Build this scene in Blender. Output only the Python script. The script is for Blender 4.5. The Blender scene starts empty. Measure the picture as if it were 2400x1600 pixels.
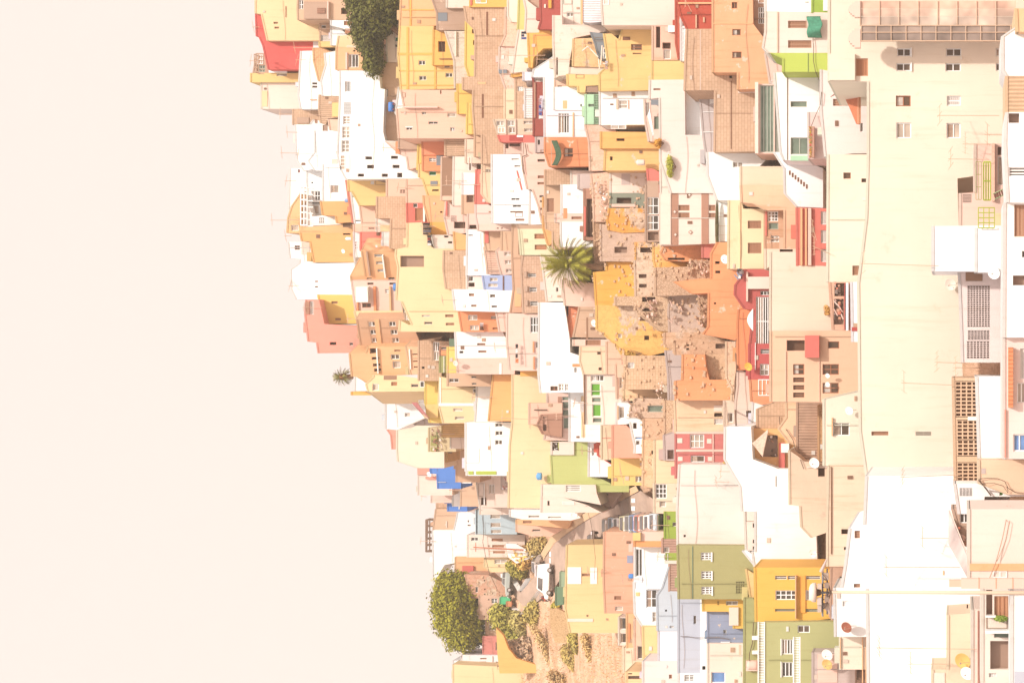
import bpy, bmesh, math, random
from mathutils import Vector, Matrix
from mathutils.geometry import tessellate_polygon
R = math.radians
random.seed(7)
S = bpy.context.scene
COL = S.collection

# ---------------------------------------------------------------- camera
# The photograph lies on its side: the hill's "up" points to the left of the picture, so the camera is rolled 90 degrees.
F = 5500.0          # focal length in photo pixels (photo 2400 x 1600)
HZ = 2250.0         # photo column of the eye level
cam = bpy.data.objects.new("camera", bpy.data.cameras.new("camera"))
COL.objects.link(cam)
cam.data.sensor_fit = 'HORIZONTAL'; cam.data.sensor_width = 36.0
cam.data.lens = F / 2400.0 * 36.0
cam.data.shift_x = -(HZ - 1200.0) / 2400.0
cam.data.clip_start = 1.0; cam.data.clip_end = 6000.0
cam.matrix_world = Matrix(((0, 1, 0, 0), (0, 0, -1, 0), (-1, 0, 0, 0), (0, 0, 0, 1)))
S.camera = cam

# ---------------------------------------------------------------- light
SUN_EL = R(46); SUN_AZ = R(180 - 27)      # the sun stands behind the camera, to its right
w = bpy.data.worlds.new("World"); S.world = w; w.use_nodes = True
nt = w.node_tree; nt.nodes.clear()
sky = nt.nodes.new('ShaderNodeTexSky'); sky.sky_type = 'NISHITA'; sky.sun_disc = False
sky.sun_elevation = SUN_EL; sky.sun_rotation = SUN_AZ
sky.air_density = 1.0; sky.dust_density = 10.0; sky.ozone_density = 0.0
tint = nt.nodes.new('ShaderNodeMix'); tint.data_type = 'RGBA'; tint.blend_type = 'MIX'
tint.inputs[0].default_value = 0.80
tint.inputs[7].default_value = (6.28, 5.2, 4.6, 1)     # the pale Saharan dust that veils the sky
bg = nt.nodes.new('ShaderNodeBackground'); bg.inputs[1].default_value = 0.1
ow = nt.nodes.new('ShaderNodeOutputWorld')
nt.links.new(sky.outputs[0], tint.inputs[6]); nt.links.new(tint.outputs[2], bg.inputs[0]); nt.links.new(bg.outputs[0], ow.inputs[0])
sd = bpy.data.lights.new("sun", 'SUN'); sd.energy = 2.0; sd.angle = R(2.0); sd.color = (1.0, 0.93, 0.82)
sun = bpy.data.objects.new("sun", sd); COL.objects.link(sun)
_d = Vector((math.sin(SUN_AZ) * math.cos(SUN_EL), math.cos(SUN_AZ) * math.cos(SUN_EL), math.sin(SUN_EL)))
sun.rotation_euler = _d.to_track_quat('Z', 'Y').to_euler()
S.view_settings.view_transform = 'Standard'; S.view_settings.look = 'None'
S.view_settings.exposure = 1.0; S.view_settings.gamma = 1.0
S.render.engine = 'CYCLES'
S.cycles.max_bounces = 5; S.cycles.diffuse_bounces = 3; S.cycles.glossy_bounces = 2; S.cycles.transmission_bounces = 2
S.cycles.volume_bounces = 0; S.cycles.transparent_max_bounces = 6

# ---------------------------------------------------------------- measuring: photo column/row -> where it stands on the hill
TILES = dict(A1=(560, 0), A2=(560, 400), A3=(700, 800), A4=(940, 1200), B1=(1000, 0), B2=(1000, 400), B3=(1140, 800),
             B4=(1400, 1200), C1=(1460, 0), C2=(1460, 400), C3=(1560, 800), C4=(1840, 1200), D1=(1920, 0), D2=(1920, 400), D3=(1920, 800))
OX, OY = 0, 0
def T(n):
    global OX, OY
    OX, OY = TILES[n]
def q(x, y): return (OX + x / 3.92, OY + y / 3.92)

def interp(t, v):
    if v <= t[0][0]:
        a, b = t[0], t[1]
    elif v >= t[-1][0]:
        a, b = t[-2], t[-1]
    else:
        for a, b in zip(t, t[1:]):
            if a[0] <= v <= b[0]: break
    return a[1] + (b[1] - a[1]) * (v - a[0]) / (b[0] - a[0])
TA = [(560, 275), (650, 266), (1000, 246), (1600, 212), (1900, 190), (2100, 165), (2250, 143), (2400, 126), (2560, 112)]
TB = [(1000, 345), (1060, 338), (1250, 312), (1340, 292), (1430, 256), (1500, 229), (1553, 216), (1600, 212), (1900, 190), (2100, 165), (2250, 143), (2400, 126), (2560, 112)]
def Yg(px, py):
    k = min(1, max(0, (py - 880) / 400.0)); k = k * k * (3 - 2 * k)
    return interp(TA, px) * (1 - k) + interp(TB, px) * k
SKY = [(-500, 640), (0, 680), (150, 690), (300, 740), (600, 760), (750, 800), (900, 860), (1000, 980), (1200, 1080), (1350, 1130), (1600, 1160), (2100, 1300)]
def at(px, py, Y): return Vector(((800 - py) / F * Y, Y, (HZ - px) / F * Y))
def ground(px, py, up=0.0):
    p = at(px, py, Yg(px, py)); p.z += up - 0.25
    return p

# ---------------------------------------------------------------- materials
def lin(c):
    c /= 255.0
    return c / 12.92 if c <= 0.04045 else ((c + 0.055) / 1.055) ** 2.4
KL = (1.62, 1.57, 1.44)     # how bright a sunlit wall of albedo 1 comes out at this exposure
PAL = dict(W=(255, 253, 246), C=(255, 245, 226), Y=(255, 234, 182), y=(255, 224, 150), V=(255, 226, 130), O=(255, 203, 112),
           A=(254, 190, 90), E=(254, 208, 155), T=(252, 172, 122), S=(253, 178, 156), R=(248, 135, 122), D=(200, 88, 82),
           K=(240, 200, 165), k=(215, 180, 155), P=(253, 226, 206), L=(247, 240, 240), G=(188, 182, 112), g=(216, 222, 142),
           F=(198, 215, 95), B=(216, 220, 230), b=(172, 182, 208), c=(205, 226, 232), M=(205, 248, 205), N=(200, 150, 125),
           Z=(100, 155, 240), J=(251, 216, 188), H=(255, 251, 226), e=(254, 199, 132), t=(160, 165, 145), n=(150, 105, 80),
           q=(95, 72, 55), u=(120, 140, 115), i=(90, 170, 60), U=(150, 155, 160), f=(225, 205, 195))
def alb(c):
    if isinstance(c, str): c = PAL[c]
    a = [lin(v) / k for v, k in zip(c, KL)]
    if min(c) > 238: a = [v * 1.28 for v in a]
    elif c[0] > 250: a[0] *= 1.12
    return tuple(min(0.84, max(0.012, v)) for v in a)
MC = {}
def nd(t, typ, **kw):
    n = t.nodes.new(typ)
    for k, v in kw.items(): setattr(n, k, v)
    return n
def mat(c, kind='p'):
    key = (c, kind)
    if key in MC: return MC[key]
    m = bpy.data.materials.new("%s_%s" % (dict(p='plaster', blk='block_wall', ruin='peeling_plaster', stain='stained_plaster', rib='ribbed_sheet', flat='paint',
        glass='glass', leaf='leaves', metal='metal', cloth='cloth', tile='roof_tiles', earth='earth', stone='rubble_stone', road='asphalt').get(kind, kind), len(MC)))
    m.use_nodes = True; t = m.node_tree; L = t.links.new
    b = t.nodes['Principled BSDF']; a = alb(c)
    def rgb(k=1.0, sh=(1, 1, 1)): return tuple(min(0.86, v * k * s) for v, s in zip(a, sh)) + (1,)
    b.inputs['Roughness'].default_value = 0.85; b.inputs['Base Color'].default_value = rgb()
    b.inputs['Specular IOR Level'].default_value = 0.25
    if kind == 'flat': b.inputs['Roughness'].default_value = 0.6; MC[key] = m; return m
    if kind == 'metal': b.inputs['Roughness'].default_value = 0.42; b.inputs['Metallic'].default_value = 0.35; MC[key] = m; return m
    if kind == 'paint': b.inputs['Roughness'].default_value = 0.25; b.inputs['Coat Weight'].default_value = 0.4; b.inputs['Specular IOR Level'].default_value = 0.5; MC[key] = m; return m
    g = nd(t, 'ShaderNodeNewGeometry'); sp = nd(t, 'ShaderNodeSeparateXYZ'); L(g.outputs['Position'], sp.inputs[0])
    ad = nd(t, 'ShaderNodeMath', operation='MULTIPLY_ADD'); ad.inputs[1].default_value = 0.83
    L(sp.outputs[1], ad.inputs[0]); L(sp.outputs[0], ad.inputs[2])
    cv = nd(t, 'ShaderNodeCombineXYZ'); L(ad.outputs[0], cv.inputs[0]); L(sp.outputs[2], cv.inputs[1])
    def noise(scale, vec=None, detail=5.0, rough=0.6):
        n = nd(t, 'ShaderNodeTexNoise'); n.inputs['Scale'].default_value = scale; n.inputs['Detail'].default_value = detail; n.inputs['Roughness'].default_value = rough
        L(vec or cv.outputs[0], n.inputs['Vector']); return n
    def ramp(src, p0, c0, p1, c1):
        r = nd(t, 'ShaderNodeValToRGB'); e = r.color_ramp.elements
        e[0].position = p0; e[0].color = c0; e[1].position = p1; e[1].color = c1; L(src, r.inputs[0]); return r
    def mix(f, x, y, bt='MIX'):
        n = nd(t, 'ShaderNodeMix', data_type='RGBA', blend_type=bt)
        for s, i in ((f, 0), (x, 6), (y, 7)):
            if hasattr(s, 'links'): L(s, n.inputs[i])
            else: n.inputs[i].default_value = s
        return n.outputs[2]
    def bump(h, st, d=0.05):
        n = nd(t, 'ShaderNodeBump'); n.inputs['Strength'].default_value = st; n.inputs['Distance'].default_value = d
        L(h, n.inputs['Height']); L(n.outputs[0], b.inputs['Normal'])
    one = (1, 1, 1, 1)
    if kind == 'glass':
        n = noise(0.55, detail=2); r = ramp(n.outputs[0], 0.35, rgb(0.6), 0.7, rgb(1.25)); L(r.outputs[0], b.inputs['Base Color'])
        b.inputs['Roughness'].default_value = 0.12; b.inputs['Specular IOR Level'].default_value = 0.4
    elif kind in ('leaf', 'cloth'):
        n = noise(1.1 if kind == 'leaf' else 6, g.outputs['Position'], 4); lf = (2.3 if sum(c) < 290 else 1.9 if sum(c) < 380 else 1.45 if sum(c) < 490 else 1.1) if kind == 'leaf' else 1.0; r = ramp(n.outputs[0], 0.3, rgb(0.68 * lf, (1, .97, 1)), 0.72, rgb(1.4 * lf, (1, 1, .8)) if kind == 'leaf' else rgb(1.1))
        L(r.outputs[0], b.inputs['Base Color'])
    elif kind in ('rib', 'tile'):
        wv = nd(t, 'ShaderNodeTexWave'); wv.wave_type = 'BANDS'; wv.bands_direction = 'X'; wv.inputs['Scale'].default_value = 1.4; wv.inputs['Distortion'].default_value = 0.3
        L(cv.outputs[0], wv.inputs['Vector']); n = noise(0.9)
        r = ramp(n.outputs[0], 0.3, rgb(0.82), 0.7, rgb(1.08)); r2 = ramp(wv.outputs[0], 0.1, (.78, .76, .74, 1), 0.6, one)
        L(mix(1.0, r.outputs[0], r2.outputs[0], 'MULTIPLY'), b.inputs['Base Color']); bump(wv.outputs[0], 0.7, 0.06)
    elif kind == 'earth':
        n = noise(0.35, g.outputs['Position'], 8); n2 = noise(3.0, g.outputs['Position'], 6, 0.7)
        r = ramp(n.outputs[0], 0.36, rgb(0.8, (1, .93, .85)), 0.66, rgb(1.2, (1, 1, 1.05))); r2 = ramp(n2.outputs[0], 0.33, (.76, .7, .62, 1), 0.52, one)
        L(mix(0.8, r.outputs[0], r2.outputs[0], 'MULTIPLY'), b.inputs['Base Color']); bump(n2.outputs[0], 0.8, 0.3)
    elif kind == 'road':
        n = noise(0.5, g.outputs['Position'], 6); r = ramp(n.outputs[0], 0.35, rgb(0.86), 0.68, rgb(1.1)); L(r.outputs[0], b.inputs['Base Color'])
        n2 = noise(14, g.outputs['Position'], 3); bump(n2.outputs[0], 0.2, 0.02)
    else:
        n1 = noise(0.13, detail=6); mp = nd(t, 'ShaderNodeMapping'); mp.inputs['Scale'].default_value = (2.3, 0.16, 1); L(cv.outputs[0], mp.inputs[0])
        n2 = noise(1.0, mp.outputs[0], 6, 0.65); n3 = noise(7.0, detail=3)
        am = {'p': 0.07, 'blk': 0.12, 'stain': 0.16, 'ruin': 0.16, 'stone': 0.2}[kind]
        r1 = ramp(n1.outputs[0], 0.3, rgb(1 - am), 0.7, rgb(1 + am * 0.7)); base = r1.outputs[0]
        st = {'p': 0.30, 'blk': 0.55, 'stain': 0.8, 'ruin': 0.7, 'stone': 0.4}[kind]
        r2 = ramp(n2.outputs[0], 0.33, (.80, .74, .66, 1), 0.47, one)      # rain streaks and grime
        base = mix(st, base, r2.outputs[0], 'MULTIPLY'); h = n3.outputs[0]; bs = 0.12
        if kind == 'p':
            n4 = noise(0.5, detail=8, rough=0.72); r4 = ramp(n4.outputs[0], 0.30, (.86, .80, .72, 1), 0.40, one); base = mix(0.6, base, r4.outputs[0], 'MULTIPLY')
        if kind == 'blk':
            br = nd(t, 'ShaderNodeTexBrick'); br.inputs['Scale'].default_value = 1.0; br.inputs['Brick Width'].default_value = 0.5; br.inputs['Row Height'].default_value = 0.25
            br.inputs['Mortar Size'].default_value = 0.022; br.inputs['Mortar Smooth'].default_value = 0.3
            br.inputs['Color1'].default_value = one; br.inputs['Color2'].default_value = (.87, .86, .85, 1); br.inputs['Mortar'].default_value = (.70, .66, .62, 1)
            L(cv.outputs[0], br.inputs['Vector']); base = mix(0.9, base, br.outputs[0], 'MULTIPLY'); h = br.outputs[1]; bs = -0.3
        if kind == 'stone':
            vo = nd(t, 'ShaderNodeTexVoronoi', feature='DISTANCE_TO_EDGE'); vo.inputs['Scale'].default_value = 4.6; L(cv.outputs[0], vo.inputs['Vector'])
            r5 = ramp(vo.outputs[0], 0.02, (.66, .6, .54, 1), 0.10, one); base = mix(0.9, base, r5.outputs[0], 'MULTIPLY'); h = vo.outputs[0]; bs = 0.7
        if kind in ('ruin', 'stain'):
            n5 = noise(0.32 if kind == 'ruin' else 0.8, detail=9, rough=0.68); lo = 0.54 if kind == 'ruin' else 0.61
            bare = ramp(noise(1.6, detail=8, rough=0.8).outputs[0], 0.36, alb((186, 148, 116)) + (1,), 0.55, alb((250, 222, 194)) + (1,))
            f = ramp(n5.outputs[0], lo, (0, 0, 0, 1), lo + 0.03, one); base = mix(f.outputs[0], base, bare.outputs[0]); h = n5.outputs[0]; bs = 0.55
            if kind == 'ruin':
                n6 = noise(0.9, detail=7, rough=0.75); cr = ramp(n6.outputs[0], 0.485, one, 0.5, (.5, .4, .33, 1)); cr.color_ramp.elements.new(0.515).color = one; base = mix(0.65, base, cr.outputs[0], 'MULTIPLY')
                ho = ramp(noise(3.2, detail=4, rough=.6).outputs[0], 0.25, (.36, .27, .21, 1), 0.29, one); base = mix(0.9, base, ho.outputs[0], 'MULTIPLY')
        L(base, b.inputs['Base Color']); bump(h, bs, 0.06)
    MC[key] = m
    return m

# ---------------------------------------------------------------- mesh helpers
def obj(name, verts, faces, m, parent=None, loc=None, smooth=False):
    me = bpy.data.meshes.new(name); me.from_pydata([tuple(v) for v in verts], [], faces)
    if m: me.materials.append(m)
    if smooth:
        for p in me.polygons: p.use_smooth = True
    o = bpy.data.objects.new(name, me); COL.objects.link(o)
    if parent: o.parent = parent
    if loc is not None: o.location = loc
    return o
class MB:
    def __init__(s): s.v = []; s.f = []
    def box(s, x0, y0, z0, x1, y1, z1):
        n = len(s.v)
        s.v += [(x0, y0, z0), (x1, y0, z0), (x1, y1, z0), (x0, y1, z0), (x0, y0, z1), (x1, y0, z1), (x1, y1, z1), (x0, y1, z1)]
        s.f += [[n + i for i in q_] for q_ in ((0, 3, 2, 1), (4, 5, 6, 7), (0, 1, 5, 4), (1, 2, 6, 5), (2, 3, 7, 6), (3, 0, 4, 7))]
        return s
    def tube(s, a, b, r, k=8, r2=None):
        a, b = Vector(a), Vector(b); d = (b - a).normalized(); u = d.orthogonal().normalized(); w_ = d.cross(u); n = len(s.v); r2 = r if r2 is None else r2
        for p, rr in ((a, r), (b, r2)):
            for i in range(k):
                t = 2 * math.pi * i / k; s.v.append(tuple(p + (u * math.cos(t) + w_ * math.sin(t)) * rr))
        s.f += [[n + i, n + (i + 1) % k, n + k + (i + 1) % k, n + k + i] for i in range(k)]
        s.f += [[n + i for i in range(k)][::-1], [n + k + i for i in range(k)]]
        return s
    def path(s, pts, r, k=6):
        for a, b in zip(pts, pts[1:]): s.tube(a, b, r, k)
        return s
    def lathe(s, prof, k=20, axis='z', c=(0, 0, 0)):
        n = len(s.v)
        for r, h in prof:
            for i in range(k):
                t = 2 * math.pi * i / k; x, y = r * math.cos(t), r * math.sin(t)
                p = (x, y, h) if axis == 'z' else ((x, h, y) if axis == 'y' else (h, x, y)); s.v.append((p[0] + c[0], p[1] + c[1], p[2] + c[2]))
        for j in range(len(prof) - 1):
            s.f += [[n + j * k + i, n + j * k + (i + 1) % k, n + (j + 1) * k + (i + 1) % k, n + (j + 1) * k + i] for i in range(k)]
        s.f += [[n + i for i in range(k)][::-1], [n + (len(prof) - 1) * k + i for i in range(k)]]
        return s
    def prism(s, prof, y0, y1):            # profile in x,z extruded along y
        n = len(s.v); k = len(prof)
        s.v += [(x, y0, z) for x, z in prof] + [(x, y1, z) for x, z in prof]
        s.f += [[n + i for i in range(k)], [n + k + i for i in range(k)][::-1]] + [[n + i, n + k + i, n + k + (i + 1) % k, n + (i + 1) % k] for i in range(k)]
        return s
    def build(s, name, m, parent=None, loc=None, smooth=False): return obj(name, s.v, s.f, m, parent, loc, smooth)
def tag(o, label=None, cat=None, group=None, kind=None):
    if label: o['label'] = label
    if cat: o['category'] = cat
    if group: o['group'] = group
    if kind: o['kind'] = kind
    return o
def empty(name, loc, label, cat, group=None, rz=0.0):
    o = bpy.data.objects.new(name, None); COL.objects.link(o); o.empty_display_size = 0.3
    o.location = loc; o.rotation_euler = (0, 0, rz)
    return tag(o, label, cat, group)

# ---------------------------------------------------------------- buildings
def inside(p, poly):
    c = False
    for (x0, y0), (x1, y1) in zip(poly, poly[1:] + poly[:1]):
        if (y0 > p[1]) != (y1 > p[1]) and p[0] < (x1 - x0) * (p[1] - y0) / (y1 - y0) + x0: c = not c
    return c
WK = {  # window kinds: frame colour, pane colour, pane material, recess
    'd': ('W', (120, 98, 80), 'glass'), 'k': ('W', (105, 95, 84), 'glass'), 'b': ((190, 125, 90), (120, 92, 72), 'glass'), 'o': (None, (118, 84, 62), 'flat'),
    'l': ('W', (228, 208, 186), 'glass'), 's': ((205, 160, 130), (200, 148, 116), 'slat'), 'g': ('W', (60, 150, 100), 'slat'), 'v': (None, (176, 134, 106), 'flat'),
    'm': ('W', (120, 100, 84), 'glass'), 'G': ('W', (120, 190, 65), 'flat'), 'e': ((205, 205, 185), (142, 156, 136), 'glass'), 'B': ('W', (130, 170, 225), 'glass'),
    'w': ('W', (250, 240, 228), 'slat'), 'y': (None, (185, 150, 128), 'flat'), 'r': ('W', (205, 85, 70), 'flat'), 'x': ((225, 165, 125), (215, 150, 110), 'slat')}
TOPS = []
IDX = 0
def winpart(root, kind, nx, ny, s0, h0, s1, h1, rec, col=None):
    fc, pc, pm = WK[kind]
    w_, h_ = s1 - s0, h1 - h0; fw = min(0.07, 0.12 * min(w_, h_))
    M = MB(); yf = rec - 0.13 if rec > 0.15 else rec - 0.05
    if kind == 'v':                                             # pierced screen blocks
        bx, bz = w_ / nx, h_ / ny; t = 0.17 * min(bx, bz)
        for i in range(nx + 1): M.box(s0 + i * bx - t, 0.0, h0, s0 + i * bx + t, 0.12, h1)
        for j in range(ny + 1): M.box(s0, 0.005, h0 + j * bz - t, s1, 0.115, h0 + j * bz + t)
        o = M.build('screen_blocks', col, root)
        P = MB().box(s0, rec - 0.03, h0, s1, rec, h1); P.build('shade', mat(pc, 'flat'), o); return
    if fc is None: fw *= 0.5
    f = mat(fc if fc else (190, 160, 135), 'flat')
    M.box(s0, yf, h0, s0 + fw, yf + 0.07, h1).box(s1 - fw, yf, h0, s1, yf + 0.07, h1)
    M.box(s0 + fw, yf, h0, s1 - fw, yf + 0.07, h0 + fw).box(s0 + fw, yf, h1 - fw, s1 - fw, yf + 0.07, h1)
    t = min(0.035, fw * 0.6)
    for i in range(1, nx): x = s0 + w_ * i / nx; M.box(x - t, yf + 0.01, h0 + fw, x + t, yf + 0.06, h1 - fw)
    for j in range(1, ny): z = h0 + h_ * j / ny; M.box(s0 + fw, yf + 0.015, z - t, s1 - fw, yf + 0.055, z + t)
    o = M.build('window', f, root)
    P = MB(); nm = 'pane'
    if pm == 'slat':
        nm = 'shutter'; n = max(3, min(14, int(h_ / 0.13)))
        P.box(s0 + fw, yf + 0.055, h0 + fw, s1 - fw, yf + 0.066, h1 - fw)
        for j in range(n):
            z = h0 + fw + (h_ - 2 * fw) * (j + 0.5) / n; e = (h_ - 2 * fw) / n * 0.33; P.box(s0 + fw, yf + 0.02, z - e, s1 - fw, yf + 0.056, z + e)
        P.build(nm, mat(pc, 'flat'), o)
    else:
        P.box(s0 + fw * .5, yf + 0.062, h0 + fw * .5, s1 - fw * .5, yf + 0.068, h1 - fw * .5); P.build(nm, mat(pc, pm), o)  # in open kinds this flat brown sheet paints the dark interior
        if kind in 'dklb' and w_ > 0.5 and random.random() < 0.55:     # a curtain or a half-lowered blind behind the glass
            c = MB(); k = random.uniform(0.25, 0.6)
            c.box(s0 + fw, yf + 0.045, h1 - fw - (h_ - 2 * fw) * k, s1 - fw, yf + 0.058, h1 - fw); c.build('blind', mat(random.choice([(225, 200, 175), (205, 175, 150), (240, 228, 212)]), 'cloth'), o)

def H(label, shape, c, wins='', parts='', m='p', d=7.0, yaw=0.0, dy=0.0, Y=None, name='house', cat=None, roof=True, group=None, rc=None, ext0=None):
    """One building: its street front as seen, at its own distance, running back into the hill."""
    global IDX
    IDX += 1
    if isinstance(shape, tuple):
        x0, y0, x1, y1 = shape; shape = [(x0, y0), (x1, y0), (x1, y1), (x0, y1)]
    pp = [q(*p) for p in shape]
    A = sum(a[0] * b[1] - b[0] * a[1] for a, b in zip(pp, pp[1:] + pp[:1]))
    if A < 0: pp.reverse()
    px0 = min(p[0] for p in pp); px1 = max(p[0] for p in pp); pc = sum(p[1] for p in pp) / len(pp)
    if Y is None: Y = Yg(px1, pc) - IDX * 0.008
    Y += dy; yr = R(yaw)
    O = at(px1, pc, Y); tg = Vector((math.cos(yr), math.sin(yr), 0)); nn = Vector((math.sin(yr), -math.cos(yr), 0))
    def loc(px, py):
        dv = Vector(((800 - py) / F, 1, (HZ - px) / F)); p = dv * (nn.dot(O) / nn.dot(dv))
        return ((p - O).dot(tg), p.z - O.z)
    # the part of the outline that meets the ground goes on down behind the house in front
    n = len(pp); low = [False] * n; lim = px1 - 0.3 * (px1 - px0); top = []
    for i in range(n):
        a, b_ = pp[i], pp[(i + 1) % n]; ln = math.hypot(b_[0] - a[0], b_[1] - a[1]) or 1; nx_ = (b_[1] - a[1]) / ln
        if nx_ > 0.5 and max(a[0], b_[0]) > lim: low[i] = low[(i + 1) % n] = True
        if nx_ < -0.3: top.append(i)
    ext = 34 if px1 < 2200 else (120 if px1 < 2330 else 500)
    if ext0 is not None: ext = ext0
    out = [loc(p[0] + (ext if low[i] and p[0] > lim else 0), p[1]) for i, p in enumerate(pp)]
    base = min(o[1] for o in out); out = [(s, h - base) for s, h in out]
    root = empty(name, (O.x, O.y, O.z + base), label, cat or {'house': 'house', 'ruined_house': 'ruin', 'apartment_building': 'apartment building', 'garden_wall': 'wall'}.get(name, name.replace('_', ' ')), group, yr)
    wm = mat(c, m)
    holes = []; flat = []
    for wd in [x for x in wins.split(';') if x]:
        k, r = wd.split(':'); v = [float(t_) for t_ in r.split(',')]
        nx = ny = 1
        if len(k) > 1:
            nn_ = k[1:].split('x') if 'x' in k[1:] else (k[1], k[2]); nx, ny = int(nn_[0]), int(nn_[1])
        a = q(v[0], v[1]); b_ = q(v[2], v[3]); mx, my = (a[0] + b_[0]) / 2, (a[1] + b_[1]) / 2
        sa = loc(mx, a[1])[0]; sb = loc(mx, b_[1])[0]; ha = loc(a[0], my)[1] - base; hb = loc(b_[0], my)[1] - base
        s0, s1 = min(sa, sb), max(sa, sb); h0, h1 = min(ha, hb), max(ha, hb)
        cs = [(s0 - .03, h0 - .03), (s1 + .03, h0 - .03), (s1 + .03, h1 + .03), (s0 - .03, h1 + .03)]
        ok = all(inside(p, out) for p in cs) and not any(s0 < t_[1] + .02 and s1 > t_[0] - .02 and h0 < t_[3] + .02 and h1 > t_[2] - .02 for t_ in holes) \
            and not any(s0 - .03 < o[0] < s1 + .03 and h0 - .03 < o[1] < h1 + .03 for o in out)
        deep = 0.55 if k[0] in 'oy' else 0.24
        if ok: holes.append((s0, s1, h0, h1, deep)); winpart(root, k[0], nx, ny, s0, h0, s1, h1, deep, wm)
        else: winpart(root, k[0], nx, ny, s0, h0, s1, h1, 0.0, wm)
    loops = [[Vector((s, h, 0)) for s, h in out]] + [[Vector((s0, h0, 0)), Vector((s0, h1, 0)), Vector((s1, h1, 0)), Vector((s1, h0, 0))] for s0, s1, h0, h1, _ in holes]
    pts = [p for l in loops for p in l]; tris = tessellate_polygon(loops)
    V = [(p.x, 0.0, p.y) for p in pts]; Fc = [list(t_) for t_ in tris]
    nb = len(V); V += [(s, d, h) for s, h in out]
    Fc += [[i, (i + 1) % n, nb + (i + 1) % n, nb + i] for i in range(n)]
    Fc += [[nb + i for i in t_] for t_ in tessellate_polygon([[Vector((s, h, 0)) for s, h in out]])]
    for hi, (s0, s1, h0, h1, dp) in enumerate(holes):
        o0 = n + hi * 4; nb = len(V); V += [(V[o0 + i][0], dp + .01, V[o0 + i][2]) for i in range(4)]
        Fc += [[o0 + i, nb + i, nb + (i + 1) % 4, o0 + (i + 1) % 4] for i in range(4)]
    obj('wall', V, Fc, wm, root)
    if roof and top:
        M = MB(); hh = 0.13
        for i in top:
            a, b_ = Vector((out[i][0], 0, out[i][1])), Vector((out[(i + 1) % n][0], 0, out[(i + 1) % n][1])); u = (b_ - a).normalized() * 0.0
            k0 = len(M.v); up = Vector((0, 0, hh))
            for y in (-0.05, d * 0.98):
                for p in (a - u, b_ + u): M.v += [tuple(p + Vector((0, y, 0)) - up * .3), tuple(p + Vector((0, y, 0)) + up)]
            M.f += [[k0 + j for j in f_] for f_ in ((0, 2, 3, 1), (4, 5, 7, 6), (0, 1, 5, 4), (2, 6, 7, 3), (1, 3, 7, 5), (0, 4, 6, 2))]
        lc = c if rc is None else rc
        if isinstance(lc, str): lc = PAL[lc]
        M.build('roof', mat(tuple(int(v * (0.93 if rc is None else 1)) for v in lc), 'p'), root)
    for pd in [x for x in parts.split(';') if x]:
        nm, cc, pr, r = pd.split(':'); v = [float(t_) for t_ in r.split(',')]; a = q(v[0], v[1]); b_ = q(v[2], v[3])
        mx, my = (a[0] + b_[0]) / 2, (a[1] + b_[1]) / 2; sa = loc(mx, a[1])[0]; sb = loc(mx, b_[1])[0]; ha = loc(a[0], my)[1] - base; hb = loc(b_[0], my)[1] - base
        kk = 'p'
        if '/' in cc: cc, kk = cc.split('/')
        MB().box(min(sa, sb), -float(pr), min(ha, hb), max(sa, sb), 0.04, max(ha, hb)).build(nm, mat(cc, kk), root)
    rg = random.Random(IDX * 17 + 3); smin, smax = min(o[0] for o in out), max(o[0] for o in out); hmax = max(o[1] for o in out)
    cr_ = PAL[c] if isinstance(c, str) else c
    def free(s_, h_, e=.25): return inside((s_, h_), out) and not any(x0 - e < s_ < x1 + e and z0 - e < h_ < z1 + e for x0, x1, z0, z1, _ in holes)
    if name == 'ruined_house':
        M = MB(); n_ = int(min(130, 7 * (smax - smin) + 24)); cl = [(rg.uniform(smin, smax), rg.uniform(hmax * .15, hmax)) for _ in range(5)]
        for k in range(n_):
            if k % 3 == 0 and top:
                i = rg.choice(top); t_ = rg.random(); s_ = out[i][0] + (out[(i + 1) % n][0] - out[i][0]) * t_; h_ = out[i][1] + (out[(i + 1) % n][1] - out[i][1]) * t_ + rg.uniform(0, .25); y_ = rg.uniform(-.1, .5)
            else:
                c0 = cl[k % 5]; s_ = c0[0] + rg.gauss(0, .25) * (1 + (k % 4)); h_ = c0[1] + rg.gauss(0, .8); y_ = -.02
                if not free(s_, h_, .1): continue
            r_ = rg.uniform(.05, .15); q0 = len(M.v)
            M.v += [(s_ + r_ * rg.uniform(.5, 1.2) * sx, y_ + r_ * .7 * sy, h_ + r_ * rg.uniform(.4, .9) * sz) for sx in (-1, 1) for sy in (-1, 1) for sz in (-1, 1)]
            M.f += [[q0 + j for j in f_] for f_ in ((0, 1, 3, 2), (4, 6, 7, 5), (0, 4, 5, 1), (2, 3, 7, 6), (0, 2, 6, 4), (1, 5, 7, 3))]
        tag(M.build('loose_stones', mat((244, 206, 168), 'stain'), root), kind='stuff')
    elif name in ('house', 'apartment_building') and smax - smin > 2 and px1 < 2080:
        for k in range(rg.choice([0, 0, 1, 1]) if px1 < 1850 else rg.choice([0, 0, 1])):                    # downpipes
            s_ = rg.uniform(smin + .3, smax - .3); hs = [h_ for h_ in (hmax * j / 24 for j in range(24)) if free(s_, h_, .12)]
            if len(hs) > 12: MB().tube((s_, -.05, hs[0]), (s_, -.05, hs[-1]), .04, 6).build('drain_pipe', mat(tuple(int(v * .92) for v in cr_), 'flat'), root)
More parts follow.
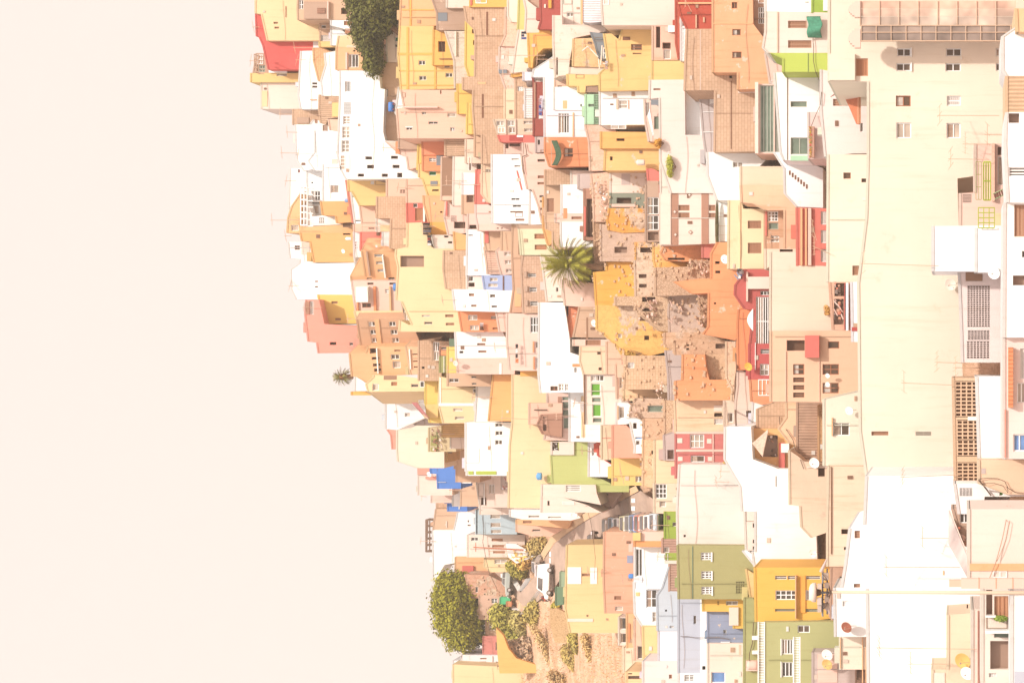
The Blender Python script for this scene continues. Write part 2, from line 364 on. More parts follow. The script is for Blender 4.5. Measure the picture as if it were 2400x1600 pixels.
        for k in range(rg.choice([0, 1, 1, 2, 3])):                 # little vents and meter boxes
            s_, h_ = rg.uniform(smin, smax), rg.uniform(hmax * .3, hmax)
            if all(free(s_ + i, h_ + j, .1) for i in (-.2, .2) for j in (-.2, .2)):
                w2, h2 = rg.uniform(.09, .2), rg.uniform(.08, .2); MB().box(s_ - w2, -.06, h_ - h2, s_ + w2, .03, h_ + h2).build('vent' if k % 2 else 'meter_box', mat(rg.choice([(150, 112, 90), (235, 215, 195), (210, 170, 140), (250, 244, 232)]), 'flat'), root)
        if rg.random() < .42 and px1 < 1850:                                        # a slack cable along the front
            h_ = rg.uniform(hmax * .45, hmax * .92); P_ = [(s_, -.05, h_ + .12 * math.sin(s_ * .9)) for s_ in (smin + (smax - smin) * j / 14 for j in range(15)) if free(s_, h_, .05)]
            if len(P_) > 4: MB().path(P_, .013, 4).build('cable', mat((185, 148, 122), 'flat'), root)
        if top and rg.random() < .5 and roof:                       # low upstand on the roof edge
            i = max(top, key=lambda i_: abs(out[(i_ + 1) % n][0] - out[i_][0])); L0, L1 = out[i], out[(i + 1) % n]
            if abs(L1[0] - L0[0]) > 2.2 and abs(L1[1] - L0[1]) < .5:
                t_ = rg.uniform(.1, .6); s_ = L0[0] + (L1[0] - L0[0]) * t_; w2 = rg.uniform(.4, 1.2); h_ = max(L0[1], L1[1]); MB().box(s_ - w2 * .5, .06, h_ - .1, s_ + w2 * .5, rg.uniform(.8, 2), h_ + rg.uniform(.2, .5)).build('roof_upstand', mat(tuple(int(v * rg.uniform(.9, 1)) for v in cr_), 'p'), root)
    TOPS.append((px0, pc, Y, px1 - px0, name))
    return root

# ================================================================ the ground
def drop(px, py):
    if py > 1395 and px > 1180: return -0.3
    return -1.2 if py > 1120 and px > 1170 else -6.0
def terrain():
    vs, fs = [], []; cols = list(range(-700, 2301, 30)); rows = []
    vv = [0.0, 0.03, 0.06, 0.1, 0.15, 0.2, 0.26, 0.32, 0.38, 0.44, 0.5, 0.56, 0.62, 0.68, 0.74, 0.8, 0.86, 0.92, 1.0]
    for py in cols:
        s = interp(SKY, py) + 45; line = []
        p = ground(s, py, -0.2); line += [(p.x * 1.3, p.y + 160, p.z - 40), (p.x, p.y + 60, p.z - 6)]
        for k in vv:
            px = s + (2480 - s) * k; g = ground(px, py, drop(px, py) - max(0, px - 1960) / 520 * 26); line.append(tuple(g))
        p = ground(2480, py, -26.3); line += [(p.x, 60, -31), (p.x, -60, -31)]
        rows.append(len(vs)); vs += line
    n = len(vv) + 4
    for i in range(len(cols) - 1):
        for j in range(n - 1): fs.append([rows[i] + j, rows[i] + j + 1, rows[i + 1] + j + 1, rows[i + 1] + j])
    o = obj('ground', vs, fs, mat((251, 218, 180), 'earth'), smooth=True); tag(o, kind='structure'); return o
terrain()
def strip(name, left, right, up, m, label=None, cat=None, kind='structure', th=0.1):
    """A strip laid on the slope between two lines of photo points."""
    vs, fs = [], []; L = []
    for a, b in zip(left, right):
        L.append((a, b))
    pts = []
    for (a0, b0), (a1, b1) in zip(L, L[1:]):
        for k in range(8):
            t = k / 8; pts.append((tuple(a0[i] + (a1[i] - a0[i]) * t for i in (0, 1)), tuple(b0[i] + (b1[i] - b0[i]) * t for i in (0, 1))))
    pts.append(L[-1])
    for a, b in pts:
        for t in (0, .25, .5, .75, 1):
            p = q(a[0] + (b[0] - a[0]) * t, a[1] + (b[1] - a[1]) * t); vs.append(tuple(ground(p[0], p[1], up)))
    for i in range(len(pts) - 1):
        for j in range(4): fs.append([i * 5 + j, i * 5 + j + 1, i * 5 + j + 6, i * 5 + j + 5])
    o = obj(name, vs, fs, m); tag(o, label, cat, None, kind); return o
asph = mat((212, 182, 160), 'road')
T('A4')
strip('road', [(2180, -200), (1960, -82), (1670, 86), (1530, 185), (1400, 280), (1305, 430), (1180, 630), (1085, 735), (1010, 640), (960, 550)], [(2500, 10), (2330, 225), (1990, 235), (1720, 300), (1525, 420), (1480, 560), (1400, 690), (1140, 900), (1050, 790), (830, 545)], 0.06, asph)
strip('pavement', [(2150, -245), (1930, -140), (1640, 33), (1500, 130), (1365, 232), (1265, 400)], [(2176, -196), (1957, -79), (1667, 89), (1527, 188), (1397, 283), (1302, 433)], 0.18, mat((246, 205, 160), 'p'))
for a, b, c, d in ((1345, 365, 1368, 440), (1352, 425, 1362, 470)): pass
zl = [((1352, 362), (1368, 408)), ((1350, 420), (1364, 470)), ((905, 565), (926, 600)), ((905, 615), (926, 650)), ((908, 665), (930, 720)), ((2100, -128), (2136, -88)), ((2100, -56), (2136, -14)), ((2100, 12), (2136, 52))]
for i, ((xa, ya), (xb, yb)) in enumerate(zl):
    strip('road_marking', [(xa, ya), (xa, yb)], [(xb, ya), (xb, yb)], 0.10, mat('W', 'flat'))

# ================================================================ the houses, from the ridge down
T('A1')
H('pale yellow house on the skyline with two tiny brown windows', [(155, -20), (545, -20), (545, 185), (750, 190), (745, 375), (265, 375), (210, 130), (155, 125)], 'Y', 's:318,203,358,221;s:326,247,368,265', 'drain_pipe:N:0.08:428,60,433,160')
H('strong red gable wall beneath the pale yellow skyline house', [(158, 130), (212, 130), (270, 376), (684, 376), (684, 640), (275, 640), (225, 420), (190, 340), (165, 335)], (245, 112, 105), '', 'parapet:L:0.1:684,378,740,440')
H('tan house with grey recessed balcony beside the dark tree', [(540, 90), (545, -20), (1010, -20), (1050, 120), (1042, 185), (545, 185)], 'K', 'o:938,75,1003,132;k22:550,2,592,85', 'balcony_panel:k:0.3:604,20,822,178;shutter:N/rib:0.4:728,80,800,130;corner_strip:C:0.4:822,18,830,180')
H('small white house with two orange framed openings by the tree', [(848, 188), (1062, 188), (1070, 330), (848, 235)], 'W', 'x:963,195,1040,235;x:975,265,1062,310')
H('narrow glazed grey porch under the pale yellow skyline house', (748, 188, 850, 382), 'K', 'd:757,232,800,268;l31:752,325,846,378')
H('tall white wedge wall below the tan balcony house', [(848, 232), (910, 230), (938, 415), (850, 418)], 'W')
H('cream yellow house with one blue glazed window by the tree', [(918, 330), (1030, 310), (1078, 450), (900, 440)], 'Y', 'B21:993,420,1070,447')
H('thin yellow ledge house under the glazed porch', (742, 382, 908, 432), 'y')
H('glazed roof cage at the top of the red gable house', [(165, 490), (225, 490), (275, 672), (135, 672)], 'k', 'l23:160,505,222,590;e23:165,600,240,664', d=2.5, name='roof_shelter', cat='roof shelter')
H('low mustard house with white parapet box on the skyline', (112, 672, 556, 757), 'y', 'l:345,676,440,700', 'parapet_box:W:0.3:280,625,445,672')
H('faint cream skyline house with blank gable under the mustard one', (208, 755, 524, 1002), 'C', '', 'yellow_patch:Y:0.05:212,835,262,980')
H('white tower house with two beige slits near the skyline', [(572, 470), (690, 468), (742, 740), (757, 880), (742, 1002), (570, 1002), (548, 880)], 'W', 'y:672,758,720,778;y:672,788,720,808', 'ledge:K:0.15:655,913,712,922')
H('peach bare block wall squeezed beside the white tower house', [(685, 440), (770, 440), (845, 520), (800, 640), (760, 745), (735, 745), (690, 560)], 'E', m='blk')
H('stepped white house with small terrace above the huge white block', [(790, 490), (895, 440), (937, 690), (932, 882), (770, 882), (757, 745), (800, 600)], 'W', 's:920,690,932,730')
H('peach house with white framed balcony window beside the tree', [(898, 430), (1075, 450), (1132, 490), (1152, 645), (895, 642)], 'E', 'k13:1005,500,1098,620', 'cornice:P:0.15:982,485,998,640')
H('brown tiled lean-to on the white tower house', [(742, 870), (930, 882), (930, 1078), (815, 1090), (800, 1145), (752, 1130), (738, 1000)], 'K', '', 'yellow_gable:y:0.2:860,945,928,1075', m='rib')
H('small tan house with grey deep window on the skyline', (500, 1005, 652, 1147), 'K', 'l:560,1097,620,1120', 'recess:k:0.1:535,1080,645,1133', m='blk')
H('white jumble of terrace rooms on the hazy skyline', [(520, 1145), (655, 1145), (690, 1100), (755, 1140), (770, 1385), (525, 1380)], 'W', 's:697,1095,720,1132')
H('white skyline house with low orange ledge and aerials', [(525, 1385), (640, 1375), (870, 1365), (880, 1480), (600, 1570), (540, 1480)], 'W', 'o:745,1395,775,1420;d:755,1318,820,1336', 'ledge:E:0.1:745,1362,868,1378')
H('white house with outlined doorway left of the huge white block', [(700, 1200), (890, 1200), (910, 1440), (925, 1560), (700, 1568), (640, 1480), (700, 1400)], 'W', '', 'door_frame:P:0.05:852,1462,905,1524')
H('peach gable squeezed above the row of big glazed windows', [(822, 1095), (925, 1100), (918, 1235), (840, 1195)], 'J', 'y:770,1148,815,1205')
wl = ';'.join(['k13:972,747,1028,845', 'v8x11:962,942,1030,1048', 'l32:955,1067,1022,1142', 'l32:948,1164,1020,1270', 'l32:942,1290,1015,1400', 'k42:930,1425,1018,1560'] + ['o:%d,%d,%d,%d' % t for t in
    ((1160, 1438, 1222, 1466), (1175, 1515, 1240, 1548), (1395, 1432, 1460, 1460), (1410, 1515, 1475, 1545), (1090, 1596, 1148, 1624), (1310, 1596, 1368, 1626), (1452, 1588, 1500, 1630))])
H('huge blank white apartment block with glazed galleries and black square windows', [(932, 650), (1210, 650), (1290, 700), (1300, 815), (1340, 820), (1325, 1210), (1345, 1295), (1445, 1300), (1480, 1420), (1550, 1430), (1540, 1642), (985, 1645), (940, 1560), (908, 1430), (930, 900)], 'W', wl, name='apartment_building', d=9)
H('bare tan rooftop room beside the tree foot', [(1300, 490), (1290, 437), (1360, 440), (1370, 572), (1470, 575), (1475, 800), (1295, 812)], 'K')
H('cream house with two green shutters beside the dark tree', [(1415, 235), (1455, 138), (1492, 138), (1486, 575), (1370, 572), (1358, 325), (1358, 298), (1402, 295)], 'C', 'g:1420,255,1465,290;g:1432,342,1466,382;d:1430,405,1462,438')
H('long tan rooftop annex carrying the blue water tank', [(1340, 812), (1472, 790), (1447, 1000), (1462, 1292), (1345, 1297), (1325, 1210)], 'K', 'd:1350,820,1370,890;l:1332,948,1350,1020;o:1325,1150,1338,1205')
H('peach upper part of the orange banded building', [(1490, -20), (1802, -20), (1797, 237), (1480, 240)], 'E', '', 'band:O:0.05:1500,88,1790,98;band:O:0.052:1568,-18,1585,238')
H('big yellow building crossed by orange painted bands', [(1480, 240), (1788, 240), (1785, 525), (1870, 540), (1975, 545), (1975, 815), (1490, 825), (1465, 500)], 'y', 'k12:1650,557,1712,598;k12:1655,699,1722,738;o:1890,608,1937,625;k12:1897,672,1963,710',
  'band:O:0.05:1465,488,1785,508;band:O:0.05:1472,648,1972,656;band:O:0.05:1488,780,1972,790;band:O:0.06:1540,252,1560,820;band:O:0.06:1795,535,1812,820')
H('wide pale pink house with small white framed windows', [(1490, 825), (2000, 828), (2005, 1040), (2095, 1050), (2095, 1230), (2170, 1235), (2165, 1272), (1470, 1272), (1450, 1000), (1520, 985)], 'J',
  'o:1497,852,1528,895;o:1848,830,1860,865;d12:1680,1025,1718,1052;k12:1742,1118,1826,1140;d12:1537,1172,1590,1194;l:1915,1042,1990,1075;k22:1940,1172,1983,1205', 'corner_pier:P:0.5:1520,983,1835,995;frame:W:0.03:1530,1165,1600,1172')
H('white flat roofed strip above the pale pink house', [(1472, 800), (1500, 850), (1525, 985), (1470, 1090), (1440, 1040)], 'W')
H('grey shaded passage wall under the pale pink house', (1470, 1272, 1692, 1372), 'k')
H('orange wall under the pale pink house beside ribbed sheets', (1688, 1275, 1897, 1424), (254, 172, 130))
H('ribbed tan sheet wall beside the orange wall', (1897, 1275, 2085, 1432), 'K', m='rib')
H('narrow yellow house front beside the orange wall', [(1652, 1300), (1690, 1300), (1700, 1570), (1640, 1565)], 'V')
H('peach house with white framed window and grey door panel', (1690, 1422, 1882, 1570), 'T', 'l22:1745,1450,1812,1486', 'door_panel:U:0.06:1815,1430,1880,1520')
H('white lane house below the grey shaded passage', [(1350, 1300), (1445, 1300), (1500, 1290), (1660, 1372), (1650, 1500), (1560, 1560), (1545, 1440), (1480, 1420)], 'P', '', 'orange_post:T:0.1:1440,1300,1478,1415')

T('A2')
H('bright white wedge gable on the hazy skyline', [(470, -20), (632, -20), (622, 130), (572, 205), (490, 330), (462, 400)], 'W', 'r:540,-12,560,20')
H('white house with dark open loggia near the skyline', [(630, -20), (778, -20), (778, 280), (758, 282), (772, 412), (672, 420), (630, 300)], 'W', 'o:665,103,680,118;k23:665,187,748,275;k:668,288,745,314;l:680,318,735,400')
H('tall blank white house with one framed white window', [(776, -60), (940, -60), (985, 80), (1005, 190), (1008, 280), (776, 282)], 'W', 'l:842,132,918,205')
H('light orange skyline house behind the white pergola', [(490, 325), (572, 205), (572, 510), (660, 512), (952, 490), (952, 572), (445, 572), (455, 430)], (254, 216, 158), 'l:478,500,550,552')
H('white low house with dark nine pane window below the pergola', [(560, 485), (632, 290), (672, 420), (772, 412), (898, 415), (905, 490), (560, 512)], 'W', 'v3x3:735,432,785,480')
H('plain light orange wall under the tall blank white house', [(752, 282), (965, 282), (1010, 350), (1032, 420), (952, 470), (902, 482), (892, 415), (772, 410)], 'e')
H('big plain orange wall with one white dish near the skyline', [(565, 572), (952, 572), (1002, 660), (987, 840), (690, 842), (657, 650), (580, 648)], 'e', 'o:955,470,1030,520;o:955,575,1025,590')
H('white skyline house with one dark double window', [(455, 655), (657, 650), (692, 842), (560, 852), (560, 812), (470, 802)], 'W', 'b12:512,688,560,726', 'wall_panel:C:0.05:575,652,650,770')
H('broad white house with two slit windows on the skyline', [(560, 852), (1002, 845), (1037, 970), (1007, 1142), (732, 1182), (530, 1182), (485, 1090), (480, 910)], 'W', 's:697,1011,728,1023;s:697,1060,728,1072')
H('bright yellow gable with two brown grilles on the skyline', [(728, 1137), (1002, 1140), (1037, 1402), (785, 1407)], 'V', 's:850,1200,907,1222;s:885,1353,937,1374')
H('salmon pink house with a roof terrace at the skyline edge', [(610, 1320), (620, 1185), (735, 1182), (785, 1407), (1040, 1430), (1100, 1568), (1170, 1670), (734, 1677), (719, 1580), (640, 1570)], 'S', 'l12:650,1195,688,1320;o:834,1573,894,1600;d:1014,1578,1049,1604', 'stair_wall:N:0.1:614,1200,648,1318')
H('yellow house front with a rounded step beside a tan block', [(1005, 85), (1225, 80), (1255, 125), (1362, 130), (1357, 232), (1270, 240), (1264, 320), (1110, 320), (1040, 190), (1010, 190)], 'y', 'y:1255,88,1355,132')
H('white stair front with seven dark bars beside the red strip', [(1030, 190), (1110, 190), (1132, 482), (1068, 487)], 'W', ';'.join('d:%d,%d,%d,%d' % (1043 + i * 4.5, 315 + i * 23, 1098 + i * 4.5, 327 + i * 23) for i in range(7)) + ';k:1045,200,1105,245')
H('thin red wall edge along the white stair front', [(985, 85), (1008, 85), (1032, 190), (1070, 487), (1048, 480), (1010, 260)], (250, 160, 135), dy=-0.3)
H('tan pink house with slanted pipe above the red house', [(1112, 320), (1255, 320), (1292, 480), (1265, 562), (1060, 562), (1055, 490), (1132, 485)], 'J', 'o:1250,350,1268,392;o:1190,525,1245,535')
H('pinkish tan house with four pane hatch above the block wall', (1360, 78, 1538, 238), 'J', 'v2x2:1478,175,1528,206')
H('large bare block wall in tan above the red house', [(1270, 238), (1540, 238), (1548, 700), (1440, 722), (1390, 715), (1400, 440), (1265, 437)], 'K', m='blk')
H('small cream house with yellow panel left in the block wall', (1265, 437, 1402, 562), 'C', '', 'yellow_panel:Y:0.05:1300,500,1385,560')
H('white terrace wall beside the coral red wall', [(1322, 562), (1395, 562), (1400, 712), (1445, 722), (1440, 780), (1325, 770)], 'W')
H('coral red blank wall with a tiny white dish', (1120, 563, 1327, 738), (253, 145, 128))
H('white stair tower with dark gridded glazing beside coral wall', [(1057, 565), (1122, 565), (1122, 740), (1165, 965), (1085, 965), (1060, 780)], 'W', 'k33:1062,645,1116,722;k24:1076,795,1130,872', yaw=-20)
H('ochre apartment house with three white framed balconies in perspective', [(1130, 738), (1327, 738), (1440, 780), (1457, 1012), (1035, 1012), (1030, 967), (1165, 967)], 'E', 'd21:1242,767,1326,795;d21:1257,835,1335,862;d21:1272,904,1350,932;d:1172,984,1222,1000;d:1374,980,1430,1003', 'band:k:0.25:1185,740,1200,960;ledge:W:0.3:1330,770,1342,975', yaw=-28, name='apartment_building')
H('pale pink house with peach cornice and white terrace box', [(1035, 1012), (1452, 1012), (1450, 1190), (1480, 1292), (1075, 1290), (1060, 1200)], 'P', 'b:1180,1028,1236,1048;b:1382,1028,1440,1048;b12:1132,1218,1212,1258;l22:1342,1087,1377,1125', 'cornice:T:0.2:1240,1062,1262,1290;cornice:T:0.2:1085,1205,1100,1288;terrace:W:0.8:1092,1062,1200,1198;cornice:E:0.2:1385,1062,1400,1285', yaw=-8)
H('cream blank band house between pale pink and tan apartments', [(1060, 1287), (1480, 1285), (1490, 1362), (1080, 1362)], 'Y')
H('tan apartment block with six white shuttered windows in perspective', [(1085, 1362), (1440, 1358), (1545, 1612), (1120, 1602)], (238, 190, 152), ';'.join('d12:%d,%d,%d,%d' % (x + k * 15, 1388 + 74 * k, x + 62 + k * 15, 1432 + 74 * k) for x in (1190, 1378) for k in range(3)), 'stripe:E:0.1:1258,1362,1300,1590', yaw=-25, name='apartment_building')
H('big yellow apartment wall with recessed white terrace and dark side', [(1550, 480), (1680, 475), (1712, 560), (1760, 690), (1795, 715), (1875, 720), (1885, 940), (1905, 1085), (1965, 1090), (1985, 1280), (2020, 1290), (2050, 1482), (1475, 1478), (1480, 1372), (1560, 1415), (1592, 1415), (1497, 1200), (1447, 1190), (1457, 1012), (1465, 887), (1440, 780), (1445, 722), (1548, 700)], 'Y', 'y:1482,782,1700,883;d:1702,1387,1775,1410;s:1895,1320,1970,1345;s:1900,1397,1978,1420;w:1680,1325,1755,1340', name='apartment_building')
H('dark glazed slanted stair front on the big yellow apartment wall', [(1497, 1200), (1570, 1205), (1590, 1415), (1545, 1415)], 'k', 'k22:1510,1215,1562,1300;k22:1540,1310,1575,1405')
H('yellow house with green shutter and round window', [(1655, -60), (1830, -60), (1832, 232), (1740, 235), (1690, 80), (1655, 60)], 'y', 'g:1745,5,1812,45;o:1775,172,1835,188', 'grey_hatch:U:0.05:1760,95,1825,140')
H('plain pinkish wall beneath the white block corner', [(1540, 75), (1690, 78), (1735, 180), (1740, 297), (1545, 297)], 'J')
H('apricot house side below the yellow house with round window', [(1695, 228), (1860, 230), (1862, 330), (1892, 472), (1745, 472), (1700, 300)], (254, 203, 150), 'o:1848,372,1870,388')
H('bright amber wall below the apricot house side', (1768, 472, 1902, 588), 'O')
H('red house with brown shuttered window by dark laundry', [(1545, 297), (1700, 297), (1720, 340), (1745, 480), (1600, 480), (1548, 480)], (240, 130, 115), 'x:1618,344,1720,460;k:1600,300,1640,340', 'white_pipe:W:0.15:1695,300,1712,470')

T('A3')
H('peach apartment house with dark openings beside small palm', [(470, 112), (620, 105), (640, 50), (980, 45), (1032, 300), (692, 320), (640, 380), (550, 330), (490, 320)], 'E', 'o:652,62,722,112;o:670,143,740,168;o:682,203,750,230;o:692,248,757,278;d12:846,120,925,165;l:862,182,935,246;s:878,76,935,92', 'white_rail:W:0.25:722,60,732,290', yaw=-14, name='apartment_building')
H('yellow end house with gridded window on the skyline corner', [(692, 306), (950, 315), (1106, 360), (1117, 457), (640, 462), (620, 392), (690, 330)], 'Y', 'v3x2:782,314,900,350;l:677,388,735,450;d:1032,390,1100,418;x:850,370,905,405', yaw=12)
H('peach stair tower with white corner strip behind yellow end house', [(985, 45), (1105, 48), (1110, 305), (1030, 302)], (254, 214, 170), 'o:1045,112,1104,124;o:1050,176,1106,188;o:1058,228,1108,240', 'strip:W:0.15:1020,70,1030,250', yaw=-14)
H('small white gable on the skyline beside the yellow end house', [(522, 315), (545, 330), (585, 455), (520, 455)], 'W', dy=-0.5)
H('small orange low house on the skyline edge', (488, 460, 580, 494), 'O')
H('grey tan column house with one dark hatch', (1105, -10, 1180, 362), 'K', 'o:1130,230,1156,250;k:1115,365,1155,420', m='blk')
H('brown framed glazed stair beside the yellow boxes', (1228, -2, 1300, 182), 'K', 'k13:1235,5,1292,90;l12:1240,95,1290,172')
H('dark green shuttered annex beside a yellow strip', (1300, 130, 1372, 288), (178, 178, 118), '', 'rail:W:0.1:1334,135,1339,285')
H('small brown loft above the dark green annex', (1300, 42, 1372, 132), 'N', 'd:1310,52,1360,70', 'slats:T:0.1:1310,85,1368,125')
H('strong yellow narrow wall beside the dark green annex', [(1370, 48), (1450, 48), (1445, 155), (1455, 292), (1370, 292)], 'V', '', 'green_panel:u:0.1:1385,-25,1440,46')
H('white flat house with three small windows beside orange lane house', [(1440, -88), (1742, -88), (1790, 10), (1832, 150), (1450, 157)], 'W', 'o:1475,87,1513,108;s:1650,82,1725,102;s:1640,15,1715,38')
H('peach cream house below the white flat house', [(1455, 155), (1850, 150), (1852, 302), (1640, 302), (1462, 292)], 'P', '', 'white_strip:W:0.05:1845,200,1865,300')
H('strong yellow rooftop house with folded front', [(1195, 182), (1297, 182), (1287, 575), (1312, 752), (1205, 747), (1165, 560), (1165, 370)], 'V', 'x:1240,675,1290,690', 'fold:y:0.3:1178,575,1285,700')
H('pale yellow house with white bands below the strong yellow one', [(1300, 320), (1370, 340), (1380, 412), (1600, 420), (1637, 440), (1622, 747), (1330, 752), (1287, 580)], 'Y', 'l:1420,613,1505,640;l:1435,690,1520,715', 'band:W:0.06:1288,566,1620,592;band:W:0.055:1296,330,1306,566')
H('tan roof room with white side windows above pale yellow house', (1370, 292, 1637, 412), 'K', 'd12:1380,340,1470,375;d:1585,320,1632,336;d:1590,380,1632,396')
H('white tall house side beside the orange blank wall', [(1632, 302), (1790, 302), (1760, 730), (1750, 742), (1622, 745), (1640, 440)], 'W', 'k:1602,435,1630,470')
H('white cubic rooms on the skyline under the yellow end house', [(800, 490), (1030, 470), (1035, 560), (1030, 700), (905, 812), (800, 802)], 'W', 'l:975,655,1025,690')
H('grey tan rooftop shed with maroon awning', [(1032, 600), (1085, 600), (1165, 700), (1160, 772), (1072, 770), (1030, 712)], 'f', 'y:1075,722,1158,768')
H('wide cream house with blank front on the lower skyline', [(905, 722), (1070, 720), (1200, 775), (1205, 1162), (1095, 1162), (912, 1100), (905, 990)], 'H')
H('peach gable edge on the lower skyline', [(815, 808), (895, 812), (898, 992), (862, 990), (850, 860)], 'S')
H('roof shed with yellow striped sheet and clutter', (1322, 752, 1402, 882), (254, 214, 140), m='rib')
H('plain white low house beside the yellow striped shed', (1398, 752, 1535, 985), 'C', 'l:1470,775,1520,786')
H('green fenced rooftop above the blue wall', (1198, 790, 1312, 1012), (238, 216, 170), '', 'green_screen:G:0.15:1215,862,1275,1010;rail:C:0.2:1215,915,1275,920;rail:C:0.2:1215,962,1275,967')
H('vivid blue painted rooftop wall', [(1200, 1010), (1282, 985), (1340, 1060), (1362, 1120), (1357, 1352), (1280, 1352), (1275, 1217), (1215, 1212)], 'Z', '', 'rail:B:0.1:1280,1288,1355,1294')
H('narrow strip of blue wall below the vivid blue one', [(1370, 1365), (1400, 1365), (1415, 1400), (1415, 1560), (1372, 1560)], 'Z')
H('yellow ribbed roof strip ending beside the blue wall', [(1322, 882), (1402, 882), (1408, 960), (1370, 1000), (1365, 1110), (1325, 1115), (1340, 1040)], (250, 205, 140), 'o:1375,1012,1412,1028', m='rib')
H('white house front between blue wall and tan strip', [(1368, 1078), (1450, 1078), (1452, 1302), (1357, 1302)], 'W')
H('tan low block beside the white house under blue wall', (1450, 975, 1532, 1292), 'K')
H('wide white house with light green strip under it', (1535, 742, 1965, 1192), 'W', 'd12:1805,752,1870,782;d12:1807,822,1873,860;d12:1804,905,1870,948', 'wall_line:P:0.03:1655,985,1660,1110;wall_line:P:0.03:1540,1110,1660,1116', Y=239)
H('light green painted balcony strip under the wide white house', (1545, 1188, 1870, 1232), 'W', '', 'green_panel:F:0.1:1560,1190,1605,1220;green_panel:F:0.1:1630,1190,1815,1220', Y=238)
H('white skyline hut with peach roof edge beside blue wall', (1100, 1165, 1277, 1412), 'C', '', 'roof_edge:S:0.3:1095,1162,1205,1222;stack:S:0.3:1170,1240,1265,1262')
H('pale pink low house on the skyline beneath the white hut', (1220, 1356, 1368, 1482), 'P')
H('tan brick lean-to on the lower skyline', (1268, 1480, 1358, 1690), 'K', m='blk')
H('tiny peach room beside the vivid blue wall end', (1360, 1310, 1420, 1372), 'K')
H('white narrow house beside the strip of blue wall', [(1420, 1302), (1500, 1300), (1490, 1515), (1420, 1515)], 'W')
H('sandy house with blank square front near lower skyline', [(1495, 1290), (1640, 1290), (1665, 1515), (1490, 1515)], 'K')
H('cream house with brown glazed openings below light green strip', [(1640, 1230), (1872, 1230), (1900, 1525), (1735, 1522), (1665, 1515), (1635, 1290)], 'C', 'o:1652,1302,1700,1422;o:1672,1432,1722,1502;l12:1747,1312,1800,1395;d12:1568,1250,1630,1276', 'rail:W:0.2:1703,1300,1712,1500')

T('B1')
H('grey patched concrete gable above the tan block house', [(48, -20), (190, -20), (187, 72), (340, 76), (362, 200), (355, 282), (100, 277), (98, 120)], 'k', '', 'concrete_patch:U:0.04:105,118,190,195', m='stain')
H('cream low house wedged above the grey patched gable', (187, -20, 402, 74), 'C')
H('amber house with one dark square window', (402, -20, 757, 67), 'O', 'd:450,-25,552,34', 'red_edge:R:0.1:402,-18,416,50')
H('tan bare block house with a dark vertical groove', [(345, 57), (735, 62), (735, 330), (450, 330), (440, 270), (370, 200)], 'K', '', 'groove:n:0.02:547,110,565,325', m='blk')
H('very large bare block wall with stepped outline', [(450, 325), (725, 325), (672, 430), (665, 640), (727, 820), (720, 1092), (615, 1097), (660, 1240), (445, 1240), (425, 1000), (430, 826), (335, 826), (335, 712), (445, 702)], 'K', '', 'groove:n:0.02:506,865,524,1085;beam:E:0.04:470,755,545,775', m='blk')
H('amber house with dark doorway by peeling white wall', [(66, 278), (176, 280), (250, 520), (255, 600), (60, 600)], 'O', 'o:105,380,170,478;o:165,608,212,625', 'iron_bar:n:0.1:118,540,250,548')
H('peeling white plaster wall between amber and yellow houses', [(172, 287), (360, 287), (385, 700), (335, 712), (330, 772), (262, 815), (255, 560)], (250, 232, 212), '', 'pipe:C:0.2:262,292,275,520', m='ruin')
H('long yellow wall strip with small dark hatches', [(362, 195), (392, 200), (457, 300), (440, 706), (390, 702), (358, 600)], 'V', 'o:415,270,453,310;o:425,372,446,415')
H('amber stepped wall beside the very large block wall', [(283, 770), (332, 770), (335, 828), (430, 828), (427, 945), (372, 942), (377, 1047), (288, 1047)], (255, 215, 120))
H('yellow triangular wall tip beside the very large block wall', [(375, 942), (427, 945), (442, 1100), (470, 1232), (370, 1232)], 'V')
H('cream narrow gable with slanted foot', [(748, -20), (832, -20), (817, 212), (778, 205), (748, 150)], 'C')
H('worn cream plaster wall beside the tan groove house', [(727, 65), (750, 150), (820, 212), (815, 432), (680, 425), (725, 325)], 'J', m='ruin')
H('patched decaying wall in the middle of the block houses', [(672, 430), (800, 425), (785, 620), (800, 820), (727, 820), (665, 640)], 'P', '', 'grey_sill:U:0.2:665,643,740,678', m='ruin')
H('cream strip wall below the patched decaying wall', (718, 818, 828, 1092), (254, 236, 200))
H('tan block strip with a small screen window', (818, 710, 908, 1092), 'K', 'l33:835,795,888,838', m='blk')
H('olive yellow wall strip beside the white slope wall', [(850, -20), (892, 15), (922, 90), (912, 272), (840, 277)], (232, 222, 140))
H('cream sloping parapet wall beside the maroon wall', [(890, -20), (942, 20), (1032, 190), (1047, 267), (1035, 302), (905, 302), (915, 100)], 'C')
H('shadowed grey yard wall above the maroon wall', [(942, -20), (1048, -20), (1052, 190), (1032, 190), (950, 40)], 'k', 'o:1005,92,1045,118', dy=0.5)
H('maroon red wall with amber pipe and white hatch', [(1045, -20), (1242, -20), (1240, 140), (1160, 142), (1157, 272), (1030, 268), (1052, 190)], (200, 98, 88), '', 'amber_pipe:A:0.2:1122,-15,1148,78;hatch:C:0.1:1080,42,1096,76')
H('amber house with a rounded painted frame', [(1045, 270), (1158, 270), (1162, 440), (1072, 447), (982, 530), (972, 622), (945, 622), (932, 305), (1045, 300)], 'O', '', 'frame_line:T:0.04:980,322,1155,328;frame_line:T:0.04:980,328,986,520')
H('white house with clothes hung by the amber frame house', [(848, 275), (930, 278), (947, 600), (920, 642), (790, 672), (822, 430)], 'C')
H('amber low strip beneath the white house with hung clothes', [(785, 672), (920, 625), (925, 660), (880, 700), (790, 710)], 'O')
H('white boxy rooftop room between two grey tanks', (890, 660, 970, 742), 'L')
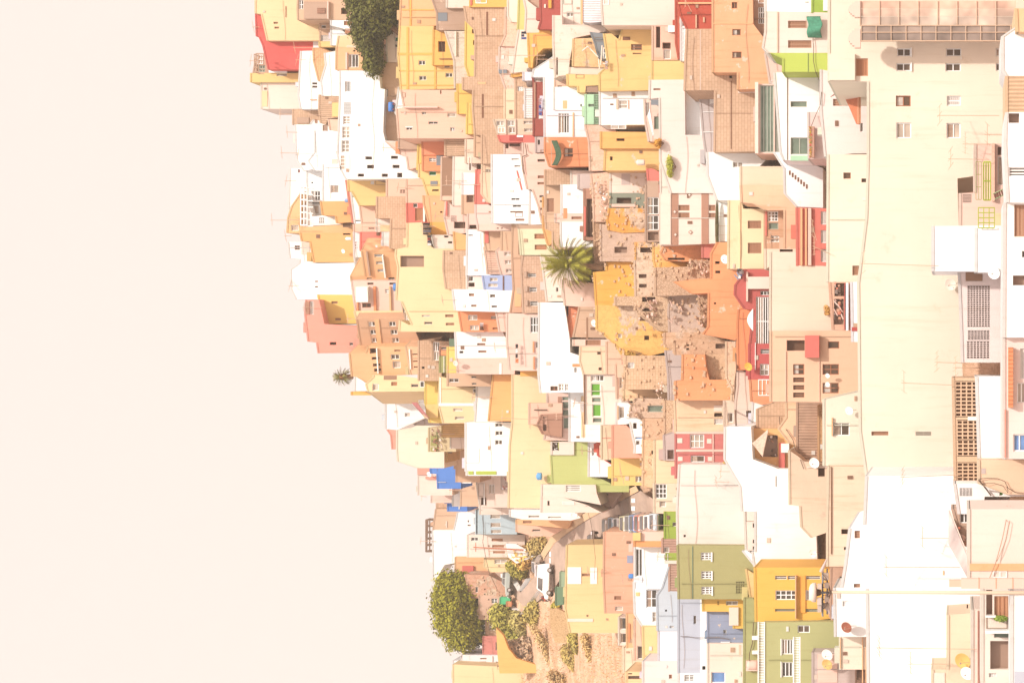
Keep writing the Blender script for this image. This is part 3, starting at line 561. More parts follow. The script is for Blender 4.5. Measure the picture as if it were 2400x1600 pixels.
H('white wedge roofed house beside the lilac house', [(1155, 445), (1168, 520), (1178, 860), (1172, 1003), (1083, 1012), (1080, 707), (970, 707), (985, 640)], 'W')
H('maroon courtyard wall with white sheet and laundry', [(975, 707), (1083, 707), (1083, 1002), (1078, 1252), (985, 1252), (985, 760)], (178, 92, 80), 'l:990,712,1080,752', 'edge_sheet:N:0.1:985,760,1002,1085')
H('white corrugated sheet wall beside the maroon courtyard', (905, 808, 985, 1085), 'W', m='rib')
H('beige apartment front with grid of pale loggias', [(615, 1095), (990, 1090), (1002, 1242), (660, 1240)], (248, 222, 192), ';'.join('l12:%d,%d,%d,%d' % t for t in ((640, 1112, 712, 1158), (655, 1168, 722, 1222), (742, 1108, 805, 1160), (752, 1170, 818, 1225), (890, 1112, 985, 1140), (895, 1182, 988, 1210))), 'pilaster:P:0.12:722,1098,732,1235;pilaster:P:0.12:812,1096,822,1237', name='apartment_building', yaw=-6)
H('long low red painted front below the beige loggias', [(656, 1240), (895, 1240), (1000, 1248), (1005, 1312), (905, 1312), (885, 1305), (680, 1305)], 'R', '', 'dark_red_panel:D:0.03:760,1244,880,1296;white_sill:W:0.1:830,1244,888,1262')
H('tan block wall under the long red front', (508, 1235, 718, 1505), 'K', m='blk')
H('sandy narrow wall with dark seam under block wall', (443, 1235, 515, 1440), 'K')
H('cream strip house beside the ribbed tan sheet', (360, 1280, 447, 1500), (254, 234, 208), 'd:385,1445,412,1568')
H('cream stepped hut with leaning boards under red front', [(718, 1310), (870, 1315), (885, 1410), (718, 1415)], 'P', 'y:760,1318,858,1345;y:725,1318,752,1365')
H('cream wall between leaning boards hut and peach balcony house', (885, 1312, 1010, 1420), 'P')
H('grey white nook with dark door beside peach balcony house', (1005, 1258, 1088, 1402), 'f', 'o:1020,1285,1040,1330;b:1046,1377,1084,1400')
H('peach house with rounded green draped balcony', [(1090, 1262), (1450, 1260), (1500, 1290), (1512, 1480), (1480, 1530), (1130, 1530), (1088, 1400)], 'T', 'b:1262,1360,1345,1442', m='stain')
H('lilac white house with tall four pane window', [(1083, 1010), (1465, 1010), (1465, 1260), (1085, 1260)], (250, 240, 240), 'k14:1210,1040,1310,1225', 'peach_pipe:E:0.1:1342,1035,1352,1255;wall_panel:L:0.04:1395,1036,1450,1200')
H('white house with tiny vent above lilac house', [(1172, 800), (1395, 790), (1478, 860), (1470, 1012), (1172, 1010)], 'W', 'o:1412,955,1425,982', 'peach_stain:E:0.02:1250,925,1290,1000')
H('mint green house with wire mesh side', (1462, 868, 1597, 1142), 'M', 'u:1485,957,1540,982'.replace('u', 'e'), ';'.join('wire:u:0.06:%d,870,%d,1140' % (x, x + 2) for x in (1537, 1550, 1563, 1576, 1589)) + ';' + ';'.join('wire:u:0.05:1537,%d,1592,%d' % (y, y + 2) for y in range(880, 1140, 22)))
H('white house with rounded peach window surround', [(1592, 838), (2043, 828), (2045, 1000), (2028, 1060), (1950, 1147), (1595, 1150)], 'W', 'l21:1762,922,1846,998;s:1685,953,1718,968', 'surround:J:0.08:1742,915,1760,1005;surround:J:0.08:1848,920,1856,1000')
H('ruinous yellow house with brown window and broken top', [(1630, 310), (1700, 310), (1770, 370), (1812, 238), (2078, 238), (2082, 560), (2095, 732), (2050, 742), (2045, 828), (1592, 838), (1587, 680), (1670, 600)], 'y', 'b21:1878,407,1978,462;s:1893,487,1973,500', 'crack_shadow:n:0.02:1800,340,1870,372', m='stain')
H('collapsing grey timber loft on the ruinous yellow house', [(1508, 295), (1630, 310), (1695, 400), (1692, 542), (1585, 535), (1550, 400)], 'U', 'k23:1620,440,1690,540;o:1540,345,1660,380', dy=-0.6)
H('pale orange crumbling wall with flaking plaster', [(1350, 357), (1510, 345), (1560, 480), (1530, 620), (1345, 612)], (254, 216, 158), m='ruin')
H('white curved parapet wall beneath the crumbling orange wall', [(1312, 618), (1532, 622), (1542, 690), (1310, 680)], 'C')
H('yellow stepped house below the white curved parapet', [(1292, 682), (1545, 690), (1582, 780), (1462, 790), (1457, 850), (1395, 850), (1390, 792), (1297, 790)], 'y', 'y:1462,793,1575,850;y:1370,685,1445,720')
H('small peach house with one brown vent', (1180, 715, 1300, 872), 'J', 'o:1200,788,1242,805')
H('cream broad blank wall at the picture top', [(1610, -20), (2290, -20), (2290, 236), (1622, 234), (1610, 60)], (255, 244, 226), 'r:1622,-25,1675,46')
H('grey corrugated roof front beside the cream broad wall', [(1432, -20), (1612, -20), (1606, 186), (1500, 215), (1432, 200)], 'L', '', 'orange_drip:E:0.08:1415,-15,1434,225', m='rib')
H('white house with olive window and small balcony', (1242, -20, 1418, 228), 'C', 'e:1252,-25,1338,42;l12:1287,110,1346,155')
H('cream rambling rooftop wall beneath the olive window house', [(1165, 142), (1243, 142), (1245, 228), (1500, 230), (1512, 290), (1352, 352), (1315, 550), (1300, 690), (1215, 700), (1180, 720), (1165, 400)], 'C', 'y:1190,530,1205,690', m='stain')

T('B2')
H('pierced cream screen wall dotted with small holes', [(140, -130), (262, -130), (247, 180), (227, 272), (135, 272)], 'J', 'v9x26:142,-120,240,230')
H('white gable beside the pierced screen wall', [(250, -130), (320, -130), (330, 60), (335, 230), (352, 325), (245, 325), (245, 180)], 'C')
H('white house with two brown slits under amber wall', [(45, 590), (248, 590), (262, 727), (90, 725), (70, 690)], 'C', 'o:160,596,200,613;o:195,650,235,668')
H('apricot wall beside the two slit white house', [(250, 560), (375, 630), (372, 732), (262, 728)], 'e')
H('red and tan roof terrace with pierced block front', [(180, 280), (248, 330), (360, 330), (365, 560), (200, 590), (165, 430)], 'P', 'v5x5:222,415,275,468;o:250,470,355,530', 'red_edge:R:0.2:180,285,192,420')
H('white leaning shed wall beside the red stair wall', [(330, 20), (455, 20), (450, 220), (330, 222)], 'W', 'o:435,130,450,285')
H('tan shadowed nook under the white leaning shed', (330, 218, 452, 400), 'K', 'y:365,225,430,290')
H('cream block with dark foot beside the amber wall', [(380, 395), (470, 395), (468, 545), (380, 540)], 'P', 'o:390,498,462,535')
H('coral red stair wall with stepped edge', [(458, -12), (512, -12), (505, 200), (568, 307), (450, 307)], (250, 140, 125))
H('sandy rooftop terrace beside the coral stair wall', [(512, -80), (602, -80), (605, 335), (560, 290), (505, 210)], (253, 226, 190), 'k12:540,-10,598,15')
H('long white house with red cornice and slim windows', [(600, -150), (865, -150), (895, 20), (925, 170), (952, 350), (942, 492), (605, 482), (605, 330), (600, 200)], 'W', 'l:778,-113,848,-98;l:805,-50,862,-33;s:767,371,886,386;s:817,441,898,461;k12:777,251,853,271;k12:790,313,866,335;o:815,385,880,425')
H('sloping red cornice strip of the long white house', [(835, 0), (892, 0), (922, 177), (880, 178)], 'R', dy=-0.4, d=1.5)
H('pinkish cream house with five small windows', [(870, -150), (1087, -160), (1092, 472), (1060, 482), (1030, 330), (975, 175), (925, 170), (890, 0)], 'P', 'b:1018,-105,1086,-81;s:1020,45,1075,70;s:1018,105,1078,128;d:1035,225,1075,248;d:1040,270,1075,292;d:1042,340,1072,362;s:1045,395,1070,410')
H('bright white narrow front under the pinkish cream house', [(950, 177), (1000, 230), (1032, 330), (1060, 492), (945, 497)], 'W')
H('pale house with brown shutters above cream long parapet', [(450, 310), (560, 310), (607, 335), (605, 482), (680, 490), (475, 552), (450, 400)], (254, 230, 214), 's:570,372,660,392;s:590,430,675,450')
H('cream long low parapet house', (472, 490, 792, 552), 'P', 'd:645,523,662,534;d:682,523,700,534')
H('tall plain white house with tapered side', [(375, 540), (535, 552), (552, 960), (368, 962), (372, 735)], 'W', 'o:385,588,425,598')
H('brown block wall on the big yellow apartment edge', [(160, 732), (375, 732), (368, 962), (372, 1087), (180, 1087), (155, 900)], 'K', m='blk')
H('tan house with red corner strip and slate panel', [(535, 552), (697, 555), (702, 740), (550, 735), (535, 665)], 'K', '', 'red_strip:R:0.08:536,556,570,664')
H('sandy house between red corner house and grey alley', (690, 555, 802, 742), 'K')
H('ribbed tan front with thin pilasters', [(530, 700), (640, 735), (660, 850), (682, 962), (560, 950), (552, 850)], 'J', m='rib')
H('pinkish house with three pale projecting windows', [(640, 738), (792, 742), (792, 942), (690, 962), (660, 850)], (252, 226, 205), 'l12:712,746,780,782;l12:717,822,782,858;l12:727,902,782,936', yaw=-15)
H('white house with brown glazed corner above the sky blue one', [(370, 960), (515, 962), (530, 1095), (372, 1090)], 'C', 'k:378,968,428,1018;o:382,1028,440,1066')
H('sky blue painted house with two white windows', [(515, 962), (705, 960), (782, 965), (782, 1095), (720, 1100), (535, 1092)], (186, 203, 242), 'l12:580,982,652,1014;l12:566,1036,652,1068', 'pipe:n:0.08:700,965,708,1098')
H('white house row with four narrow shuttered windows', [(240, 1088), (450, 1090), (780, 1100), (772, 1150), (745, 1300), (650, 1297), (290, 1287), (262, 1280)], 'W', 's:388,1128,436,1152;s:408,1230,458,1250;d:580,1135,630,1165;d:595,1237,646,1258')
H('terracotta orange house with white framed windows', [(295, 1287), (640, 1295), (662, 1480), (327, 1480)], 'T', 'l12:378,1325,465,1372;l12:396,1420,480,1462;l:590,1335,652,1362;x:605,1440,660,1458')
H('pale side wall beside the terracotta orange house', [(640, 1295), (745, 1300), (735, 1480), (670, 1480)], 'P')
H('long tan brown strip house with dark gutter', [(790, 490), (832, 500), (862, 775), (888, 1300), (770, 1305), (800, 1090), (785, 760)], (234, 192, 160), '', 'shutter:E:0.06:808,1100,870,1250;gutter:n:0.1:845,540,856,770')
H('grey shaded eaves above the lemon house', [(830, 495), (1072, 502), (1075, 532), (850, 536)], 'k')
H('lemon house with two red brown shutters beside palm', [(848, 535), (1110, 532), (1105, 720), (1045, 775), (868, 775)], (250, 246, 205), 'x21:990,580,1100,626;x21:992,680,1103,726')
H('brown stone house with three deep grilled windows', [(885, 780), (1040, 785), (1060, 860), (1100, 1205), (1035, 1210), (1032, 1308), (890, 1308), (870, 900)], (236, 196, 166), 'd21:928,943,1005,977;d21:943,1070,1012,1112;d21:950,1198,1022,1240', 'shade_hood:k:0.25:896,926,922,978;shade_hood:k:0.25:903,1060,930,1110;shade_hood:k:0.25:905,1190,932,1240', m='blk')  # grey boxes over the grilles put the shadows by the panes into colour
H('white house seen between brown stone house and palm', [(1050, 790), (1252, 790), (1255, 1202), (1105, 1200), (1070, 900)], 'C', 'd:1188,1072,1210,1112')
H('tan block wall high above the palm', (1090, -10, 1332, 132), 'K', m='blk')
H('tan annex with brown shutters above the palm', (1092, 130, 1245, 475), 'K', 's:1105,255,1170,380')
H('apricot vertical strip house above the palm', [(1070, 240), (1100, 240), (1098, 535), (1160, 560), (1120, 690), (1108, 660), (1072, 530)], 'e')
H('white rooftop house above the palm', (1240, 128, 1452, 412), 'W')
H('pale house with rust streak and one shuttered window', (1183, 392, 1452, 475), 'P', 's:1330,422,1425,446', 'rust_streak:T:0.02:1255,345,1290,440')
H('white wall directly behind the palm top', (1235, 470, 1455, 700), 'W')
H('sandy block wall at the palm left side', [(1095, 470), (1240, 470), (1240, 720), (1160, 720), (1160, 560), (1098, 535)], 'K', m='blk')
H('pale yard wall directly below the palm fronds', [(1250, 1000), (1552, 1050), (1555, 1250), (1405, 1250), (1270, 1240)], 'P')
H('grey concrete stub wall above brown opening', (1395, 30, 1508, 170), 'f')
H('cream rooftop slab beside grey concrete stub', (1330, 0, 1400, 130), 'C')
H('dark open brown barn front beside collapsed wall', (1450, 165, 1548, 640), 'N', 'o12:1468,258,1536,610', 'red_edge:R:0.12:1450,330,1462,600')
H('collapsed plaster wall with bundled rubble', [(1510, 30), (1690, -5), (1695, 210), (1680, 340), (1660, 470), (1540, 470), (1530, 200)], 'J', m='ruin', name='ruined_house')
H('pale roofless ruin with grey stain near ruined terraces', [(1690, -20), (1928, -10), (1928, 120), (1885, 205), (1690, 207)], 'C', '', 'grey_stain:f:0.02:1790,30,1870,130', m='stain', name='ruined_house')
H('grey green shuttered ruin loft above broken orange roof', (1690, 205, 1932, 347), 't', 'o:1745,248,1880,300', 'sill:P:0.15:1700,308,1920,335', name='ruined_house')
H('broken orange wall with ragged flaking edge', [(1680, 345), (1925, 345), (1970, 480), (1955, 560), (1800, 572), (1675, 548), (1660, 450)], (254, 190, 100), m='ruin', name='ruined_house')
H('grey plastered ruin wall with walled up window', [(1600, 490), (1660, 500), (1690, 552), (1960, 556), (1918, 640), (1918, 837), (1605, 832)], (238, 205, 180), 'y:1725,700,1840,756', m='ruin', name='ruined_house')
H('crumbling stone pier standing beside grey ruin', [(1535, 460), (1605, 480), (1605, 905), (1555, 905), (1545, 700)], (224, 182, 148), m='stone', name='ruined_house')
H('glowing amber ruin wall below the palm', [(1660, 837), (1912, 837), (1918, 1162), (1722, 1162), (1727, 1235), (1560, 1240), (1540, 930), (1655, 920)], (255, 200, 100), m='stain', name='ruined_house')

T('C2')
H('peeling yellow ruin with small square holes', [(-240, 1235), (110, 1240), (130, 1300), (330, 1470), (380, 1500), (370, 1640), (250, 1700), (-10, 1690), (-60, 1600), (-240, 1450)], (255, 210, 125), 'o:195,1515,240,1555;l:-45,1497,-8,1535', m='ruin', name='ruined_house')
H('tall grey cream ruin with two blocked windows', [(110, 820), (270, 822), (300, 900), (302, 1152), (118, 1158)], (245, 216, 188), 'y:145,950,217,986;y:147,1040,218,1074', m='ruin', name='ruined_house')
H('orange ruin front with dark lintel opening', [(385, 685), (735, 680), (735, 822), (560, 835), (390, 822), (350, 760)], (252, 182, 128), 'o:412,800,568,820', m='ruin', name='ruined_house')
H('small amber ruin room with black window', (118, 655, 292, 822), (254, 196, 120), 'o:158,705,268,752', m='ruin', name='ruined_house')
H('yellow flaking column wall in the ruins', [(280, 660), (370, 690), (360, 840), (300, 890), (282, 820)], (254, 208, 130), m='ruin', name='ruined_house')
H('leaning amber wall fragment in the ruins', [(350, 842), (562, 842), (552, 947), (330, 947)], (254, 200, 112), m='stain', name='ruined_house')
H('rubble heap house in the middle of the ruins', [(300, 890), (620, 880), (640, 820), (800, 830), (812, 980), (720, 992), (640, 1000), (470, 1020), (640, 1070), (720, 1130), (440, 1150), (300, 1150)], (238, 200, 166), m='stone', name='ruined_house')
H('grey washed ruin wall with dark stains', [(435, 1130), (720, 1125), (745, 1250), (742, 1482), (430, 1485), (420, 1300)], (232, 205, 186), m='ruin', name='ruined_house')
H('collapsed stone rooms with three dark doorways', [(-70, 1155), (300, 1152), (440, 1150), (425, 1490), (330, 1470), (130, 1300), (110, 1240), (-70, 1240)], (240, 204, 168), 'o:175,1160,298,1205;o:178,1262,265,1290;o:155,1340,240,1380', m='stone', name='ruined_house')
H('jagged rubble wall beside the orange cliff house', [(690, 1130), (790, 1125), (790, 1430), (745, 1440), (720, 1300)], (226, 188, 152), m='stone', name='ruined_house')
H('ruin base of sandy brick below the grey washed wall', [(385, 1485), (740, 1480), (800, 1510), (800, 1660), (480, 1660), (380, 1600)], (236, 196, 160), m='ruin', name='ruined_house')
H('orange earth coloured cliff house with tiny windows', [(870, 657), (962, 657), (975, 900), (1057, 902), (1060, 990), (1030, 1050), (1042, 1140), (1060, 1270), (950, 1390), (960, 1570), (740, 1500), (787, 1430), (792, 1122), (640, 1130), (470, 1020), (720, 990), (812, 990), (812, 760)], (252, 178, 126), 'o:848,918,893,942;o:835,1210,856,1226;o:846,832,888,856', m='stain')
H('rose painted cube under the patterned white house', (732, 672, 825, 802), (232, 142, 128))
H('grey barred courtyard beside the broken orange wall', (212, 128, 347, 655), 'k', 'k22:224,245,328,400;k22:224,410,328,545;y:228,560,325,640', 'red_edge:D:0.1:332,130,342,560')
H('salmon gable tip above the barred courtyard', [(225, -20), (270, -20), (330, 80), (325, 100), (235, 100)], (248, 140, 125), '', 'slab:k:0.15:225,95,330,130')
H('pale stained wall with hanging plants beside patterned house', [(345, -60), (445, -60), (447, 210), (350, 210)], 'C')
H('patterned white house with two brown bands and diamonds', [(345, 205), (795, 205), (850, 240), (850, 665), (350, 687)], (254, 242, 224), 's11:510,315,612,368;s11:510,385,612,440;s:788,315,850,370;s:788,388,850,440', 'brown_band:N:0.05:447,207,506,682;brown_band:N:0.05:722,207,786,676;pier:C:0.12:350,215,440,680')
H('white house corner with green lean-to roof', [(775, -170), (1212, -170), (1207, -130), (1087, 0), (1082, 272), (865, 272), (780, 40)], 'W', 'l12:1010,-80,1100,-30')
H('white boarded wall beside the furled dark green awning', [(868, 275), (972, 350), (972, 655), (872, 650)], 'W', '', ';'.join('board_line:P:0.02:872,%d,970,%d' % (y, y + 3) for y in (390, 420, 505, 590)))
H('lemon yellow house with two brown shuttered windows', [(975, 272), (1085, 272), (1105, 350), (1202, 352), (1292, 425), (1292, 902), (970, 902)], (255, 244, 198), 's:1147,460,1270,532;s:1147,662,1272,760', 'string_course:Y:0.08:1072,275,1080,900;plinth:K:0.06:1292,430,1312,900', name='house')
H('pale yellow flat gable above the stone gable', (1085, -40, 1482, 134), (255, 236, 204))
H('peach stone gable with rough plaster', [(1085, 132), (1482, 132), (1492, 210), (1602, 330), (1602, 722), (1488, 720), (1488, 362), (1310, 362), (1202, 302), (1092, 292)], (253, 216, 176), m='stain')
H('sunken brick house with white cross windows', (1308, 360, 1490, 720), (238, 188, 152), 'k33:1330,374,1425,466;e:1338,478,1428,540;l22:1357,598,1435,656', 'red_edge:R:0.1:1310,365,1322,600', m='stain')
H('cream low parapet under the sunken brick house', [(1310, 718), (1600, 718), (1605, 872), (1360, 872), (1312, 905)], (255, 240, 212), 'o:1440,722,1560,745')
H('white stepped stair house with dark risers', [(1390, -170), (1480, -170), (1705, -20), (1705, 342), (1600, 330), (1490, 210), (1485, -20)], 'W', '', ';'.join('riser:n:0.03:%d,%d,%d,%d' % (1525 + i * 26, 0 + i * 21, 1540 + i * 26, 40 + i * 21) for i in range(7)))
H('salmon red house with white arched niches and railings', [(1600, 340), (1882, 350), (1882, 872), (1605, 875)], (250, 142, 126), 'w:1818,375,1880,495;w:1818,548,1880,664;w:1818,718,1880,838', 'rail:E:0.2:1632,345,1650,870;rail:E:0.2:1675,345,1690,870;string_course:P:0.25:1702,345,1732,870')
H('large blank cream house above the pink balcony building', [(1360, 747), (1602, 745), (1605, 872), (1862, 877), (1882, 1000), (1882, 1472), (1355, 1472)], (255, 245, 220))
H('red house with wide barred veranda beneath the lemon house', [(1130, 905), (1357, 905), (1357, 1625), (1165, 1625), (1200, 1280), (1120, 1270), (1030, 1140), (1035, 1050), (1100, 960)], (218, 112, 104), 'k26:1222,1158,1352,1610;k13:1262,1105,1352,1144', 'stair_rail:P:0.3:1135,930,1152,1200;white_ledge:C:0.35:1152,975,1345,1086')
H('orange wall with a white half round dish', [(1065, 1275), (1200, 1210), (1205, 1590), (1180, 1830), (1060, 1830), (1055, 1400)], (252, 170, 118), dy=-0.3)
H('small laundry nook above the red veranda house', (1062, 895, 1132, 1000), 'f')

T('C3')
H('red painted side of the veranda house with white louvre', (770, 20, 968, 352), (220, 108, 104), 'k21:872,70,964,112;l22:866,206,948,312', 'pipe:W:0.1:822,10,828,260')
H('orange base wall with white grille under red side', [(778, 350), (968, 350), (970, 555), (880, 580), (790, 552)], (252, 176, 130), 'l13:852,347,964,498')
H('beige building with four narrow windows and pink balcony box', [(968, -98), (1655, -100), (1737, 130), (1737, 330), (1732, 480), (1462, 525), (1452, 557), (968, 554)], (253, 216, 180), 'b21:1172,208,1274,304;b21:1172,330,1274,374;b21:1172,400,1274,443;b21:1172,468,1274,514;b22:1442,208,1592,304;b22:1442,380,1590,475;b:1492,0,1595,64;o:1112,-12,1278,86', 'pink_balcony:R:0.6:1285,-55,1415,148;pilaster:J:0.08:1098,90,1108,550;floor_band:J:0.07:1408,148,1416,550', name='apartment_building')
H('cream white house with one large double window', [(1457, 528), (1790, 420), (1852, 600), (1852, 1142), (1457, 1142)], 'H', 'd12:1537,747,1690,865', 'window_hood:E:0.2:1525,700,1536,865')
H('grey tan block annex under the beige building', [(842, 620), (985, 560), (1110, 560), (1112, 700), (1040, 700), (1035, 800), (845, 800)], 'K', m='blk')
H('peach plaster strip beside the long ribbed roof', [(1110, 560), (1215, 560), (1217, 1005), (1140, 930), (1040, 800), (1112, 700)], (253, 220, 180), m='stain')
H('long grey ribbed roof front under the beige building', (1213, 558, 1412, 1102), (222, 182, 154), m='rib')
H('reddish stone edge beside the cream white house', (1410, 580, 1457, 1102), (244, 192, 142), m='stone')
H('white slanted post wall beside the block annex', [(805, 552), (845, 556), (840, 800), (800, 1000), (785, 930)], 'W')
H('orange weathered ruin wall with bare stone corner', [(160, 120), (360, 120), (370, 220), (400, 350), (550, 355), (617, 500), (607, 540), (95, 540), (95, 360), (155, 355)], (253, 182, 128), m='stain', name='ruined_house')
H('sandy ruin gable beside the orange weathered wall', [(360, 90), (565, 60), (560, 360), (400, 350), (370, 220)], (250, 208, 168), m='ruin', name='ruined_house')
H('narrow pale ruin strip carrying cables', [(560, 0), (665, 0), (660, 260), (640, 560), (605, 540), (615, 440), (560, 330)], (252, 222, 186), m='ruin', name='ruined_house')
H('rough base of ruins with black holes near orange wall', [(80, -10), (565, -10), (560, 100), (360, 122), (90, 125)], (236, 194, 158), 'o:190,60,215,78;o:190,28,215,42;y:458,20,560,64', m='ruin', name='ruined_house')
H('orange hut with pale green shutter and yellow dish', (660, 0, 776, 260), (252, 178, 130), 'g:692,98,770,190')
H('pale strip wall under the orange hut', [(665, 255), (785, 345), (788, 780), (640, 780), (645, 560), (665, 400)], (250, 226, 206), 'y:740,635,785,690', m='stain')
H('sandy cream wall with small white niches', [(85, 540), (540, 540), (540, 850), (95, 850)], (254, 226, 186), 'o:445,655,535,690;w:445,710,535,760', 'white_niche:C:0.1:445,585,535,640', m='stain')
H('pale lane wall between niches and white awning house', (540, 540, 645, 782), (250, 222, 196), 'd:570,655,620,740')
H('grey smooth strip wall in the ruin lane', [(0, 80), (85, 80), (90, 540), (30, 540), (25, 300)], 'f')
H('rose pink house with white framed windows and white squares', [(95, 845), (540, 845), (540, 1135), (130, 1135), (128, 1258), (95, 1258)], (232, 138, 130), 'l23:222,852,354,978;d:230,1047,358,1108', 'white_square:C:0.04:108,887,154,932;white_square:C:0.04:380,892,422,936;white_square:C:0.04:113,1058,156,1096;white_square:C:0.04:388,1058,428,1098;band:P:0.06:96,990,540,1012;band:P:0.07:432,850,442,1130;band:P:0.06:96,826,538,848')
H('amber wedge wall beside the big cream block', [(540, 1105), (662, 1290), (660, 1427), (538, 1425)], (255, 214, 128))
H('salmon sliver wall under the amber wedge', [(662, 1290), (695, 1340), (705, 1840), (672, 1830)], (248, 158, 138), dy=-0.3)
H('big white house with slanted terrace edge', [(548, 785), (785, 780), (800, 1080), (1035, 1170), (1122, 1175), (1140, 1500), (1242, 1512), (1262, 2067), (820, 2067), (800, 1930), (828, 1930), (828, 1560), (705, 1560), (690, 1330), (545, 1080)], 'W', 'd:1010,1235,1020,1335')
H('ochre open terrace full of household things', [(790, 800), (1045, 800), (1145, 930), (1140, 1175), (1035, 1172), (800, 1082)], (254, 206, 140), 'y:870,860,1030,1060', 'coral_panel:R:0.3:1042,930,1098,1168;white_rail:W:0.4:1065,935,1138,1018', d=5)
H('cracked cream ruin wall with drain and dark doorway', [(1140, 1000), (1225, 1060), (1270, 1100), (1500, 1145), (1500, 1700), (1345, 1800), (1250, 1700), (1240, 1510), (1145, 1500)], (254, 234, 202), 'o:1400,1162,1462,1240;l:1330,1112,1390,1140', 'white_panel:C:0.1:1300,1145,1480,1158', m='stain')
H('stained cream stone wall with long dark seam', [(1500, 1145), (1800, 1145), (1890, 1380), (1860, 1500), (1860, 1900), (1780, 2065), (1490, 2065), (1490, 1700)], (255, 238, 206), 'o:1614,1722,1690,1768;o:1638,1886,1686,1912', 'drain_pipe:n:0.1:1518,1150,1526,1950', m='stain')
H('white dark windowed side room of the big white house', [(728, 1540), (826, 1540), (826, 1920), (742, 1920)], 'C', 'o:735,1545,822,1650;o:800,1668,824,1708;o:800,1818,824,1852;o:800,1880,824,1914', dy=-0.2)

T('B3')
H('tall blank white house with brown balcony at its foot', [(486, -358), (715, -358), (765, -20), (768, 100), (862, 180), (892, 300), (892, 467), (500, 472), (480, 300)], 'W', 'b12:587,410,655,452;l22:662,388,714,452;l22:720,390,752,450;d12:806,240,830,285', 'red_patch:T:0.05:790,205,858,232')
H('orange blank wall between white and pale yellow fronts', [(65, 305), (240, 305), (242, 732), (22, 732), (35, 600)], 'e')
H('long pale yellow front running down the lane', [(240, 305), (475, 320), (482, 380), (502, 470), (545, 560), (395, 565), (400, 760), (470, 770), (502, 880), (512, 1420), (507, 1532), (205, 1527), (215, 960), (240, 730)], (255, 235, 186), '', Y=234.5, parts='amber_cap:O:0.06:312,270,474,318')
H('pink grey lane side with white pots and tanks', (140, 1172, 208, 1362), 'f', 'd:148,1178,172,1230')
H('white ledge house under the pink grey lane side', [(-60, 1362), (205, 1362), (205, 1590), (-60, 1590)], 'C', 'l:15,1310,95,1395'.replace('1310', '1405').replace('1395', '1480'))
H('cream lane house with white gridded windows', [(191, -260), (486, -250), (480, 268), (312, 270), (215, 262), (190, 0)], 'P', 'k23:401,-225,480,-80;d:452,2,478,60;d:458,150,480,245', 'cornice:T:0.15:428,0,440,100;cornice:T:0.15:432,140,444,255')
H('white framed glass veranda beside cream lane house', [(215, -258), (300, -258), (305, 262), (215, 262)], 'T', 'k25:222,-245,296,40;o:232,60,296,112', 'post:C:0.15:206,-258,216,262', dy=-0.5)
H('pale house with four dark green windows', [(560, 470), (690, 475), (765, 505), (765, 915), (530, 905), (562, 760)], 'P', 'e:697,507,757,540;e:697,553,757,615;e:697,623,757,690;e:707,700,757,798', 'brown_shadow:N:0.05:657,507,690,640')  # thin brown panel paints the shadow beside the dark green windows
H('tan roof box with black bracket on the pale yellow front', (395, 565, 562, 762), 'J', '', 'bracket:q:0.15:440,624,558,632', Y=233.2)
H('brown timber gazebo beside the pale yellow front', [(510, 670), (560, 660), (558, 880), (520, 850), (472, 760)], 'N', 'y:520,690,552,820', Y=233.0)
H('white blank house with thin amber inset', [(765, 470), (895, 470), (942, 760), (942, 925), (765, 918)], 'W', '', 'amber_inset:Y:0.03:872,500,905,880')
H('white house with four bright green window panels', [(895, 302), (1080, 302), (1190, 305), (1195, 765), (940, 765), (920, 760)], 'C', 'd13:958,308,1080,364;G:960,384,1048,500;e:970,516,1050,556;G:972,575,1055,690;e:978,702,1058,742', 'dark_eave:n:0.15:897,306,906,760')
H('sandy cream box house with two tiny windows', [(865, 42), (1105, 42), (1108, 300), (895, 302), (860, 180)], (254, 232, 196), 'b:1018,95,1052,120;b:1030,238,1060,265')
H('peach plaster wall beside the sandy cream box', [(1105, 0), (1275, 30), (1272, 250), (1200, 300), (1108, 302)], 'J', m='stain')
H('small tan room with wooden front above sandy cream box', (800, -20, 1112, 42), 'P', 's:910,-15,1050,36')
H('bright orange tin room beside a dark glazed slot', [(766, -318), (856, -318), (790, -40), (766, -38)], (250, 160, 120), m='stain')
H('grey tan stone yard with ladder of dark holes', [(856, -318), (1010, -318), (1010, -30), (800, -38)], (232, 195, 165), 'v2x12:918,-220,932,-20', m='stain')
H('dark glazed slot beside the orange tin room', [(722, -335), (762, -335), (762, -38), (735, -38)], 'W', 'k13:728,-325,758,-50')
H('lime green wide house with slanted roofline', [(670, 915), (942, 922), (942, 1237), (1060, 1262), (1160, 1312), (610, 1312), (595, 1042), (670, 1040)], 'g', '', 'seam:G:0.03:675,995,938,999', Y=234.0)
H('lime green low wall above the road', [(880, 1312), (1177, 1318), (1175, 1382), (905, 1382)], 'g', Y=233.9)
H('grey white yard with kitchen things beside lime house', (600, 920, 672, 1042), 'C', 'y:606,925,668,1000', Y=233.8)
H('white house with diagonal red and white front', [(945, 765), (1017, 765), (1027, 940), (1027, 1047), (1157, 1212), (1157, 1247), (940, 1242)], 'W', 'l21:968,980,990,1046')
H('bright red strip wall beside the cream panel', [(1017, 765), (1062, 765), (1072, 1082), (1162, 1092), (1162, 1215), (1027, 1047)], (242, 118, 98))
H('cream panel house framed by red strip', (1060, 768, 1162, 1087), (254, 234, 196), '', 'red_line:R:0.04:1064,884,1158,889')
H('salmon plain house above the yellow corner house', [(1160, 768), (1282, 768), (1367, 970), (1362, 1027), (1437, 1032), (1437, 1070), (1160, 1070)], (252, 188, 158))
H('yellow corner house with one dark double window', (1160, 1068, 1437, 1322), (255, 226, 142), 'k12:1368,1230,1430,1290')
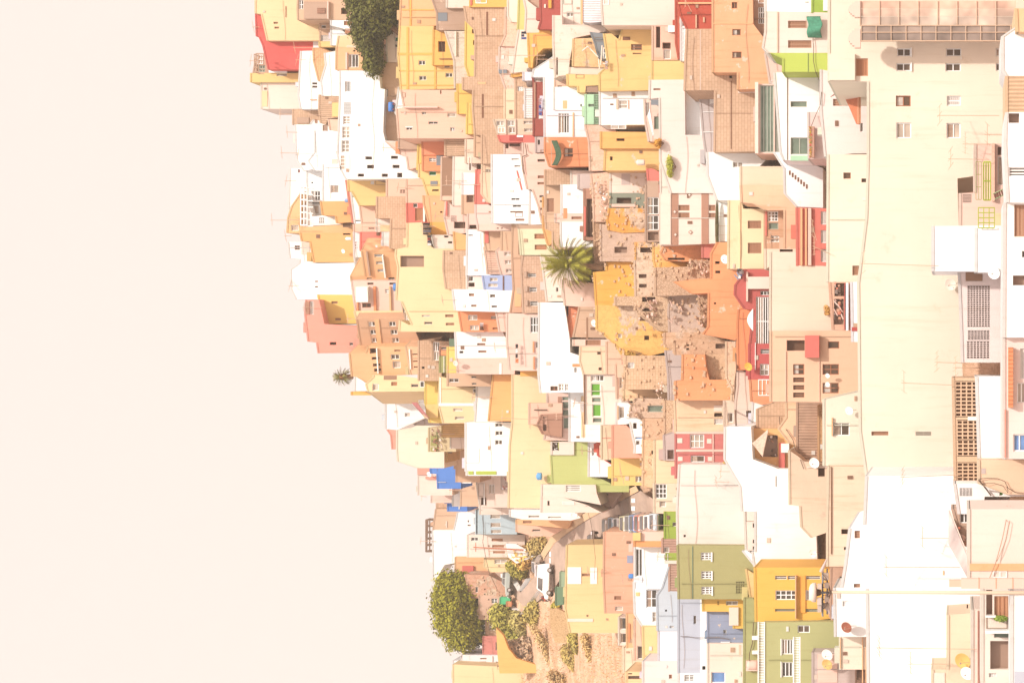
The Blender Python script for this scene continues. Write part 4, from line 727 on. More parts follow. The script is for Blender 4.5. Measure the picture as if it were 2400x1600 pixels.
H('white rounded porch with dark figures beside salmon house', [(1320, 740), (1447, 712), (1447, 1030), (1360, 1027), (1367, 970)], 'W', 'o:1345,748,1380,800;B:1365,877,1430,895;d:1372,910,1410,950')
H('white shed rooms beside the white gate', [(1195, 560), (1320, 570), (1325, 712), (1285, 760), (1195, 765)], 'W', 'l:1215,600,1270,705', 'peach_frame:E:0.1:1205,590,1213,715')
H('sandy block ruin with white window in middle', [(1280, 130), (1645, 130), (1640, 440), (1265, 440)], (250, 212, 172), 'w:1297,192,1358,244', m='blk', name='ruined_house')
H('thin dark fence house beside sandy block ruin', [(1188, 210), (1280, 220), (1265, 500), (1200, 530)], 'J', 'o:1200,330,1212,520;l:1220,330,1255,430')
H('sandy yellow ruin front with flat top', (1265, 438, 1532, 545), (254, 226, 180), m='stain', name='ruined_house')
H('grey ruin with large boarded window', [(1380, 520), (1642, 530), (1640, 702), (1320, 700), (1330, 600)], (232, 200, 172), 'e:1480,587,1620,648', m='ruin', name='ruined_house')
H('brown timber ruin wall beside grey boarded ruin', [(1380, 690), (1645, 700), (1640, 905), (1445, 900), (1445, 712)], (236, 194, 158), m='ruin', name='ruined_house')
H('ruin of loose stones between white porch and grey house', [(1640, 540), (1722, 540), (1735, 830), (1640, 890)], (242, 205, 168), m='stone', name='ruined_house')
H('narrow ruined lane front above the road', [(1440, 900), (1550, 905), (1540, 1365), (1440, 1330)], (253, 216, 172), 'o:1515,1000,1530,1035', m='ruin', name='ruined_house')
H('grey white gabled house with slate door', [(1632, 860), (1720, 780), (1740, 840), (1740, 1095), (1640, 1092)], 'f', 'y:1662,995,1720,1080', dy=-0.2)
H('pale yellow lane house beside the grey gabled house', [(1545, 905), (1640, 905), (1645, 1092), (1740, 1095), (1742, 1305), (1545, 1305)], (254, 236, 192))
H('cream house with barred window at road end', [(1540, 1303), (1760, 1303), (1770, 1600), (1545, 1575)], (254, 238, 206), 'k33:1552,1308,1655,1440;l:1590,1460,1650,1520')
H('white house with pale triple balcony window above street', [(510, 1312), (870, 1315), (880, 1395), (920, 1500), (690, 1430), (510, 1425)], 'C', 'l31:730,1320,865,1378', Y=233.6)
H('cream street house with white louvre above street', [(507, 1420), (700, 1430), (920, 1500), (1060, 1570), (505, 1570)], 'C', 'd31:700,1468,808,1498;o:560,1462,580,1505', Y=233.5, ext0=6)
H('grey white street house with green hatch above road', [(880, 1380), (1175, 1382), (1240, 1390), (1080, 1570), (1000, 1570), (920, 1490)], 'P', 'e:1010,1398,1120,1412;l:935,1465,1040,1510', 'sill:C:0.2:1000,1440,1100,1448', ext0=3)
T('A4')
H('row house with white garage front along the street', [(1000, -25), (1560, -20), (1640, 50), (1560, 75), (1110, 65), (1000, 40)], 'W', 'l:1170,28,1270,48;l:1350,38,1470,52;d:1560,8,1620,40', ext0=3)
H('peach street house with low wall along the road', [(1060, 65), (1420, 72), (1560, 80), (1520, 150), (1280, 125), (1060, 110)], 'E', 's:1120,78,1200,100', ext0=3)
H('sandy lower street house ending at the dry bank', [(1060, 110), (1290, 130), (1480, 150), (1360, 222), (1200, 215), (1060, 180)], 'J', 'd:1205,155,1280,175;l:1210,205,1300,215', ext0=3)

H('sandy rooftop house on the lower skyline', [(320, -30), (482, -30), (482, 162), (295, 165)], 'K', '', 'white_pipe:C:0.1:415,80,422,140')
H('white house stepping down the lower skyline', [(290, 165), (487, 165), (522, 0), (692, 0), (702, 205), (615, 212), (610, 422), (400, 482), (340, 580), (300, 640)], 'W', 's:612,72,625,90;s:612,112,640,125')
H('pale blue house with white windows and darker blue top', (700, -30, 930, 202), (212, 232, 238), 'l:820,12,912,58;l:822,95,916,137;l:825,160,922,192', 'blue_top:c:0.05:682,-25,756,200')
H('cream house with three orange brown doors', [(612, 205), (1005, 205), (1000, 412), (612, 412)], 'C', 'k12:643,230,708,262;x:832,240,935,265;x:838,298,945,322;x:846,352,955,376')
H('olive tan shed on the lower skyline', [(410, 330), (512, 330), (500, 400), (595, 410), (590, 480), (390, 480)], (226, 190, 150), 'o:490,390,520,402;o:488,458,515,468')
H('peach small house with pink box above ruined wall', (500, 410, 735, 580), 'E', 'b:605,490,650,510', 'pink_box:R:0.3:566,490,668,568')
H('half ruined brown wall behind the big tree', [(590, 570), (800, 575), (880, 680), (890, 780), (640, 790)], (232, 180, 150), 'k:682,685,706,735;o:760,620,772,632;o:765,700,776,712;o:765,745,776,757', m='ruin', name='ruined_house')
H('pinkish wall with round holes right of the tree trunk', [(720, 760), (892, 775), (890, 860), (840, 985), (720, 985)], (240, 198, 172), 'k22:830,790,885,835;o:800,795,812,806;o:800,920,812,930;o:765,950,775,960', m='stain')
H('pale yellow garage house above the road bend', [(770, 412), (980, 412), (975, 548), (830, 550), (765, 500)], 'Y', 'l12:858,432,968,472')
H('bright white low wall at the dry bank', [(960, 285), (1060, 290), (1105, 400), (1060, 470), (985, 412)], 'W', name='garden_wall', roof=False, d=0.6)
H('tan wall with small grille behind the big tree', (780, 992, 872, 1132), 'K', 'k22:810,1025,860,1082')
H('rose pink house with white arch on the lower ridge', (755, 1135, 888, 1312), (248, 160, 148), 'l:868,1190,886,1265')
H('white lilac house with four windows on the lower ridge', [(560, 1308), (905, 1312), (908, 1425), (480, 1395), (482, 1362), (550, 1360)], 'L', 'd:555,1316,625,1353;s:727,1335,785,1348;s:720,1368,782,1382;s:570,1368,632,1380;s:868,1370,900,1382', 'pilaster:f:0.06:838,1318,848,1390')
H('pale yellow big blank house at the lower ridge end', [(480, 1395), (880, 1420), (905, 1470), (1000, 1475), (1015, 1610), (480, 1610)], 'Y', 'o:885,1405,902,1440')
H('sloping amber retaining wall under the lower ridge', [(873, 1060), (940, 1130), (985, 1250), (1060, 1340), (1110, 1400), (1145, 1475), (905, 1478), (885, 1300)], (254, 206, 124), m='p', name='garden_wall', d=1.0, roof=False)
H('yellow house with white inner court beside the road', [(1525, 300), (1868, 290), (1872, 640), (1882, 925), (1995, 930), (1998, 1107), (1555, 1107), (1510, 880)], (255, 230, 168), 's:1662,560,1735,586', 'white_court:W:0.06:1530,503,1655,656;white_court:W:0.05:1738,506,1800,656;white_strip:C:0.06:1530,975,1765,1003')
H('dry stone terrace wall on the grassy bank', [(1365, 890), (1430, 880), (1520, 985), (1545, 1110), (1535, 1205), (1415, 1195), (1370, 1040)], (250, 212, 160), m='stone', name='garden_wall', d=0.8, roof=False)

T('B4')
H('peach tan house with blue barrel and blue patch', [(65, 180), (332, 175), (337, 640), (342, 927), (75, 927), (60, 640)], (251, 200, 166), 's:155,768,220,802;l:162,862,234,902', 'blue_patch:b:0.03:274,395,326,465;tile_patch:P:0.03:288,282,326,362', m='stain')
H('pink white terrace blocks beside parked cars', (400, 178, 662, 262), 'P', '', 'amber_half_round:y:0.3:330,185,400,258')
H('orange painted ledge above white curtain house', [(345, 262), (662, 255), (662, 318), (345, 318)], (252, 182, 120))
H('white house with grey curtained balcony window', [(345, 310), (605, 315), (607, 692), (582, 707), (430, 702), (345, 702)], 'W', 'k12:350,335,414,588', 'frame:L:0.1:336,590,412,640')
H('lime house with small dark window beside cream block', (622, -10, 742, 242), (176, 198, 84), 'd:690,92,728,128')
H('brown corrugated roof piece above white gate', (600, 242, 742, 375), (226, 180, 158), 'l:612,320,660,370', m='rib')
H('lime wall with white sill beside olive house', (640, 372, 742, 470), (180, 200, 86), 'd:612,380,650,440', 'white_sill:C:0.3:620,440,740,470')
H('reddish corrugated front beside the olive house', (664, 470, 748, 727), (228, 184, 160), m='rib')
H('olive green house with three white grid windows', [(740, 303), (1372, 308), (1367, 520), (1412, 790), (1408, 797), (750, 797)], (190, 183, 126), 'm33:950,368,1058,438;m33:953,540,1060,610;m33:955,682,1063,752;v7x4:1272,637,1354,742', 'seam:u:0.03:872,310,880,792;sill:W:0.1:1044,366,1058,452;sill:W:0.1:1046,538,1060,624;sill:W:0.1:1050,680,1063,764')
H('big cream block with rusty marks above olive house', [(755, -440), (1120, -440), (1165, -430), (1312, -20), (1332, 303), (740, 303), (735, -20)], (255, 248, 234), 'y:792,205,812,228')
H('slate white building with slim window and white pipe', [(748, 797), (972, 797), (1018, 910), (1018, 1480), (748, 1478)], 'B', 'd:882,947,908,1025', 'white_pier:W:0.06:947,800,1016,1478')
H('dark slate blue wall with small white window', [(1018, 912), (1212, 912), (1252, 940), (1257, 1065), (1322, 1070), (1302, 1202), (1018, 1202)], 'b', 'k12:1157,1078,1188,1125', 'ledge:L:0.2:1135,1185,1220,1200', m='stain')
H('golden yellow corner house above dark slate wall', [(972, 797), (1357, 797), (1357, 1064), (1257, 1067), (1252, 912), (975, 910)], (255, 212, 108), 'l12:1182,815,1290,853;v2x2:1102,817,1120,850', 'cream_box:C:0.2:1212,870,1298,1035')
H('pale ice blue house with curved shoulder', [(660, 500), (668, 722), (747, 732), (747, 1092), (555, 1087), (550, 760), (600, 690)], (222, 229, 233), 'w:665,1040,705,1062;y:622,892,640,910', 'cream_patch:C:0.03:625,1042,645,1060')
H('white lilac lower wall under ice blue house', (565, 1090, 745, 1432), 'L')
H('cream flat building with blue painted window niche', (1018, 1202, 1352, 1600), 'C', 'B:1045,1465,1175,1565', 'rust_stain:J:0.02:1300,1215,1320,1320')
H('white house with wire railed dark balcony', [(337, 640), (440, 702), (545, 710), (552, 1050), (420, 1050), (345, 930)], 'W', 'k22:447,710,546,874;l21:505,915,540,1005', 'amber_hatch:y:0.05:355,733,390,768')
H('mustard house beneath wire railed balcony house', [(420, 1048), (548, 1050), (565, 1090), (567, 1367), (425, 1367)], (255, 228, 160), '', 'peach_edge:T:0.05:550,1092,564,1190')
H('white narrow house with two dark rooms by dry bank', (200, 960, 276, 1222), 'C', 'k:204,966,270,1074;d:208,1108,266,1200')
H('ochre narrow house beside peach sheet house', [(272, 930), (345, 930), (342, 1240), (275, 1245)], 'E', '', 'rail:T:0.1:285,1020,300,1190')
H('peach sheet house with dark bottom window', (343, 978, 420, 1362), 'J', 'd:366,1225,414,1345;o:328,1000,342,1080')
H('pale cream low house by the dry bank foot', (246, 1243, 345, 1472), (255, 240, 208), name='house')
H('yellow house with brown doors by the bank foot', (268, 1462, 425, 1610), (255, 232, 178), 'b:282,1500,400,1530;b:282,1475,320,1487')
H('white plain house with brown window above picture bottom', (422, 1365, 750, 1610), (255, 246, 234), 's:658,1488,686,1525')
H('white house with barred window at picture bottom', (748, 1476, 1020, 1610), 'W', 'k32:798,1490,890,1552')
H('olive wall with round white drums and cables', [(1355, 790), (1430, 790), (1478, 1010), (1478, 1610), (1350, 1610)], (190, 190, 128), '', 'white_drum:P:0.5:1370,1355,1474,1448;bracket:W:0.4:1425,1130,1476,1165;bracket:W:0.4:1425,1265,1476,1296')
H('white slanted gable strip beside the golden building', [(1340, 355), (1378, 355), (1452, 500), (1452, 660)], 'W', dy=-0.4)
H('amber slanted side of the golden building', [(1370, 520), (1450, 660), (1450, 1010), (1420, 860)], (254, 220, 150), dy=0.4)
H('golden building with grey glazed windows behind the mast', [(1450, 505), (2050, 505), (2147, 560), (2147, 960), (2010, 990), (1460, 1005)], (255, 206, 100), 'd21:1632,582,1740,616;d21:1748,582,1835,616;k24:1636,716,1830,804;e21:1632,886,1815,910;d21:1917,583,2050,615;k12:1912,714,1985,808;e21:1912,886,2045,914', 'orange_reveal:A:0.1:1862,582,1912,920;rail:E:0.4:1820,575,1830,970')
H('olive green house with white balustrade balconies', [(1540, 1010), (2150, 1000), (2182, 1140), (2182, 1610), (1540, 1610)], (200, 198, 138), 'k14:1694,1165,1795,1304;k13:1694,1374,1795,1510;m12:1840,1037,1952,1106', 'white_frame:W:0.06:1684,1160,1692,1310;white_frame:W:0.06:1684,1368,1692,1514')

T('C4')
H('huge plain white building with thin aerials', [(754, -333), (1600, -336), (1608, -150), (1517, -20), (1562, 450), (1562, 850), (1505, 860), (1505, 1440), (1360, 1442), (1360, 1610), (770, 1610), (760, 700), (525, 692), (562, 470), (600, 147), (735, 112)], 'W', 's31:638,168,688,238;s31:632,655,690,690', 'hatch:E:0.03:1450,535,1462,575', d=14, dy=1.5)
H('white box house with round rusty plate', [(457, 692), (772, 692), (772, 1142), (465, 1142)], 'W', 'w33:528,815,578,862')
H('cream flat roof house below the rusty plate', [(510, 1142), (708, 1142), (708, 1442), (512, 1442)], 'H', '', 'pipe:E:0.15:506,1150,512,1430;pipe:E:0.15:708,1080,716,1560;pipe:E:0.15:740,1080,748,1560')
H('pale pink terrace house with yellow dish', (258, 1285, 510, 1610), 'f', '', 'cream_floor:P:0.05:300,1300,480,1560', dy=-0.8)
H('brown dim lane wall beside the mast foot', [(425, 505), (545, 512), (530, 692), (460, 695), (440, 990), (415, 950)], (222, 178, 150), 'e:500,588,526,645')
H('beige stucco wall with orange dish and white dish', [(1502, 940), (1727, 890), (1730, 1610), (1362, 1610), (1362, 1442), (1502, 1440)], (255, 236, 202), 'o:1668,845,1682,880', 'pink_pipe:S:0.12:1705,890,1725,1070;sheet:C:0.05:1365,1470,1468,1600')
H('cream building with dark corner window at picture right', [(1695, -30), (2240, -30), (2240, 605), (1695, 605)], (255, 246, 230), 'k12:1912,540,2040,600', 'tan_base:E:0.06:1696,470,2238,536')
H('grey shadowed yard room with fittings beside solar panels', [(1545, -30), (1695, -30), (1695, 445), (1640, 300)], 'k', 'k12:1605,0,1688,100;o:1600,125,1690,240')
H('open white framed terraces with red louvre at picture right', (1818, 700, 2092, 1610), 'C', 'y:1848,710,1905,940;x14:1922,768,2072,960;y:1848,955,2040,1066;e:1920,1098,2056,1150;y:1885,1180,2082,1440;l33:1872,1475,1942,1512', 'white_slab:W:0.9:1840,1068,2090,1092;white_slab:W:0.5:1840,940,1935,955', d=5)
H('bright white wall at the picture right edge', (2090, 640, 2260, 1610), 'W', '', 'blue_patch:B:0.05:2110,1458,2250,1600')
H('white ledge with thin pink rails under the terraces', (1726, 890, 1842, 1610), 'C', '', 'rail:S:0.2:1768,900,1774,1600;rail:S:0.2:1800,900,1805,1600;rail:W:0.3:1824,780,1834,1600')

T('C1')
H('brick red wall with white mounted fittings', [(500, -20), (827, -20), (827, 267), (590, 267), (535, 150)], (212, 98, 78), '', 'rail:E:0.2:510,26,820,40;vent:K:0.1:737,162,752,208;drain_pipe:K:0.15:668,140,680,260')
H('white vertical louvred stair front beside brick red wall', [(535, 145), (630, 145), (625, 262), (582, 270), (577, 565), (537, 560)], 'W', ';'.join('l:%d,%d,%d,%d' % (546, 168 + i * 42, 580, 200 + i * 42) for i in range(9)))
H('ochre sunken courtyard with stacked dark doorways', [(275, 238), (490, 238), (500, 400), (535, 552), (275, 555)], 'J', 'o:302,245,342,440;o:362,392,438,450;l:370,455,438,545', 'white_tank:W:0.3:418,240,482,300', m='stain')
H('red drainpipes bundle wall beside the sunken courtyard', [(488, -20), (512, -20), (536, 545), (515, 545), (490, 400)], (215, 105, 82), dy=-0.3, d=1)
H('smooth yellow plaster wall beneath sunken courtyard', (270, 560, 577, 736), 'y')
H('pitted orange brown tower with two square windows', [(828, -20), (1192, -20), (1197, 220), (1212, 420), (1312, 490), (1357, 770), (1240, 817), (1060, 822), (1060, 667), (830, 667)], (253, 200, 152), 'b:1005,270,1082,326;b:1005,477,1090,536;b12:1000,22,1050,80', 'ledge:E:0.06:830,214,1190,222', m='stain')
H('vast bare block building with vertical seams', [(590, 268), (822, 266), (830, 667), (1060, 667), (1060, 822), (1240, 822), (1217, 1392), (845, 1397), (850, 832), (570, 832), (577, 565)], (240, 202, 168), 'o:977,672,1002,720', 'seam:n:0.03:990,745,998,1370;seam:C:0.03:708,275,714,828;white_lintel:C:0.1:1058,820,1236,856;seam:n:0.02:848,1040,1210,1044', m='blk', d=10)
H('grey carport wall with white partitions', [(705, 838), (852, 836), (850, 1020), (842, 1482), (775, 1482), (740, 1240), (720, 1000)], (228, 214, 208), '', 'partition:W:0.1:735,1028,845,1034;partition:W:0.1:738,1212,842,1218;white_box:W:0.2:800,830,852,955')
H('bright white sliver house beside the grey carport', [(570, 834), (690, 800), (722, 1000), (742, 1245), (570, 1245)], 'W')
H('tall cream white house with small grey hatches', [(250, 735), (567, 732), (572, 1240), (697, 1242), (737, 1470), (790, 1640), (797, 1775), (445, 1775), (345, 1480), (340, 900), (245, 910)], (255, 248, 234), 's:280,813,345,830', 'grey_hatch:U:0.04:258,918,340,966')
H('small courtyard nook with white awning and planter', [(200, 912), (342, 912), (345, 1300), (240, 1300), (205, 1100)], 'P', 'd12:208,942,240,1065;e:285,1070,338,1190')
H('amber painted low house with black vent below round window house', [(-200, 1210), (245, 1215), (250, 1365), (-200, 1365)], (254, 198, 120), 'o:-60,1272,15,1296;l12:-110,1150,30,1185', m='stain')
H('worn yellow house with round flower pot beside salmon gable', [(-160, 1365), (220, 1368), (215, 1568), (-170, 1568)], (254, 212, 140), 'o:-310,1438,-290,1475'.replace('-310', '-120').replace('-290', '-95'), m='stain')
H('pinkish stained alley house beside amber low house', [(-345, 1148), (-200, 1150), (-190, 1570), (-300, 1570), (-310, 1300)], (252, 216, 190), 'o:-318,1298,-306,1330;o:-312,1440,-285,1480', m='ruin')
H('brown shaded old house with white grid window', [(1190, -20), (1312, -20), (1305, 430), (1210, 420), (1197, 220)], (206, 166, 140), 'k:1243,-25,1305,34;m33:1243,66,1303,220', m='stain')
H('cream house front with white ledges at picture top', (1310, -20, 1752, 112), 'W', 'y:1675,18,1710,26')
H('lime panel house with grey sheet at picture top', (1745, -20, 1945, 122), (178, 208, 92), '', 'grey_sheet:L:0.1:1840,-18,1940,102')
H('cream house with brown shutters and green draped awning', [(1315, 106), (1945, 122), (1945, 487), (1345, 489), (1290, 440), (1312, 300)], (255, 246, 228), 's21:1517,192,1690,260;s21:1517,372,1732,442', 'pilaster:J:0.08:1415,112,1426,485')
H('bright lime wall below the green draped awning', [(1365, 488), (1480, 488), (1945, 488), (1945, 662), (1475, 662), (1478, 540)], (210, 228, 108), '', 'seam:u:0.03:1700,490,1704,660')
H('beige narrow stair house beside the bright lime wall', [(1310, 488), (1365, 488), (1478, 545), (1475, 665), (1395, 668), (1392, 775), (1355, 770)], 'P', 'y:1410,545,1470,585;l:1360,738,1390,770')
H('white house with teal glass veranda and staircase window', [(1395, 668), (1805, 658), (1822, 1030), (1712, 1162), (1707, 1482), (1480, 1472), (1450, 1400)], 'W', 'e:1540,932,1690,984;e12:1540,1264,1704,1420', 'trim:n:0.05:1508,668,1514,1470;green_ledge:M:0.15:1540,1432,1704,1478;brown_pipe:n:0.15:1806,660,1816,1028')
H('teal glazed winter garden veranda', [(1240, 772), (1452, 772), (1448, 1415), (1228, 1412)], 'P', 'e14:1262,785,1386,1400;e1x9:1395,785,1444,1405', 'roof_bar:C:0.3:1216,760,1246,1412', dy=-0.6)
H('pale pink white house with flower balcony', [(1707, 1030), (1945, 1030), (1945, 1455), (1712, 1460)], (255, 240, 228), 'k:1870,1290,1935,1320')
T('D1')
H('white house with tiled lean-to and lizard ornament', [(20, 640), (458, 745), (458, 1405), (310, 1410), (60, 1440), (20, 1000)], (255, 248, 238), 's:117,760,160,812;s31:127,910,250,974;d:375,1130,402,1210')
H('immense pale yellow apartment block with few windows', [(95, -20), (1900, -20), (1900, 250), (1690, 340), (1690, 820), (1620, 1310), (1500, 1320), (1270, 1640), (1290, 2500), (1320, 3500), (1245, 3480), (1245, 4372), (440, 4372), (380, 3950), (365, 2600), (440, 2000), (455, 1400), (455, 750), (95, 747)], 'H',
  'd12:715,446,840,518;d12:708,582,840,652;d12:1165,446,1305,518;d12:1160,582,1300,656;d12:1622,446,1690,518;d12:1622,582,1690,652;b12:705,880,840,978;w21:1172,882,1300,972;l12:708,1128,845,1270;l12:1170,1132,1298,1270;x:337,538,448,700;s:480,3961,635,3998;v7x2:885,3964,1030,3998;G:608,4315,664,4362',
  'sill:W:0.1:840,440,852,525;sill:W:0.1:840,578,852,658;panel:H:0.3:96,500,330,742;sill:W:0.1:1302,525,1308,548', Y=152, d=16, name='apartment_building')
H('pale cream annex left of the immense yellow block', [(85, 1420), (445, 1420), (440, 2000), (365, 2590), (80, 2590)], 'H', 'b:222,1586,290,1643;b:388,1640,438,1676;s:305,2440,418,2528', Y=165)
H('white pink wall piece beside red terrace clutter', [(300, 2590), (375, 2590), (370, 3140), (310, 3140)], 'L', '', 'red_base:D:0.1:300,3005,368,3040', Y=158)
H('open red brown terrace strip crowded with belongings', [(100, 2590), (305, 2590), (300, 3040), (130, 3030)], (240, 190, 160), 'y:140,2600,230,2720;y:135,2745,225,2980', 'red_rail:D:0.3:232,2600,240,3030;white_rail:W:0.35:248,2600,270,3035;red_rail:D:0.3:288,2600,300,3040', Y=160)
H('white corner house with corrugated lean-to at picture right', [(1690, 340), (1820, 250), (1900, 250), (1900, 700), (1730, 705), (1692, 640)], 'W', Y=132)
H('tan block corner at the upper picture right', [(1815, 80), (1900, 80), (1900, 295), (1825, 295)], (254, 220, 170), Y=131)
H('rusty corrugated roof front at picture right', (1728, 700, 1900, 1032), (250, 212, 172), 'y:1740,1034,1838,1060', m='rib', Y=131)
H('white house edge with plant window at picture right', [(1730, 1032), (1900, 1032), (1900, 1900), (1740, 1860), (1715, 1320), (1720, 1140)], 'W', 'y:1742,1040,1838,1130;k31:1742,1537,1900,1620', Y=130)
H('cream terrace strip with green railings behind', [(1440, 1320), (1700, 1320), (1705, 2095), (1300, 2095), (1300, 1775), (1440, 1770)], 'P', 'y:1640,1350,1695,1425;l:1640,1440,1695,1700;v6x9:1320,1785,1400,1860', 'beige_post:J:0.3:1585,1320,1612,1850;yellow_panel:Y:0.2:1620,1960,1695,2080', Y=140)
H('white blank roof box beneath the green railings', [(1050, 2078), (1445, 2070), (1445, 2490), (1050, 2492)], (255, 250, 244), Y=139, d=8)
H('white low wing beside the white roof box', (1445, 2093, 1708, 2500), 'W', Y=138)
H('white pierced block wall with many small holes', [(1290, 2488), (1708, 2500), (1700, 3330), (1320, 3330), (1310, 3000)], (255, 246, 236), 'v9x7:1345,2490,1500,2580;v22x8:1360,2625,1570,3000;v8x7:1365,3035,1565,3120;v8x7:1355,3135,1565,3290', Y=141)
H('tan carved screen block parapet', [(1236, 3470), (1450, 3470), (1472, 4220), (1470, 4440), (1255, 4440)], (246, 206, 168), 'v9x4:1252,3505,1455,3825;v5x4:1266,3860,1468,4035;v4x4:1270,4040,1470,4185;v5x4:1268,4250,1470,4415', 'white_block:W:0.05:1365,3828,1470,3858', Y=140)
H('white flat wall right of the carved screen parapet', [(1452, 3458), (1722, 3456), (1715, 4220), (1475, 4222)], 'W', Y=138)
H('beige corner wall with loose cables', [(1472, 4222), (1900, 4225), (1900, 4540), (1740, 4540), (1475, 4440)], (255, 230, 194), '', 'grey_mark:f:0.02:1490,4300,1530,4350', Y=136)
H('white yard front with orange pierced vent block', [(1250, 4440), (1740, 4440), (1742, 4560), (1520, 4560), (1500, 4720), (1290, 4720)], (255, 248, 240), 'v7x4:1288,4482,1408,4553;G:1655,4452,1692,4550', Y=137)
H('white house row with tiled eave at picture right', [(1705, 3100), (1900, 3080), (1900, 4215), (1705, 4215)], (255, 246, 234), 'l13:1846,3200,1898,3480;l12:1818,3515,1898,3700;B12:1782,3988,1898,4145', 'tile_eave:T/tile:0.5:1736,3190,1780,3740;pink_pipe:S:0.15:1702,3760,1712,4200', Y=131)
H('white ribbed house with tan louvres at picture right', [(1712, 1860), (1900, 1860), (1900, 3100), (1705, 3100)], (255, 250, 242), 's13:1792,1880,1898,2175;k:1862,2305,1898,2365;y:1780,2530,1898,2620', Y=130.5)

# ================================================================ trees and plants
def pt(x, y, Y): p = q(x, y); return at(p[0], p[1], Y)
def ydep(x, y, dy=0.0): p = q(x, y); return Yg(*p) + dy
def crown_mesh(poly, Y, thick, n, leaf, clump):
    """Leaf-sized faces in clumps through the volume a crown of this outline fills."""
    P = [pt(x, y, Y) for x, y in poly]; po = [(p.x, p.z) for p in P]
    x0, x1 = min(p[0] for p in po), max(p[0] for p in po); z0, z1 = min(p[1] for p in po), max(p[1] for p in po)
    def edge(p):
        d = 1e9
        for a, b in zip(po, po[1:] + po[:1]):
            ax, az = a; bx, bz = b; l = (bx - ax) ** 2 + (bz - az) ** 2 or 1
            t = max(0, min(1, ((p[0] - ax) * (bx - ax) + (p[1] - az) * (bz - az)) / l)); d = min(d, math.hypot(p[0] - ax - t * (bx - ax), p[1] - az - t * (bz - az)))
        return d
    vs, fs = [], []; k = 0; tries = 0
    while k < n and tries < n * 20:
        tries += 1
        c = (random.uniform(x0, x1), random.uniform(z0, z1))
        if not inside(c, po): continue
        e = edge(c); r = clump * random.uniform(0.6, 1.25)
        if e < r * 0.25: continue
        dep = min(1.0, e / (thick * 0.7)); yo = random.uniform(-1, 1) * thick * math.sqrt(max(0.05, dep)); k += 1
        for _ in range(34):
            dv = Vector((random.gauss(0, 1), random.gauss(0, 1), random.gauss(0, .8))).normalized() * r * random.uniform(0.55, 1.0)
            o = Vector((c[0], Y + yo, c[1])) + dv
            nrm = (dv.normalized() + Vector((random.uniform(-.7, .7), random.uniform(-.7, .7), random.uniform(-.2, .9)))).normalized()
            u = nrm.orthogonal().normalized(); u = Matrix.Rotation(random.uniform(0, 6.28), 3, nrm) @ u; v = nrm.cross(u); s = leaf * random.uniform(0.6, 1.3)
            i = len(vs); vs += [o - u * s, o + v * s * .45, o + u * s, o - v * s * .45]; fs.append([i, i + 1, i + 2, i + 3])
    return vs, fs
LEAF = {}
def tree(label, poly, root_xy, fork_xy, c, thick, n, leaf=0.3, clump=0.9, Y=None, dy=0.0, name='tree'):
    Y = (ydep(*root_xy) if Y is None else Y) + dy; b = pt(root_xy[0], root_xy[1], Y)
    r = empty(name, b, label, 'tree')
    vs, fs = crown_mesh(poly, Y, thick, n, leaf, clump); vs = [v - b for v in vs]
    obj('crown', vs, fs, mat(c, 'leaf'), r)
    f = pt(fork_xy[0], fork_xy[1], Y) - b; cx = sum(p[0] for p in poly) / len(poly); cy = sum(p[1] for p in poly) / len(poly); M = MB()
    M.tube((0, 0, -2.5), f, 0.42, 9, 0.30)
    for k in range(9):
        i = k * len(poly) // 9; x, y = poly[i]; e = pt(cx + (x - cx) * .62, cy + (y - cy) * .62, Y) - b; e.y += random.uniform(-1, 1) * thick * .5
        mid = f.lerp(e, .5) + Vector((0, 0, .3)); M.tube(f, mid, .17, 6, .1).tube(mid, e, .1, 5, .03)
    M.build('trunk', mat((150, 112, 84), 'flat'), r); return r
T('A4')
tree('big round green tree on the lower ridge', [(470, 560), (560, 580), (660, 640), (690, 720), (725, 830), (720, 900), (770, 990), (745, 1070), (795, 1140), (720, 1160), (700, 1210), (640, 1270), (560, 1235), (470, 1250), (430, 1190), (430, 1130), (350, 1110), (320, 1020), (340, 960), (290, 890), (320, 800), (300, 750), (330, 690), (305, 630), (370, 580)], (900, 850), (740, 850), (134, 130, 30), 5.0, 900, 0.25, 1.2)
T('A1')
tree('dark dense tree between the white block and the banded yellow building', [(985, -60), (1490, -60), (1485, 20), (1460, 140), (1410, 225), (1395, 295), (1310, 318), (1290, 440), (1300, 590), (1285, 690), (1245, 705), (1180, 660), (1150, 600), (1190, 520), (1110, 470), (1080, 400), (1050, 330), (1040, 240), (1015, 160), (1045, 110), (1000, 60)], (1420, 420), (1330, 200), (80, 80, 8), 3.2, 620, 0.20, .85, dy=-2.5)
